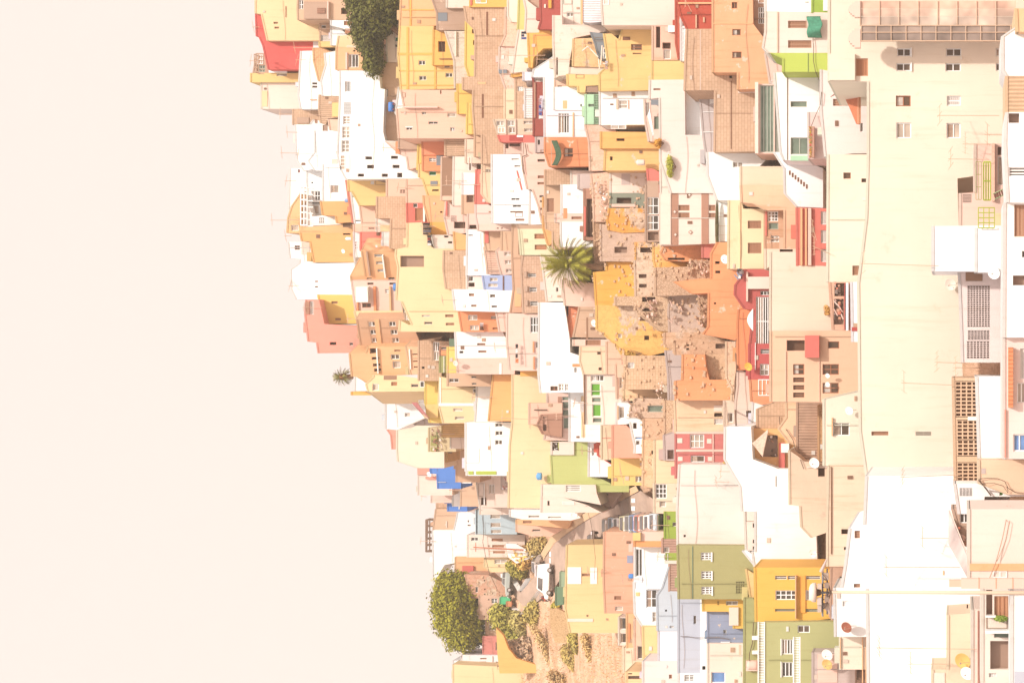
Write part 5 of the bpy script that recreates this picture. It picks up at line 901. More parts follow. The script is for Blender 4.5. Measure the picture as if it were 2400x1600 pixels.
def palm(label, cx, cy, rad, n, Y, c, trunk_to, feather=True):
    b = pt(trunk_to[0], trunk_to[1], Y); o = pt(cx, cy, Y); L = (pt(cx, cy - rad, Y) - o).length
    r = empty('palm_tree', b, label, 'palm tree'); M = MB()
    for i in range(7):
        a = (o - b) * (i / 7); e = (o - b) * ((i + 1) / 7); M.tube(a, e, 0.24, 9, 0.29)
    M.build('trunk', mat((178, 138, 104), 'flat'), r)
    vs, fs = [], []
    for k in range(n):
        az = k * 2.39996 + random.uniform(-.2, .2); t = (k + .5) / n; el = R(84 - 124 * t)
        d = Vector((math.cos(az) * math.cos(el), math.sin(az) * math.cos(el), math.sin(el))); ln = L * random.uniform(.92, 1.1); p = o - b + d * .15; seg = 12; side = d.cross(Vector((0, 0, 1)))
        side = side.normalized() if side.length > .1 else Vector((1, 0, 0)); dirv = d.copy()
        for s in range(seg):
            t0 = s / seg; dirv = (dirv + Vector((0, 0, -0.055 - .05 * t0))).normalized(); p2 = p + dirv * ln / seg; up = side.cross(dirv)
            wd = ln * (0.25 if feather else .34) * (0.35 + math.sin(math.pi * min(1, t0 * .92 + .12)) * .8) * (1 if t0 < .95 else .6)
            w0 = 0.03; i = len(vs); vs += [p - side * w0, p + side * w0, p2 + side * w0, p2 - side * w0]; fs.append([i, i + 1, i + 2, i + 3])
            for sg in (-1, 1):
                for h in (0.0, 0.5):
                    a = p.lerp(p2, h); b2 = p.lerp(p2, h + .36); tip = a + side * sg * wd * .75 + dirv * wd * .85 + up * wd * .12 - Vector((0, 0, wd * .18))
                    i = len(vs); vs += [a, b2, tip]; fs.append([i, i + 1, i + 2])
            p = p2
    obj('fronds', vs, fs, mat(c, 'leaf'), r)
    B = MB(); B.lathe([(.05, .45), (.32, .3), (.38, 0), (.3, -.35), (.2, -.5)], 10, c=tuple(o - b)).build('frond_bases', mat((170, 120, 78), 'flat'), r); return r
T('B2')
palm('large feathery palm in the middle of the old houses', 1325, 852, 250, 100, ydep(1545, 900, -3.8), (146, 142, 56), (1620, 900))
T('A3')
palm('small fan palm alone on the skyline', 405, 325, 80, 52, ydep(480, 330, 1.0), (150, 146, 84), (500, 325), False)

def hit_early(x, y):
    p = q(x, y); bpy.context.view_layer.update()
    ok, loc, *_ = S.ray_cast(bpy.context.evaluated_depsgraph_get(), Vector((0, 0, 0)), at(p[0], p[1], 1.0).normalized(), distance=900)
    return loc.y - .35
def bush(label, poly, c, n, leaf=.25, clump=.7, dy=-.4, thick=.9, name='bush', Y=None):
    xm = max(p[0] for p in poly); ym = sum(p[1] for p in poly) / len(poly); Y = ydep(sum(p[0] for p in poly) / len(poly), ym, dy) if Y is None else Y; b = pt(xm, ym, Y)
    vs, fs = crown_mesh(poly, Y, thick, int(n * 1.9), leaf * .58, clump * .8); r = empty(name, b, label, 'bush' if name == 'bush' else 'plant')
    obj('foliage', [v - b for v in vs], fs, mat(c, 'leaf'), r)
    M = MB()
    for k in range(5):
        x, y = poly[k * len(poly) // 5]; e = pt(x, y, Y) - b; M.tube((0, 0, -.3), e * .7, .04, 5, .015)
    M.build('stem', mat((150, 112, 84), 'flat'), r)
T('A4')
bush('green shrub mound beside the road wall below the big tree', [(840, 870), (940, 865), (1010, 900), (1030, 1000), (1110, 1090), (1160, 1150), (1110, 1200), (1000, 1170), (930, 1080), (840, 1000)], (176, 168, 82), 150, .5, 1.5, thick=2)
bush('pale round shrub between green shrub mound and white kerb', [(1015, 930), (1090, 960), (1160, 1080), (1140, 1130), (1060, 1070), (1010, 990)], (206, 190, 120), 60, .45, 1.2)
bush('grey dry scrub patch below the green shrub mound', [(960, 1210), (1080, 1200), (1190, 1170), (1240, 1300), (1295, 1430), (1180, 1460), (1090, 1330), (990, 1270)], (222, 190, 165), 130, .5, 1.3, thick=1.2)
bush('small olive shrub on the amber retaining wall', [(1000, 1270), (1080, 1330), (1110, 1400), (1040, 1390), (990, 1330)], (178, 166, 92), 40, .45, 1.1, dy=-2.5)
bush('olive shrubs along the white road kerb', [(1130, 930), (1190, 850), (1270, 830), (1290, 900), (1240, 1000), (1180, 1010)], (190, 172, 100), 80, .4, 1.1)
bush('green shrub at the foot of the dry stone wall', [(1550, 1110), (1610, 1110), (1655, 1220), (1620, 1300), (1560, 1210)], (184, 168, 96), 50, .35, .9)
bush('low olive scrub at the picture bottom bank', [(1500, 1220), (1560, 1250), (1640, 1330), (1600, 1450), (1540, 1400), (1470, 1290)], (196, 172, 108), 70, .35, .9)
bush('spiky green bush beside the silver car', [(970, 480), (1060, 465), (1120, 530), (1150, 575), (1070, 580), (1020, 530)], (170, 160, 78), 60, .45, 1.2)
bush('dry golden bushes on the bank behind the silver car', [(1010, 390), (1060, 340), (1180, 350), (1230, 400), (1180, 470), (1130, 510), (1060, 440)], (252, 206, 120), 80, .5, 1.3)
bush('olive tree scrub beside the road pavement', [(1230, 260), (1320, 255), (1340, 310), (1290, 370), (1240, 350), (1190, 400), (1170, 300)], (196, 172, 112), 60, .45, 1.1)
bush('small yellow green plant by the green bins', [(1390, 845), (1440, 820), (1455, 880), (1400, 900)], (214, 196, 90), 24, .3, .7, dy=-1)
T('A4')
bush('thin dry scrub strip running down the bare bank', [(1180, 1030), (1230, 1010), (1330, 1180), (1420, 1400), (1390, 1440), (1290, 1260)], (238, 205, 150), 34, .3, .8, thick=.4)
bush('brownish scrub patch at the bank bottom edge', [(1330, 1470), (1420, 1450), (1560, 1560), (1600, 1620), (1430, 1620)], (226, 190, 140), 34, .3, .8, thick=.4)
bush('dry scrub patch under the yellow road house', [(1660, 1130), (1700, 1120), (1760, 1300), (1740, 1400), (1690, 1260)], (232, 196, 140), 24, .28, .7, thick=.4)
T('C1'); bush('bright yellow green potted creeper on the stained terrace wall', [(430, 1410), (400, 1490), (410, 1600), (440, 1650), (455, 1520)], (205, 205, 95), 30, .14, .3, thick=.3, name='creeper', Y=hit_early(418, 1530))
bush('orange leaved pot plant above the amber low house', [(310, 1275), (345, 1280), (340, 1370), (300, 1340), (285, 1315)], (222, 160, 75), 24, .13, .3, thick=.3, name='pot_plant', Y=hit_early(330, 1320))
T('B3'); bush('thin weeds at the foot of the flaking ruin', [(1275, 60), (1310, 110), (1400, 125), (1350, 135), (1285, 125)], (205, 165, 90), 20, .15, .3, thick=.2, name='weeds', Y=hit_early(1330, 110))
T('D2'); bush('golden shrub pot on the blank cream house edge', [(50, 1240), (90, 1250), (95, 1320), (60, 1330)], (254, 200, 120), 16, .12, .25, thick=.2, name='pot_plant', Y=hit_early(70, 1280))
T('C4'); bush('green creeper under the red louvre on the terrace', [(1915, 960), (1960, 960), (2040, 965), (2010, 990), (1940, 985)], (140, 160, 70), 22, .1, .2, thick=.2, name='creeper', Y=hit_early(1975, 970))

# dry grass on the bank: nobody could count it
def grass():
    T('A4'); vs, fs = [], []; poly = [(1010, 1480), (1150, 1440), (1300, 1420), (1170, 1150), (1130, 980), (1290, 830), (1370, 900), (1420, 1190), (1550, 1210), (1560, 1110), (1880, 1110), (1990, 1200), (2040, 1600), (1010, 1600)]
    for _ in range(6500):
        x, y = random.uniform(1000, 2050), random.uniform(820, 1600)
        if not inside((x, y), poly): continue
        p = q(x, y); g = ground(p[0], p[1], -.1); h = random.uniform(.1, .3); a = random.uniform(0, 3.14); u = Vector((math.cos(a), math.sin(a), 0)) * random.uniform(.03, .08)
        i = len(vs); vs += [g - u, g + u, g + u * .2 + Vector((random.uniform(-.2, .2), random.uniform(-.2, .2), h))]; fs.append([i, i + 1, i + 2])
    tag(obj('dry_grass', vs, fs, mat((250, 212, 160), 'flat')), 'dry straw coloured grass tufts on the bare bank', 'grass', kind='stuff')
grass()

# ================================================================ vehicles
def car(label, base, heading, c, kind='car', group=None, pitch=0.0):
    r = empty('van' if kind == 'van' else 'parked_car', base, label, 'van' if kind == 'van' else 'car', group); r.rotation_euler = (0, pitch, heading)
    L, W_, Hh = (4.6, 1.85, 1.95) if kind == 'van' else (4.1, 1.7, 1.45); l, w_ = L / 2, W_ / 2; body = mat(c, 'paint'); gl = mat((120, 112, 108), 'glass'); tyre = mat((80, 62, 50), 'flat')
    if kind == 'van': low = [(-l, .35), (l * .96, .35), (l, .5), (l * .98, .85), (l * .72, 1.02), (-l, 1.02)]; cab = [(-l * .99, 1.0), (l * .70, 1.0), (l * .40, Hh), (-l * .95, Hh)]
    else: low = [(-l * .97, .3), (l * .97, .3), (l, .55), (l * .96, .78), (l * .5, .92), (-l * .9, .95), (-l, .8)]; cab = [(-l * .86, .92), (l * .46, .9), (l * .16, Hh), (-l * .55, Hh)]
    M = MB(); n0 = 0
    for prof, a, b in ((low, w_, w_), (cab, w_ * .96, w_ * .80)):
        k = len(prof); n = len(M.v); zs = [z for _, z in prof]; zl, zh = min(zs), max(zs)
        for s in (-1, 1): M.v += [(x, s * (a + (b - a) * (z - zl) / (zh - zl)), z) for x, z in prof]
        M.f += [[n + i for i in range(k)], [n + k + i for i in range(k)][::-1]] + [[n + i, n + k + i, n + k + (i + 1) % k, n + (i + 1) % k] for i in range(k)]
    bo = M.build('body', body, r); bv = bo.modifiers.new('bevel', 'BEVEL'); bv.width = .07; bv.segments = 2; bv.limit_method = 'ANGLE'
    zl, zh = cab[0][1], Hh; g0, g1 = zl + (zh - zl) * .2, zl + (zh - zl) * .86
    def xr(z): return cab[1][0] + (cab[2][0] - cab[1][0]) * (z - zl) / (zh - zl)
    def xb(z): return cab[0][0] + (cab[3][0] - cab[0][0]) * (z - zl) / (zh - zl)
    def yy(z): return w_ * (.96 - .16 * (z - zl) / (zh - zl))
    obj('windscreen', [(xr(g0) + .02, -yy(g0) * .86, g0), (xr(g0) + .02, yy(g0) * .86, g0), (xr(g1) + .02, yy(g1) * .86, g1), (xr(g1) + .02, -yy(g1) * .86, g1)], [[0, 1, 2, 3]], gl, r)
    obj('rear_window', [(xb(g0) - .02, yy(g0) * .82, g0), (xb(g0) - .02, -yy(g0) * .82, g0), (xb(g1) - .02, -yy(g1) * .82, g1), (xb(g1) - .02, yy(g1) * .82, g1)], [[0, 1, 2, 3]], gl, r)
    for s in (-1, 1):
        spans = ((.52, .95),) if kind == 'van' else ((.08, .5), (.54, .94))
        for a, b in spans:
            def X(t, z): return xb(z) + (xr(z) - xb(z)) * t
            obj('side_window', [(X(a, g0), s * (yy(g0) + .015), g0), (X(b, g0), s * (yy(g0) + .015), g0), (X(b, g1), s * (yy(g1) + .015), g1), (X(a, g1), s * (yy(g1) + .015), g1)], [[0, 1, 2, 3]], gl, r)
        for x in (-l * .62, l * .64):
            wh = MB().lathe([(.05, -.1), (.31, -.1), (.33, -.05), (.33, .05), (.31, .1), (.05, .1)], 16, 'y', (x, s * (w_ - .08), .33)).build('wheel', tyre, r)
            MB().lathe([(.02, s * .105), (.19, s * .105), (.2, s * .09)], 12, 'y', (x, s * (w_ - .08), .33)).build('rim', mat((225, 215, 205), 'metal'), wh)
        MB().box(l * .93, s * w_ * .55 - .14, .62, l + .015, s * w_ * .55 + .2 * s * .5 + .1, .76).build('headlight', mat('L', 'paint'), r)
        MB().box(-l - .015, s * w_ * .74 - .1, .66, -l * .95, s * w_ * .74 + .1, .86).build('tail_light', mat((215, 80, 65), 'paint'), r)
    MB().box(-l - .05, -w_ * .9, .36, -l * .96, w_ * .9, .52).box(l * .96, -w_ * .9, .36, l + .05, w_ * .9, .5).build('bumper', mat((170, 150, 138), 'flat'), r)
    MB().box(-l - .06, -.26, .54, -l - .01, .26, .65).build('number_plate', mat('W', 'flat'), r)
    return r
T('B4')
cl = [((150, 120), (185, 160, 140), 'grey'), ((212, 110), (170, 190, 200), 'pale blue'), ((262, 115), 'W', 'white'), ((322, 100), (215, 205, 165), 'sand'), ((372, 96), (180, 178, 165), 'grey green'), ((415, 92), (130, 150, 190), 'blue'),
      ((462, 95), (225, 140, 120), 'red'), ((512, 92), (235, 195, 165), 'beige'), ((556, 96), 'W', 'white'), ((606, 84), (215, 225, 230), 'ice blue')]
nth = ['farthest parked car of the street row, with grey paint', 'pale blue parked car second from the far end of the row', 'white parked car in the far half of the street row', 'sand coloured car parked in the street row', 'grey green car parked before the blue one in the row', 'blue car parked midway along the street row', 'red car parked in the near half of the street row', 'beige car parked just beyond the white near one', 'white car parked near the close end of the row', 'nearest parked car of the street row, ice blue']
for ((x, y), c, _), lb in zip(cl, nth):
    p = q(x, y); a = ground(p[0] + 4, p[1], .25); car(lb, a, R(90 + 180), c, 'car', 'cars parked along the steep street', 0.0)
T('A4')
def oncar(x, y): p = q(x, y); return ground(p[0], p[1], .30)
van = car('white delivery van turning at the road bend', oncar(1400, 640), R(180 + 12), 'W', 'van')
car('silver hatchback on the road behind the white van', oncar(1308, 490), R(-105), (232, 222, 216), 'car')
car('dark car half hidden by the yellow road house', oncar(1830, 275), R(-70), (110, 85, 70), 'car')
car('grey estate car behind the white low wall on the upper road', oncar(1035, 640), R(200), (200, 205, 195), 'car')
def motorbike(label, base, h):
    r = empty('motorbike', base, label, 'motorbike', None, h)
    for x in (-.62, .62): MB().lathe([(.22, -.06), (.3, -.05), (.3, .05), (.22, .06)], 14, 'y', (x, 0, .3)).build('wheel', mat((85, 65, 52), 'flat'), r)
    MB().prism([(-.6, .45), (-.2, .35), (.3, .4), (.5, .8), (.35, .85), (.1, .6), (-.65, .62)], -.16, .16).build('body', mat((220, 80, 70), 'paint'), r)
    MB().box(-.7, -.15, .68, .1, .15, .8).build('seat', mat((90, 70, 60), 'flat'), r)
    MB().tube((.62, 0, .3), (.4, 0, 1.0), .04).tube((.38, -.35, 1.02), (.38, .35, 1.02), .025).build('handlebar', mat('U', 'metal'), r)
motorbike('red motorbike parked in front of the white van', oncar(1355, 790), R(-60))
def bin_(label, x, y, c, wd=1.4, ht=1.2):
    r = empty('waste_container', oncar(x, y), label, 'waste container')
    MB().prism([(-wd * .45, .12), (wd * .45, .12), (wd * .5, ht), (-wd * .5, ht)], -.45, .45).build('body', mat(c, 'flat'), r)
    MB().prism([(-wd * .53, ht), (wd * .53, ht), (wd * .45, ht + .18), (-wd * .45, ht + .18)], -.5, .5).build('lid', mat(tuple(int(v * .85) for v in c), 'flat'), r)
    for sx in (-1, 1):
        for sy in (-1, 1): MB().lathe([(.08, -.04), (.08, .04)], 8, 'y', (sx * wd * .35, sy * .34, .08)).build('wheel', mat((90, 75, 62), 'flat'), r)
bin_('long green waste container beside the stone terrace wall', 1512, 765, (125, 160, 125), 2.4, 1.05)
bin_('pale green waste container by the white inner court', 1524, 612, (172, 200, 165), 2.0, .65)
bin_('bright green recycling bin at the road bend', 1020, 808, (95, 215, 150), 1.0, 1.4)
bin_('orange recycling bin touching the bright green one', 1032, 838, (238, 160, 110), .75, .7)
def kerb(label, pts, h=1.0, m='W'):
    vs, fs = [], []
    for x, y in pts:
        p = q(x, y); g = ground(p[0], p[1], 0); vs += [g + Vector((0, 0, -.25)), g + Vector((0, 0, h)), g + Vector((.05, .35, h)), g + Vector((.05, .35, -.25))]
    n = len(pts)
    for i in range(n - 1):
        for j in range(4): fs.append([i * 4 + j, i * 4 + (j + 1) % 4, i * 4 + 4 + (j + 1) % 4, i * 4 + 4 + j])
    tag(obj('road_wall', vs, fs, mat(m, 'p')), label, 'wall')
kerb('low white wall curving around the road bend', [(1012, 862), (1060, 905), (1102, 945), (1122, 930), (1160, 870), (1215, 800), (1270, 725), (1300, 690)], .6)
kerb('low white wall between the two road arms', [(968, 548), (1010, 600), (1050, 660), (1088, 722), (1130, 660), (1160, 610)], .5)

# ================================================================ roof things
def hit(x, y, default):
    """How far away the wall is that this thing hangs on."""
    p = q(x, y); bpy.context.view_layer.update(); d = at(p[0], p[1], 1.0).normalized()
    ok, loc, *_ = S.ray_cast(bpy.context.evaluated_depsgraph_get(), Vector((0, 0, 0)), d, distance=900)
    return loc.y if ok else default
def dish(label, x, y, dia, Y, c='W', rust=False, aim=(-.35, -1, .45), arm=True):
    Y = hit(x, y, Y + .6) - .65; p = pt(x, y, Y); rr = dia / 3.92 / F * Y / 2; r = empty('satellite_dish', p, label, 'satellite dish', 'satellite dishes on roofs and walls')
    d = Vector(aim).normalized(); r.rotation_euler = d.to_track_quat('Z', 'Y').to_euler()
    M = MB(); prof = [(rr * t, rr * .28 * t * t) for t in (.02, .25, .5, .75, .92, 1.0)] + [(rr * 1.02, rr * .27), (rr * .7, rr * .08), (rr * .3, -rr * .05), (.02, -rr * .07)]
    M.lathe(prof, 28).build('bowl', mat(c, 'stain' if rust else 'flat'), r, smooth=True)
    MB().tube((0, -rr * .9, rr * .2), (0, 0, rr * .95), rr * .03).tube((0, rr * .3, 0), (0, 0, rr * .95), rr * .02).build('feed_arm', mat('k', 'metal'), r)
    MB().lathe([(rr * .1, rr * .88), (rr * .11, rr * 1.05), (rr * .05, rr * 1.1)], 10).build('receiver', mat((190, 170, 155), 'flat'), r)
    inv = d.to_track_quat('Z', 'Y').inverted(); dn = inv @ Vector((0, .25, -1)); dn = dn * rr * 1.5
    MB().tube((0, 0, -rr * .05), (0, 0, -rr * .3), rr * .06).tube((0, 0, -rr * .3), tuple(Vector((0, 0, -rr * .3)) + dn), rr * .05).build('mount', mat('k', 'metal'), r)
for t, x, y, d_, Y, c, lb in (('A2', 960, 738, 40, 245, 'W', 'small white dish on the big plain orange wall'), ('A2', 1265, 693, 26, 232, 'W', 'tiny white dish on the coral red wall'), ('B2', 1545, 1398, 68, 209, 'W', 'round white dish beside the peeling yellow ruin'),
        ('C3', 765, 228, 78, 186, (255, 205, 90), 'yellow dish on the orange hut'), ('C3', 1490, 312, 44, 177, 'W', 'upper of two white dishes beside the wooden windows'), ('C3', 1490, 392, 46, 177, 'W', 'lower of two white dishes beside the wooden windows'),
        ('C3', 1372, 1110, 100, 184, 'W', 'white dish at the foot of the long ribbed roof'), ('C3', 1690, 632, 78, 176, 'W', 'bright white dish on the cream white house'), ('C4', 258, 372, 82, 182, 'W', 'white dish on the stone seam wall above the mast'),
        ('C4', 570, 1050, 104, 150, (190, 115, 90), 'rust eaten round plate dish on the white box house'), ('C4', 393, 1302, 108, 168, 'W', 'white dish with brown patch on the pale pink terrace'), ('C4', 392, 1390, 104, 169, (255, 222, 140), 'pale yellow dish beneath the brown patched dish'),
        ('C4', 1640, 1355, 152, 139, (255, 206, 120), 'large orange dish on the beige stucco wall'), ('C4', 1678, 1470, 126, 138, 'W', 'large white dish just below the orange dish'), ('A3', 1445, 197, 54, 236, 'C', 'cream dish on the strong yellow narrow wall'),
        ('A3', 1130, 548, 62, 252, 'W', 'white dish beside the maroon awning'), ('A3', 1202, 1216, 50, 295, 'W', 'white dish on the skyline hut by the blue wall'), ('D2', 1212, 1040, 112, 142, 'C', 'cream dish on the pale yellow block before pierced wall'),
        ('D2', 1610, 935, 118, 137.5, 'W', 'very pale dish right of the white roof box'), ('C2', 942, 810, 84, 189.5, 'W', 'white dish on the lemon house corner'), ('B3', 1222, 552, 56, 213, 'C', 'cream dish on the sandy fence house')):
    T(t); dish(lb, x, y, d_, Y, c, 'rust' in lb or 'brown patch' in lb)
def tank(label, x0, y0, x1, y1, Y, c, flat=False):
    Y = hit((x0 + x1) / 2, (y0 + y1) / 2, Y + 1) - .8
    p = pt(x1, (y0 + y1) / 2, Y); h = (x1 - x0) / 3.92 / F * Y; rr = abs(y1 - y0) / 3.92 / F * Y / 2; r = empty('water_tank', p, label, 'water tank')
    if flat:
        MB().lathe([(.02, -rr), (h * .38, -rr), (h * .5, -rr * .85), (h * .5, rr * .85), (h * .38, rr), (.02, rr)], 22, 'x', (0, 0, h * .5)).build('barrel', mat(c, 'flat'), r, smooth=True)
        MB().box(-rr * .7, -h * .4, 0, -rr * .45, h * .4, h * .12).box(rr * .45, -h * .4, 0, rr * .7, h * .4, h * .12).build('cradle', mat('D', 'flat'), r)
    else:
        MB().lathe([(rr * .9, 0), (rr, h * .06), (rr * .97, h * .3), (rr, h * .5), (rr * .97, h * .7), (rr, h * .82), (rr * .55, h * .94)], 22).build('barrel', mat(c, 'flat'), r, smooth=True)
        MB().lathe([(rr * .56, h * .93), (rr * .56, h), (.03, h * 1.02)], 16).build('lid', mat(tuple(int(v * .9) for v in (PAL[c] if isinstance(c, str) else c)), 'flat'), r)
T('A1'); tank('blue barrel tank lying on the long tan annex', 1372, 940, 1425, 1026, 243, (90, 150, 232), True)
T('A2'); tank('blue drum on the edge of the yellow apartment wall', 1418, 1035, 1450, 1105, 231, (105, 165, 240)); tank('pale blue drum at the light orange wall corner', 972, 256, 1008, 292, 244, (165, 200, 245)); tank('white drum below the plain orange corner', 978, 610, 1030, 640, 243, 'W')
T('B3'); tank('light blue drum beside the long pale yellow front', 460, 1204, 508, 1272, 216, (130, 200, 250))
T('B4'); tank('round blue barrel on the peach tan house', 286, 562, 332, 610, 215, (95, 165, 245))
T('B1'); tank('upper dark grey barrel beside the white boxy room', 920, 625, 972, 662, 229, (165, 145, 135)); tank('lower dark grey barrel beside the white boxy room', 918, 740, 978, 802, 229, (150, 130, 120))
T('C1'); tank('white plastic drum beside the worn yellow house', 120, 1466, 200, 1520, 203, 'C')
T('B4'); tank('white drum on the olive wall between balustrade brackets', 1372, 1357, 1470, 1446, 180, 'P')
def antenna(label, xt, yt, xb, yb, Y, els=4, c=(250, 205, 168), span=1.3, grp='tv antennas on the roofs'):
    Y = min(Y, hit(xb, yb, Y) - .25, hit((xt + xb) / 2, (yt + yb) / 2, Y) - .25, hit(xt, yt, Y + 1) - .7)
    b = pt(xb, yb, Y); tp = pt(xt, yt, Y); r = empty('tv_antenna', b, label, 'antenna', grp); d = tp - b; m = mat(c, 'metal'); rad = .018 * Y / 200 + .006
    MB().tube((0, 0, -.3), d, rad, 6).build('mast', m, r)
    n = d.normalized(); u = Vector((random.uniform(.5, 1), random.uniform(-.6, .6), 0)).normalized(); v = Vector((-u.y, u.x, 0)); B = MB().tube(d - n * .15 - u * span * .45, d - n * .15 + u * span * .55, rad * .8, 5); B.build('boom', m, r)
    E = MB()
    for i in range(els):
        c0 = d - n * .15 + u * span * (-.4 + .95 * i / max(1, els - 1)); l = .42 - .05 * i; E.tube(c0 - v * l - Vector((0, 0, l * .4)), c0 + v * l + Vector((0, 0, l * .4)), rad * .6, 4)
    E.build('dipoles', m, r)
AN = [('A2', 290, 455, 480, 455, 255, 'on the light orange skyline house'), ('A2', 420, 95, 500, 95, 258, 'on the white wedge gable'), ('A2', 415, 600, 460, 600, 256, 'short, above the white skyline house'), ('A2', 455, 1060, 530, 1062, 255, 'on the broad white skyline house'),
      ('A2', 590, 1440, 660, 1440, 250, 'on the salmon pink skyline house'), ('A1', 430, 1215, 520, 1217, 258, 'on the white jumble of skyline rooms'), ('A1', 380, 1405, 525, 1408, 258, 'over the low orange ledge'), ('A1', 365, 1050, 510, 1052, 258, 'leaning beside the small tan skyline house'), ('A1', 95, 560, 150, 560, 262, 'beside the glazed roof cage'), ('A1', 120, 250, 165, 250, 263, 'at the pale yellow skyline house'),
      ('A1', 498, 440, 690, 441, 257, 'long, before the red gable wall'), ('A1', 520, 552, 590, 552, 256, 'short, before the red gable wall'), ('D1', 1085, 1062, 1612, 1063, 150, 'long, below the white shutters of the yellow block'), ('D1', 1318, 1324, 1512, 1328, 139, 'above the green railings'), ('D1', 1185, 1461, 1512, 1466, 139.3, 'crossing the green railings'), ('D1', 1520, 1240, 1665, 1242, 139.6, 'short, at the picture right near tiled eave'),
      ('D2', 385, 853, 1052, 875, 149, 'very long, with a yellow tip across the yellow block'), ('D3', 755, 380, 1238, 403, 149, 'bent, before the carved screen block parapet'), ('D3', 1060, 190, 1312, 200, 148.5, 'beside the pierced block wall'), ('D3', 1230, 240, 1535, 243, 148, 'between pierced wall and carved parapet'), ('D3', 745, 1246, 1250, 1224, 149, 'at the lower edge of the yellow block'),
      ('C4', 905, 503, 1560, 505, 140, 'with two drooping arms on the huge white building'), ('C4', 1240, 238, 1508, 239, 140.5, 'short, beside the solar panels'), ('C4', 840, 1243, 1712, 1256, 140, 'long, at the bottom of the huge white building'), ('C4', 1130, 1392, 1500, 1392, 141, 'short, near the picture bottom'), ('B1', 735, 512, 1062, 510, 226, 'across the white house with hung clothes'), ('B1', 1000, 546, 1318, 548, 223, 'across the cream rambling wall'),
      ('C3', 490, 1192, 560, 1195, 196, 'before the amber wedge wall'), ('B3', 130, 702, 400, 715, 222, 'rusty, across the orange blank wall'), ('A4', 800, 357, 1230, 357, 312, 'on a pole beside the brown doors'), ('C2', 1740, 690, 1870, 770, 168, 'on the salmon arched house'), ('C2', 1745, 520, 1740, 640, 168.2, 'beside the upper white arch'), ('B3', 1230, 1165, 1235, 1310, 213, 'thin, on the yellow corner house'), ('A3', 1120, 1420, 1160, 1425, 320, 'stubby, on the white skyline hut'), ('C1', 570, -5, 600, 110, 205.5, 'bushy, on the brick red wall')]
for t, a, b, c, d_, Y, lb in AN:
    T(t); antenna('thin tv antenna ' + lb, a, b, c, d_, Y, random.choice([3, 4, 5]))
rg = random.Random(5); cand = [t_ for t_ in TOPS if t_[0] < 1750 and t_[3] > 22 and t_[4] == 'house' and 10 < t_[1] < 1590]; OX = OY = 0
for px_, py_, Y_, h_, _ in rg.sample(cand, 34):
    y_ = py_ + rg.uniform(-10, 10); antenna('slim pale tv antenna standing on a mid slope roof', (px_ - rg.uniform(18, 42)) * 3.92, y_ * 3.92, (px_ + 3) * 3.92, y_ * 3.92, Y_ + 2, rg.choice([3, 4, 5]), (245, 205, 175), .9, 'small tv antennas on the mid slope roofs')
def pole(label, xt, yt, xb, yb, Y, r0, c, name='pole', cross=False):
    b = pt(xb, yb, Y); d = pt(xt, yt, Y) - b; r = empty(name, b, label, name.replace('_', ' ')); MB().tube((0, 0, -.5), d, r0, 8, r0 * .7).build('shaft', mat(c, 'flat'), r)
    if cross: MB().tube(d - Vector((.6, 0, .3)), d + Vector((.6, 0, -.3)), r0 * .5, 5).build('cross_arm', mat(c, 'flat'), r)
T('A4'); pole('reddish wooden pole beside the cream house doors', 665, 320, 1090, 345, 312, .11, (225, 140, 105), 'utility_pole', True); pole('reddish wooden pole beside the spiky green bush', 490, 515, 1080, 518, 330, .1, (225, 150, 115), 'utility_pole', True); pole('short reddish pole in front of the green shrub mound', 770, 1022, 1010, 1042, 330, .09, (220, 150, 118), 'utility_pole')
T('C4'); pole('rusty lamp pole on the cream building', 1832, -60, 1848, 490, 127, .03, (250, 205, 160), 'drain_pole')

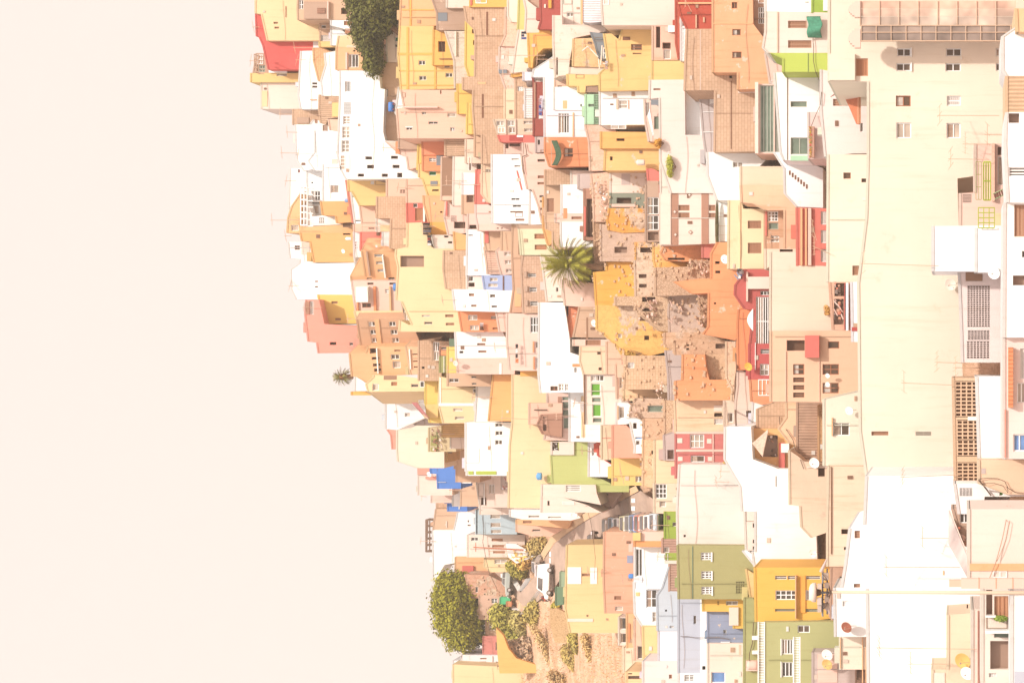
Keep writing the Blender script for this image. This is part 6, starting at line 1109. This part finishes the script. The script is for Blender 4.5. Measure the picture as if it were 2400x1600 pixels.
# ---- the mast with its radio head, close by
T('C4')
def mast():
    Y = 112.0; b = pt(2200, 745, Y); t = pt(410, 731, Y) - b; r = empty('radio_mast', b, 'tall pale radio mast with a white drum head and grey radio boxes', 'mast')
    MB().tube((0, 0, -6), t, .105, 18, .07).build('pole', mat((250, 226, 196), 'flat'), r, smooth=True)
    def P(x, y, dy=0.0): v = pt(x, y, Y) - b; v.y += dy; return v
    c = P(285, 735); f = P(222, 735); M = MB(); h = (f - c).length; rr = (P(0, 645) - P(0, 825)).length / 2
    M.lathe([(rr * .55, c.z - .03), (rr, c.z), (rr * .98, c.z + h * .5), (rr * .8, c.z + h * .85), (rr * .5, f.z), (.03, f.z + .01)], 28, c=(c.x, 0, 0)).build('drum', mat('C', 'flat'), r, smooth=True)
    n = P(330, 735); MB().tube(n, c, .13, 14, .2).build('neck', mat((120, 92, 74), 'flat'), r)
    M = MB(); M.tube(P(345, 500), P(345, 955), .045, 8).tube(P(385, 520, .2), P(385, 940, .2), .04, 8).tube(P(420, 735), P(300, 735), .06, 8).build('cross_arm', mat('U', 'metal'), r)
    for x0, x1, y0, y1, dy, cc in ((300, 340, 650, 698, -.2, (225, 205, 188)), (298, 338, 778, 845, -.2, (228, 210, 195)), (300, 336, 850, 912, -.1, (220, 200, 185)), (345, 400, 555, 625, .1, (200, 178, 160)), (350, 408, 835, 888, .1, (200, 178, 160)), (365, 405, 640, 690, -.25, (170, 148, 132)), (365, 405, 770, 815, -.25, (170, 148, 132))):
        a, c2 = P(x0, y0), P(x1, y1); MB().box(min(a.x, c2.x), dy - .12, min(a.z, c2.z), max(a.x, c2.x), dy + .12, max(a.z, c2.z)).build('radio_box', mat(cc, 'flat'), r)
    a, c2 = P(352, 470), P(362, 545); M = MB().tube(P(330, 548), P(385, 425), .1, 8, .03).tube(P(335, 935), P(350, 905), .03); M.tube(P(390, 880, .1), P(408, 930, .1), .08, 8, .05); M.build('horn', mat('f', 'flat'), r)
    M = MB()
    for k in range(9): M.path([P(340 + 6 * (k % 3), 560 + 40 * k, -.1), P(375 + 8 * (k % 2), 590 + 34 * k, -.2), P(395, 640 + 22 * k, -.1), P(425, 735, -.08)], .018, 5)
    M.build('cable_loom', mat((115, 90, 74), 'flat'), r)
mast()
def duct():
    Y = 121.0; b = pt(2230, 650, Y); r = empty('vent_duct', b, 'white boxed vent duct beside the mast', 'duct'); w_ = (pt(0, 605, Y) - pt(0, 695, Y)).length / 2
    for i, (a, c) in enumerate(((1618, 1776), (1782, 1933), (1939, 2086), (2092, 2230))):
        p0, p1 = pt(a, 650, Y) - b, pt(c, 650, Y) - b; MB().box(-w_, -w_, p1.z, w_, w_, p0.z).build('duct_section', mat('P', 'flat'), r)
        MB().box(-w_ * 1.07, -w_ * 1.07, p1.z - .05, w_ * 1.07, w_ * 1.07, p1.z).build('flange', mat((240, 195, 160), 'flat'), r)
    p = pt(1618, 650, Y) - b; q_ = pt(1508, 650, Y) - b; M = MB()
    for k in range(7): z = p.z + (q_.z - p.z) * k / 7; M.box(-w_ * .7, -w_ * .7, z, w_ * .7, w_ * .7, z + .09)
    M.tube(p, q_, w_ * .4, 12).build('louvred_cap', mat('J', 'flat'), r)
duct()
def slab(name, cat, label, pts, m, th=.06, dys=None, rails=0, part='panel', grid=None):
    """A flat panel through photo points, each with its own distance."""
    P = [pt(x, y, Y) for x, y, Y in pts]; b = P[0].copy(); P = [p - b for p in P]; n = (P[1] - P[0]).cross(P[2] - P[0]).normalized() * th; k = len(P); r = empty(name, b, label, cat)
    obj(part, P + [p + n for p in P], [list(range(k)), [k + i for i in range(k)][::-1]] + [[i, k + i, k + (i + 1) % k, (i + 1) % k] for i in range(k)], m, r)
    if grid:
        M = MB(); gx, gy = grid
        for i in range(gx + 1): t = i / gx; M.tube(P[0].lerp(P[1], t) , P[3].lerp(P[2], t), .035, 5)
        for j in range(gy + 1): t = j / gy; M.tube(P[0].lerp(P[3], t), P[1].lerp(P[2], t), .035, 5)
        M.build('frame', mat('C', 'flat'), r)
    return r
slab('solar_panel', 'solar panel', 'long tilted pinkish grey solar panel beside the huge white building', [(1512, -20, 138), (1512, 290, 138), (1690, 605, 135.5), (1690, 420, 135.5)], mat((226, 200, 190), 'glass'), .08, grid=(2, 6))
T('A3'); slab('awning', 'awning', 'maroon awning sheet on the grey tan roof shed', [(1035, 560, 247), (1085, 560, 246), (1200, 712, 244.5), (1160, 700, 246)], mat((205, 130, 125), 'cloth'), .05, part='cloth')
slab('roof_sheet', 'roof sheet', 'slanted sandy sheet leaning below the maroon awning', [(1090, 610, 246.5), (1150, 640, 245.5), (1195, 715, 244.5), (1160, 705, 246)], mat((236, 205, 165), 'rib'), .05, part='sheet')
T('C2'); slab('canopy', 'canopy', 'white half round canopy beside the barred veranda', [(1198 - 53 * math.sin(math.pi * k / 14), 1268 + 204 * k / 14 + 0, 186.8) for k in range(15)], mat('W', 'flat'), .4, part='shade_hood')
T('C3'); slab('awning', 'awning', 'cream canvas awning sagging over the ochre terrace', [(938, 808, 184.5), (940, 830, 184), (900, 1000, 181.5), (890, 1058, 181.2), (795, 935, 183)], mat((252, 236, 208), 'cloth'), .05, part='cloth')
T('C1'); slab('awning', 'awning', 'narrow white awning strip in the courtyard nook', [(225, 1065, hit(225, 1065, 203) - .6), (245, 1000, hit(245, 1000, 203) - .6), (285, 1245, hit(285, 1240, 203) - .9), (272, 1250, hit(272, 1240, 203) - .9)], mat('W', 'cloth'), .04, part='cloth')
T('D1')
def tiles():
    r = slab('tiled_roof', 'tiled roof', 'orange clay tiled roof slope beside the lizard ornament', [(165, 752, 164.5), (362, 752, 162.0), (362, 1145, 162.0), (340, 1140, 162.4), (275, 985, 163.2)], mat((248, 150, 108), 'tile'), .1, part='tiles')
    M = MB(); b = r.location
    for k in range(22):
        p = pt(372, 758 + k * 17.5, 162.0) - b; M.tube(p + Vector((0, -.12, 0)), p + Vector((0, .5, .16)), .1, 7)
    M.build('eave_tiles', mat((246, 170, 130), 'flat'), r)
    o = empty('lizard_ornament', pt(230, 850, 163.6), 'brown metal lizard ornament on the white tiled house', 'ornament'); b = o.location
    def L_(x, y): return pt(x, y, 163.6) - b
    body = [(118, 812, .02), (135, 820, .04), (150, 832, .05), (165, 842, .09), (185, 852, .12), (200, 865, .1), (185, 880, .06), (190, 893, .04), (212, 893, .025), (228, 885, .01)]
    M = MB()
    for (x0, y0, r0), (x1, y1, r1) in zip(body, body[1:]): M.tube(L_(x0, y0), L_(x1, y1), r0, 8, r1)
    for a, b2, c in (((165, 842), (140, 870), (104, 892)), ((190, 850), (196, 826), (180, 820)), ((150, 832), (150, 855), (120, 885)), ((200, 862), (215, 860), (205, 845))): M.tube(L_(*a), L_(*b2), .05, 6, .04).tube(L_(*b2), L_(*c), .05, 6, .02)
    M.build('body', mat((165, 112, 90), 'flat'), o)
    M = MB().lathe([(.01, -.02), (.11, 0), (.12, .1), (.02, .16)], 10, 'y', tuple(L_(195, 858))); M.build('head', mat((165, 112, 90), 'flat'), o)
tiles()
def gallery():
    Y = 150.0; b = pt(1800, 380, Y); r = empty('glazed_gallery', b, 'long glazed gallery of grey and tan panes on the immense yellow block', 'glazed gallery')
    def bx(x0, y0, x1, y1, d0, d1, nm, m, par=None):
        a, c = pt(x0, y0, Y) - b, pt(x1, y1, Y) - b; return MB().box(min(a.x, c.x), d0, min(a.z, c.z), max(a.x, c.x), d1, max(a.z, c.z)).build(nm, m, par or r)
    for i in range(10):
        for j, (y0, y1) in enumerate(((242, 302), (306, 378))):
            x0, x1 = 392 + i * 137, 392 + i * 137 + 130; bx(x0, y0, x1, y1, -.22, -.18, 'glass_pane', mat((186 - 14 * j, 165 - 12 * j, 150 - 10 * j), 'glass'))
    for i in range(8):
        for y0, y1, c in ((15, 85, 'J'), (88, 154, (252, 226, 200)), (158, 240, (246, 220, 198))):
            x0 = 380 + i * 178; bx(x0, y0, x0 + 170, y1, -.2, -.16, 'roof_panel', mat(c, 'glass'))
    M = MB()
    for x in [388 + 137 * i for i in range(11)]: a, c = pt(x - 3, 240, Y) - b, pt(x + 3, 382, Y) - b; M.box(min(a.x, c.x), -.3, min(a.z, c.z), max(a.x, c.x), .05, max(a.z, c.z))
    for x in [376 + 178 * i for i in range(9)]: a, c = pt(x - 2, 15, Y) - b, pt(x + 4, 240, Y) - b; M.box(min(a.x, c.x), -.28, min(a.z, c.z), max(a.x, c.x), .04, max(a.z, c.z))
    for y in (241, 304, 381): a, c = pt(378, y - 3, Y) - b, pt(1780, y + 3, Y) - b; M.box(min(a.x, c.x), -.31, min(a.z, c.z), max(a.x, c.x), .03, max(a.z, c.z))
    M.build('frame', mat((250, 214, 180), 'flat'), r)
    for y0, y1 in ((20, 165), (270, 445)):  # stepped arcs put the curved shadows on the block into shape and colour
        M = MB(); a, c = pt(285, y0, Y) - b, pt(285, y1, Y) - b; w_ = abs(a.x - c.x)
        for k in range(9):
            t0 = k / 9; t1 = (k + 1) / 9; x0 = a.x + (c.x - a.x) * t0; x1 = a.x + (c.x - a.x) * t1; z = (pt(380, 0, Y) - b).z; h = (pt(270, 0, Y) - b).z - z; M.box(min(x0, x1), -.35, z, max(x0, x1), .3, z + h * math.sin(math.pi * (.12 + .76 * (t0 + t1) / 2)))
        M.build('shadow_arc', mat((253, 232, 212), 'p'), r)
gallery()
def rails(name, cat, label, x0, y0, x1, y1, Y, c, nv, nh, rad=.02, box=False, depth=0.0):
    """A railing or open frame seen front on: posts and bars."""
    b = pt(x1, (y0 + y1) / 2, Y); r = empty(name, b, label, cat); P = lambda x, y, dy=0: pt(x, y, Y) - b + Vector((0, dy, 0)); 
    for i in range(nv + 1): y = y0 + (y1 - y0) * i / nv; MB().tube(P(x0, y), P(x1, y), rad, 6).build('post', mat(c, 'flat'), r)
    for j in range(nh + 1): x = x0 + (x1 - x0) * j / nh; MB().tube(P(x, y0), P(x, y1), rad * .9, 6).build('bar', mat(c, 'flat'), r)
    if depth:
        
        for i in range(nv + 1):
            y = y0 + (y1 - y0) * i / nv; MB().tube(P(x0, y), P(x0, y, depth), rad, 6).tube(P(x0, y, depth), P(x1, y, depth), rad, 6).build('rafter', mat(c, 'flat'), r)
    return r
T('D2')
rails('railing', 'railing', 'lime green double railing of the terrace strip', 1510, -80, 1575, 270, 138.0, (196, 206, 90), 2, 3, .05); rails('railing', 'railing', 'dark green thin frame railing in front of the lime double railing', 1440, -80, 1490, 265, 137.6, (165, 165, 95), 3, 2, .02)
rails('railing', 'railing', 'lime green lattice railing below the small stair', 1462, 340, 1610, 525, 137.8, (192, 202, 80), 4, 3, .035)
def stair():
    Y = 137.2; b = pt(1700, 220, Y); r = empty('ladder_stair', b, 'small green metal stair with dark treads between railings', 'stair'); M = MB()
    P = lambda x, y: pt(x, y, Y) - b
    M.tube(P(1598, 215), P(1705, 165), .04).tube(P(1612, 262), P(1712, 215), .04).build('stringer', mat((175, 190, 140), 'flat'), r); M = MB()
    for k in range(5): x = 1608 + k * 22; M.tube(P(x, 210 - 10 * k), P(x + 14, 255 - 10 * k), .05)
    M.build('treads', mat((130, 80, 62), 'flat'), r)
stair()
T('A2'); rails('pergola', 'pergola', 'white pergola frame on the skyline roof terrace', 568, 150, 628, 500, 243.5, 'W', 6, 2, .07, depth=2.2)
T('A1'); rails('roof_frame', 'frame', 'thin wire frame around the roof shelter on the skyline', 140, 500, 180, 660, 258, (215, 180, 150), 4, 2, .05, depth=2.0)
T('A4'); rails('pergola', 'pergola', 'dark framed open pergola on the lower skyline', 228, 70, 298, 360, 392, (140, 112, 92), 5, 2, .12, depth=2.5)
slab('roof_sheet', 'roof sheet', 'dark brown sheet roof of the lower skyline pergola', [(230, 68, 391), (250, 68, 391), (240, 355, 391), (232, 355, 391)], mat((140, 110, 90), 'flat'), .15, part='sheet')
T('B4')
def balus(label, x0, x1, y0, y1, Y, n):
    b = pt(x1, (y0 + y1) / 2, Y); r = empty('balustrade', b, label, 'balustrade', 'white balustrades of the olive house'); P = lambda x, y: pt(x, y, Y) - b
    def bx(a, c, d_): return MB().box(min(a.x, c.x), -d_, min(a.z, c.z), max(a.x, c.x), d_, max(a.z, c.z))
    bx(P(x0, y0), P(x0 + 9, y1), .13).build('top_rail', mat('W', 'flat'), r); bx(P(x1 - 9, y0), P(x1, y1), .13).build('bottom_rail', mat('W', 'flat'), r)
    M = MB(); h = P(x0 + 9, 0).z - P(x1 - 9, 0).z; z0 = P(x1 - 9, 0).z
    for i in range(n):
        x = P(0, y0).x + (P(0, y1).x - P(0, y0).x) * (i + .5) / n; rr = abs(P(0, y1).x - P(0, y0).x) / n * .33
        M.lathe([(rr * .6, z0), (rr, z0 + h * .3), (rr * .55, z0 + h * .62), (rr * .75, z0 + h * .9), (rr * .8, z0 + h)], 7, c=(x, 0, 0))
    M.build('balusters', mat('W', 'flat'), r)
balus('long white balustrade between the two olive walls', 1474, 1540, 1005, 1600, 172, 40); balus('white balustrade below the olive house windows', 1798, 1866, 1143, 1600, 162, 30)
T('C1')
def planter():
    YP = hit(1745, 1300, 174) - .4
    r = empty('flower_planter', pt(1760, 1300, YP), 'narrow wall planter of red and yellow flowers on pale pink house', 'planter'); b = r.location
    a, c = pt(1735, 1165, YP) - b, pt(1760, 1450, YP) - b; MB().box(min(a.x, c.x), -.3, min(a.z, c.z), max(a.x, c.x), .3, max(a.z, c.z)).build('box', mat((215, 165, 140), 'flat'), r)
    for nm, cc, s in (('red_flowers', (225, 110, 95), 0), ('yellow_flowers', (240, 190, 80), 1), ('leaves', (170, 165, 95), 2)):
        vs, fs = [], []
        for k in range(90):
            o = pt(random.uniform(1714, 1738), random.uniform(1165, 1450), YP) - b + Vector((0, random.uniform(-.35, .1), 0)); u = Vector((random.gauss(0, 1), random.gauss(0, 1), random.gauss(0, 1))).normalized(); v = u.orthogonal(); i = len(vs); vs += [o - u * .07, o + v * .05, o + u * .07, o - v * .05]; fs.append([i, i + 1, i + 2, i + 3])
        obj(nm, vs, fs, mat(cc, 'flat'), r)
planter()
def drape(name, label, cat, x0, y0, x1, y1, Y, c, bulge=.7, waves=3.0, part='cloth', curve=0):
    Y = hit((x0 + x1) / 2, (y0 + y1) / 2, Y) - .35
    """A hanging cloth with folds, seen front on."""
    n, m_ = 14, 22; b = pt(x1, (y0 + y1) / 2, Y); r = empty(name, b, label, cat); vs, fs = [], []
    for i in range(n + 1):
        for j in range(m_ + 1):
            s, t = i / n, j / m_; x = x0 + (x1 - x0) * s + curve * math.sin(math.pi * t); y = y0 + (y1 - y0) * t
            p = pt(x, y, Y) - b; p.y -= bulge * math.sin(math.pi * t) * (.4 + .6 * s) + .12 * bulge * math.sin(t * waves * 6.28 + s * 2) ; p.z += .06 * math.sin(t * waves * 6.28 + 1); vs.append(p)
    for i in range(n):
        for j in range(m_): a = i * (m_ + 1) + j; fs.append([a, a + 1, a + m_ + 2, a + m_ + 1])
    o = obj(part, vs, fs, mat(c, 'cloth'), r, smooth=True); sm = o.modifiers.new('thick', 'SOLIDIFY'); sm.thickness = .04
    MB().tube(vs[0], vs[m_], .03).build('rod', mat('k', 'metal'), r); return r
drape('awning', 'teal green cloth awning over the brown shuttered window', 'awning', 1692, 152, 1822, 348, 186, (92, 170, 135), .6, 1.5, curve=6)
T('B1'); drape('balcony_cloth', 'dark green cloth wrapped around the rounded peach balcony', 'cloth', 1150, 1292, 1205, 1520, 211.5, (84, 112, 84), .5, .9, curve=34)
def laundry(label, x, y0, y1, Y, cols, drop=40):
    Y = min(hit(x + drop * .5, y0 + 8, Y), hit(x + drop * .5, y1 - 8, Y), hit(x + 4, (y0 + y1) / 2, Y)) - .3
    b = pt(x, (y0 + y1) / 2, Y); r = empty('laundry_line', b, label, 'laundry line'); P = lambda x_, y_: pt(x_, y_, Y) - b; MB().tube(P(x, y0), P(x, y1), .015, 5).build('line', mat('k', 'flat'), r); n = len(cols)
    for i, c in enumerate(cols):
        a = y0 + (y1 - y0) * (i + .08) / n; e = y0 + (y1 - y0) * (i + .92) / n; dr = drop * random.uniform(.6, 1.1); vs, fs = [], []
        for s in range(5):
            for t in range(7): p = P(x + dr * s / 4, a + (e - a) * t / 6); p.y += .06 * math.sin(t * 1.9 + s) - .03; vs.append(p)
        for s in range(4):
            for t in range(6): k = s * 7 + t; fs.append([k, k + 1, k + 8, k + 7])
        o = obj('garment', vs, fs, mat(c, 'cloth'), r); o.modifiers.new('thick', 'SOLIDIFY').thickness = .03
dk = (95, 85, 82)
T('A2'); laundry('dark clothes hanging in the gap beside the amber wall', 1692, 478, 590, 231.5, [dk, (120, 115, 120), dk, (150, 150, 165), (110, 90, 84)], 72); laundry('dark and red clothes below the dark hanging clothes', 1732, 592, 690, 231, [dk, (200, 90, 90), (110, 110, 140), 'W'], 34)
T('B1'); laundry('blue and white patterned laundry in the maroon courtyard', 1030, 900, 1095, 226, [(240, 205, 205), (235, 180, 180), (110, 110, 185), (200, 205, 240), (120, 125, 200), 'W'], 36); laundry('navy clothes on the white house by the amber frame', 870, 290, 366, 230, [(70, 70, 95), (95, 95, 130), (140, 150, 210)], 45)
T('B2'); laundry('white and black clothes on the terracotta house', 490, 1395, 1465, 226.5, ['W', (235, 225, 225), (95, 85, 80), (80, 72, 70)], 36)
T('B3'); laundry('black and white clothes in the lane by the stone yard', 268, 20, 200, 220, [dk, 'W', (90, 80, 76), 'T'], 30)
T('C2'); laundry('dark blue clothes in the small laundry nook', 1070, 900, 1000, 187, [(70, 72, 100), (235, 220, 215), (150, 160, 200), (190, 120, 110)], 36)
T('B1'); laundry('grey sheets under the broken roof beams of the timber loft', 1640, 560, 640, 224, ['L', 'f', 'P'], 30)

# ---- small extra furniture of the lanes
T('C2')
def furled():
    YF = hit(866, 400, 188) - .3
    r = empty('furled_awning', pt(840, 545, YF), 'long furled dark green awning hung on the boarded white wall', 'awning'); b = r.location; M = MB(); pr = [(265, .02), (330, .1), (480, .17), (600, .16), (720, .1), (830, .02)]
    Pz = lambda y: pt(864 + (y - 545) * .004, y, YF) - b
    for (a, r0), (c, r1) in zip(pr, pr[1:]): M.tube(Pz(a), Pz(c), r0, 10, r1)
    M.build('cloth', mat((110, 100, 62), 'cloth'), r, smooth=True); MB().tube(Pz(262), Pz(832), .03).build('rod', mat('k', 'metal'), r)
furled()
def diamonds():
    for x, y, c in ((610, 222, 'K'), (620, 565, 'K'), (475, 378, 'P'), (482, 588, 'P')):
        b = pt(x, y, hit(x, y, 195.5) - .06); o = empty('wall_tile', b, dict(((222, 'brown diamond tile above the paired shutters of the patterned house'), (565, 'brown diamond tile below the paired shutters of the patterned house'), (378, 'pale diamond tile on the brown band, upper one'), (588, 'pale diamond tile on the brown band, lower one')))[y], 'wall tile')
        for s, cc, yy in ((.2, (190, 150, 130), 0.0), (.11, 'C', -.03)): obj('diamond', [(0, yy, s), (s, yy, 0), (0, yy, -s), (-s, yy, 0), (0, yy + .05, s), (s, yy + .05, 0), (0, yy + .05, -s), (-s, yy + .05, 0)], [[0, 1, 2, 3], [0, 4, 5, 1], [1, 5, 6, 2], [2, 6, 7, 3], [3, 7, 4, 0]], mat(cc, 'flat'), o)
diamonds()
def cable(label, pts, Y, rad=.03, c=(120, 95, 78)):
    P = [pt(x, y, min(hit(x, y, Y) - .15, Y + 25)) for x, y in pts]; b = P[0].copy(); M = MB().path([p - b for p in P], rad, 5); o = M.build('cable', mat(c, 'flat'), None, b); tag(o, label, 'cable')
T('C4'); cable('pair of dark cables running down the cream building', [(2040, -60), (2030, 80), (2000, 230), (1960, 380), (1930, 480), (1880, 600)], 126.5, .02, (190, 150, 120)); cable('second thin cable beside the pair on the cream building', [(2070, -60), (2062, 90), (2035, 240), (1985, 370), (1945, 450)], 126.4, .015, (190, 150, 120))
T('D3'); cable('loose black cables on the beige corner wall', [(1465, 1262), (1540, 1255), (1640, 1258), (1705, 1285), (1735, 1345), (1800, 1385), (1880, 1390)], 134.5, .02); cable('lower black cable branching from the beige corner wall', [(1465, 1270), (1500, 1310), (1540, 1360), (1580, 1415)], 134.4, .045); cable('thin cable loop beside the green door on the white yard front', [(1500, 1305), (1600, 1298), (1690, 1325), (1735, 1390), (1725, 1330)], 134.3, .015)
T('C3'); cable('thick black cable bundle down the pale ruin strip', [(650, -20), (645, 120), (655, 240), (640, 360), (635, 520), (640, 640), (648, 775)], 190.5, .07, (140, 108, 88)); cable('wavy cable across the peach plaster strip', [(1045, 690), (1050, 760), (1110, 810), (1170, 900), (1190, 980), (1240, 1090), (1270, 1170)], 181, .03)
T('A4'); cable('dark sagging cable in front of the pale blue house', [(740, -20), (752, 90), (760, 200), (750, 270), (768, 360), (790, 470), (812, 560), (880, 700)], 290, .035); cable('thin cable crossing the road towards the yellow road house', [(1700, -60), (1740, 80), (1765, 220), (1785, 420), (1775, 620)], 215, .02)
T('C1'); cable('looping black cable beside the green draped awning', [(1745, 360), (1752, 440), (1750, 560), (1770, 660), (1805, 740), (1825, 850), (1815, 960), (1770, 1060), (1730, 1160)], 181, .025)
T('B1'); cable('cracked dark downpipe between the two white houses', [(905, 1320), (915, 1380), (920, 1425), (880, 1440), (885, 1560), (895, 1600)], 221, .04)
T('B4'); cable('pipe and cable run across the slate white building', [(765, 1140), (830, 1140), (900, 1150), (1000, 1152), (1110, 1148), (1210, 1165)], 194.5, .035, (150, 140, 140)); cable('curved black cable on the olive wall beside white drums', [(1435, 1010), (1430, 1110), (1425, 1200), (1400, 1290), (1395, 1360)], 178.5, .035)
# ---- broken beams on the timber loft, poles, clutter of the open terraces
T('B1')
def beams():
    YB = hit(1600, 500, 223) - .5
    r = empty('broken_beams', pt(1600, 520, YB), 'white broken beams leaning on the grey timber loft', 'beam pile'); b = r.location; P = lambda x, y, d=0: pt(x, y, YB + d) - b
    for a, c in (((1430, 468), (1485, 425)), ((1480, 425), (1575, 525)), ((1612, 420), (1600, 600)), ((1620, 445), (1760, 448)), ((1580, 580), (1660, 590)), ((1580, 545), (1590, 640))): MB().tube(P(*a), P(*c, -.3), .06, 6).build('beam', mat('C', 'flat'), r)
beams()
def clutter(label, x0, y0, x1, y1, Y, n, cols, name='household_clutter', sz=.2):
    Y = hit((x0 + x1) / 2, (y0 + y1) / 2, Y) - .35
    r = empty(name, pt(x1, (y0 + y1) / 2, Y), label, 'clutter'); b = r.location
    for i in range(n):
        p = pt(random.uniform(x0, x1), random.uniform(y0, y1), Y) - b; s = sz * random.uniform(.5, 1.2); c = cols[i % len(cols)]; M = MB()
        if i % 3 == 0: M.lathe([(s * .5, p.z), (s * .6, p.z + s * .4), (s * .45, p.z + s * .9), (s * .5, p.z + s)], 10, c=(p.x, 0, 0)); nm = 'pot'
        elif i % 3 == 1: M.prism([(p.x - s * .6, p.z), (p.x + s * .6, p.z), (p.x + s * .5, p.z + s * .7), (p.x - s * .4, p.z + s * .8)], -s * .4, s * .4); nm = 'crate'
        else: M.tube((p.x - s, 0, p.z), (p.x + s * .6, -.1, p.z + s * random.uniform(.2, 1.6)), .05, 6); nm = 'board'
        M.build(nm, mat(c, 'flat'), r)
br = [(215, 160, 130), (120, 92, 76), 'C', (232, 140, 112), (150, 130, 118), 'P']
T('C3'); clutter('pots and boards piled on the ochre open terrace', 955, 860, 1035, 1140, 182.5, 16, [(120, 92, 76), 'C', (170, 150, 140), (215, 160, 130), (100, 80, 70)])
T('D2'); clutter('belongings crowded along the red brown terrace', 130, 1030, 225, 1440, 157.5, 26, br, sz=.24)
T('B3'); clutter('kitchen pots in the yard beside the lime house', 608, 930, 664, 1000, 216, 9, [(95, 78, 70), 'W', (165, 150, 140)]); clutter('bottles and pots in the pink grey lane', 150, 1240, 205, 1360, 222, 9, ['L', (150, 120, 105), (215, 120, 110)]); clutter('loose stones and posts around the boarded ruin', 1330, 545, 1400, 690, 212.5, 12, ['K', 'k', 'P', 'N']); clutter('white timber debris on the loose stone ruin', 1575, 350, 1640, 520, 209.5, 16, ['P', 'C', 'K'])
T('B2'); clutter('rubble bundle lying on the collapsed plaster wall', 1600, 210, 1670, 470, 211.5, 20, ['P', 'C', 'K', 'W']); clutter('rags and stones along the broken ruin tops', 1520, 60, 1680, 200, 212.5, 14, ['f', 'P', 'K'])
T('C2'); clutter('rubble and timber in the collapsed stone rooms', 130, 1160, 330, 1460, 195, 34, ['K', 'P', 'N', 'k', 'n'], sz=.24); clutter('dark thatch and rubble above the leaning wall fragment', 600, 820, 790, 960, 193, 28, ['k', 'K', 'n', 'P'], sz=.24); clutter('broken stones along the jagged rubble wall', 690, 1120, 780, 1430, 192.5, 24, ['k', 'K', 'n', 'P'], sz=.24); clutter('stones scattered on the grey washed ruin', 440, 1180, 560, 1400, 193.5, 14, ['k', 'K', 'P'], sz=.24); clutter('clothes and junk under the lemon house corner', 1060, 900, 1125, 990, 187.5, 8, [(90, 80, 80), 'W', 'b'])
T('A3'); clutter('reddish junk on the green fenced rooftop', 1230, 790, 1320, 1000, 244, 22, [(215, 150, 125), (175, 130, 108), 'C', (150, 150, 100)], sz=.24)
T('C4'); clutter('pots and pipes on the solar panel terrace', 1590, 120, 1690, 440, 133, 16, br)

# ---------------------------------------------------------------- the dusty air
def haze():
    V = MB().box(-230, -80, -60, 230, 760, 150); m = bpy.data.materials.new('dusty_air'); m.use_nodes = True; t = m.node_tree; t.nodes.clear()
    v = t.nodes.new('ShaderNodeVolumePrincipled'); v.inputs['Density'].default_value = HAZE; v.inputs['Color'].default_value = (.98, .93, .86, 1); v.inputs['Anisotropy'].default_value = 0.0
    o = t.nodes.new('ShaderNodeOutputMaterial'); t.links.new(v.outputs[0], o.inputs['Volume']); tag(V.build('haze', m), 'pale dusty haze lying over the hillside', 'haze', kind='stuff')
HAZE = 0.00032
haze()
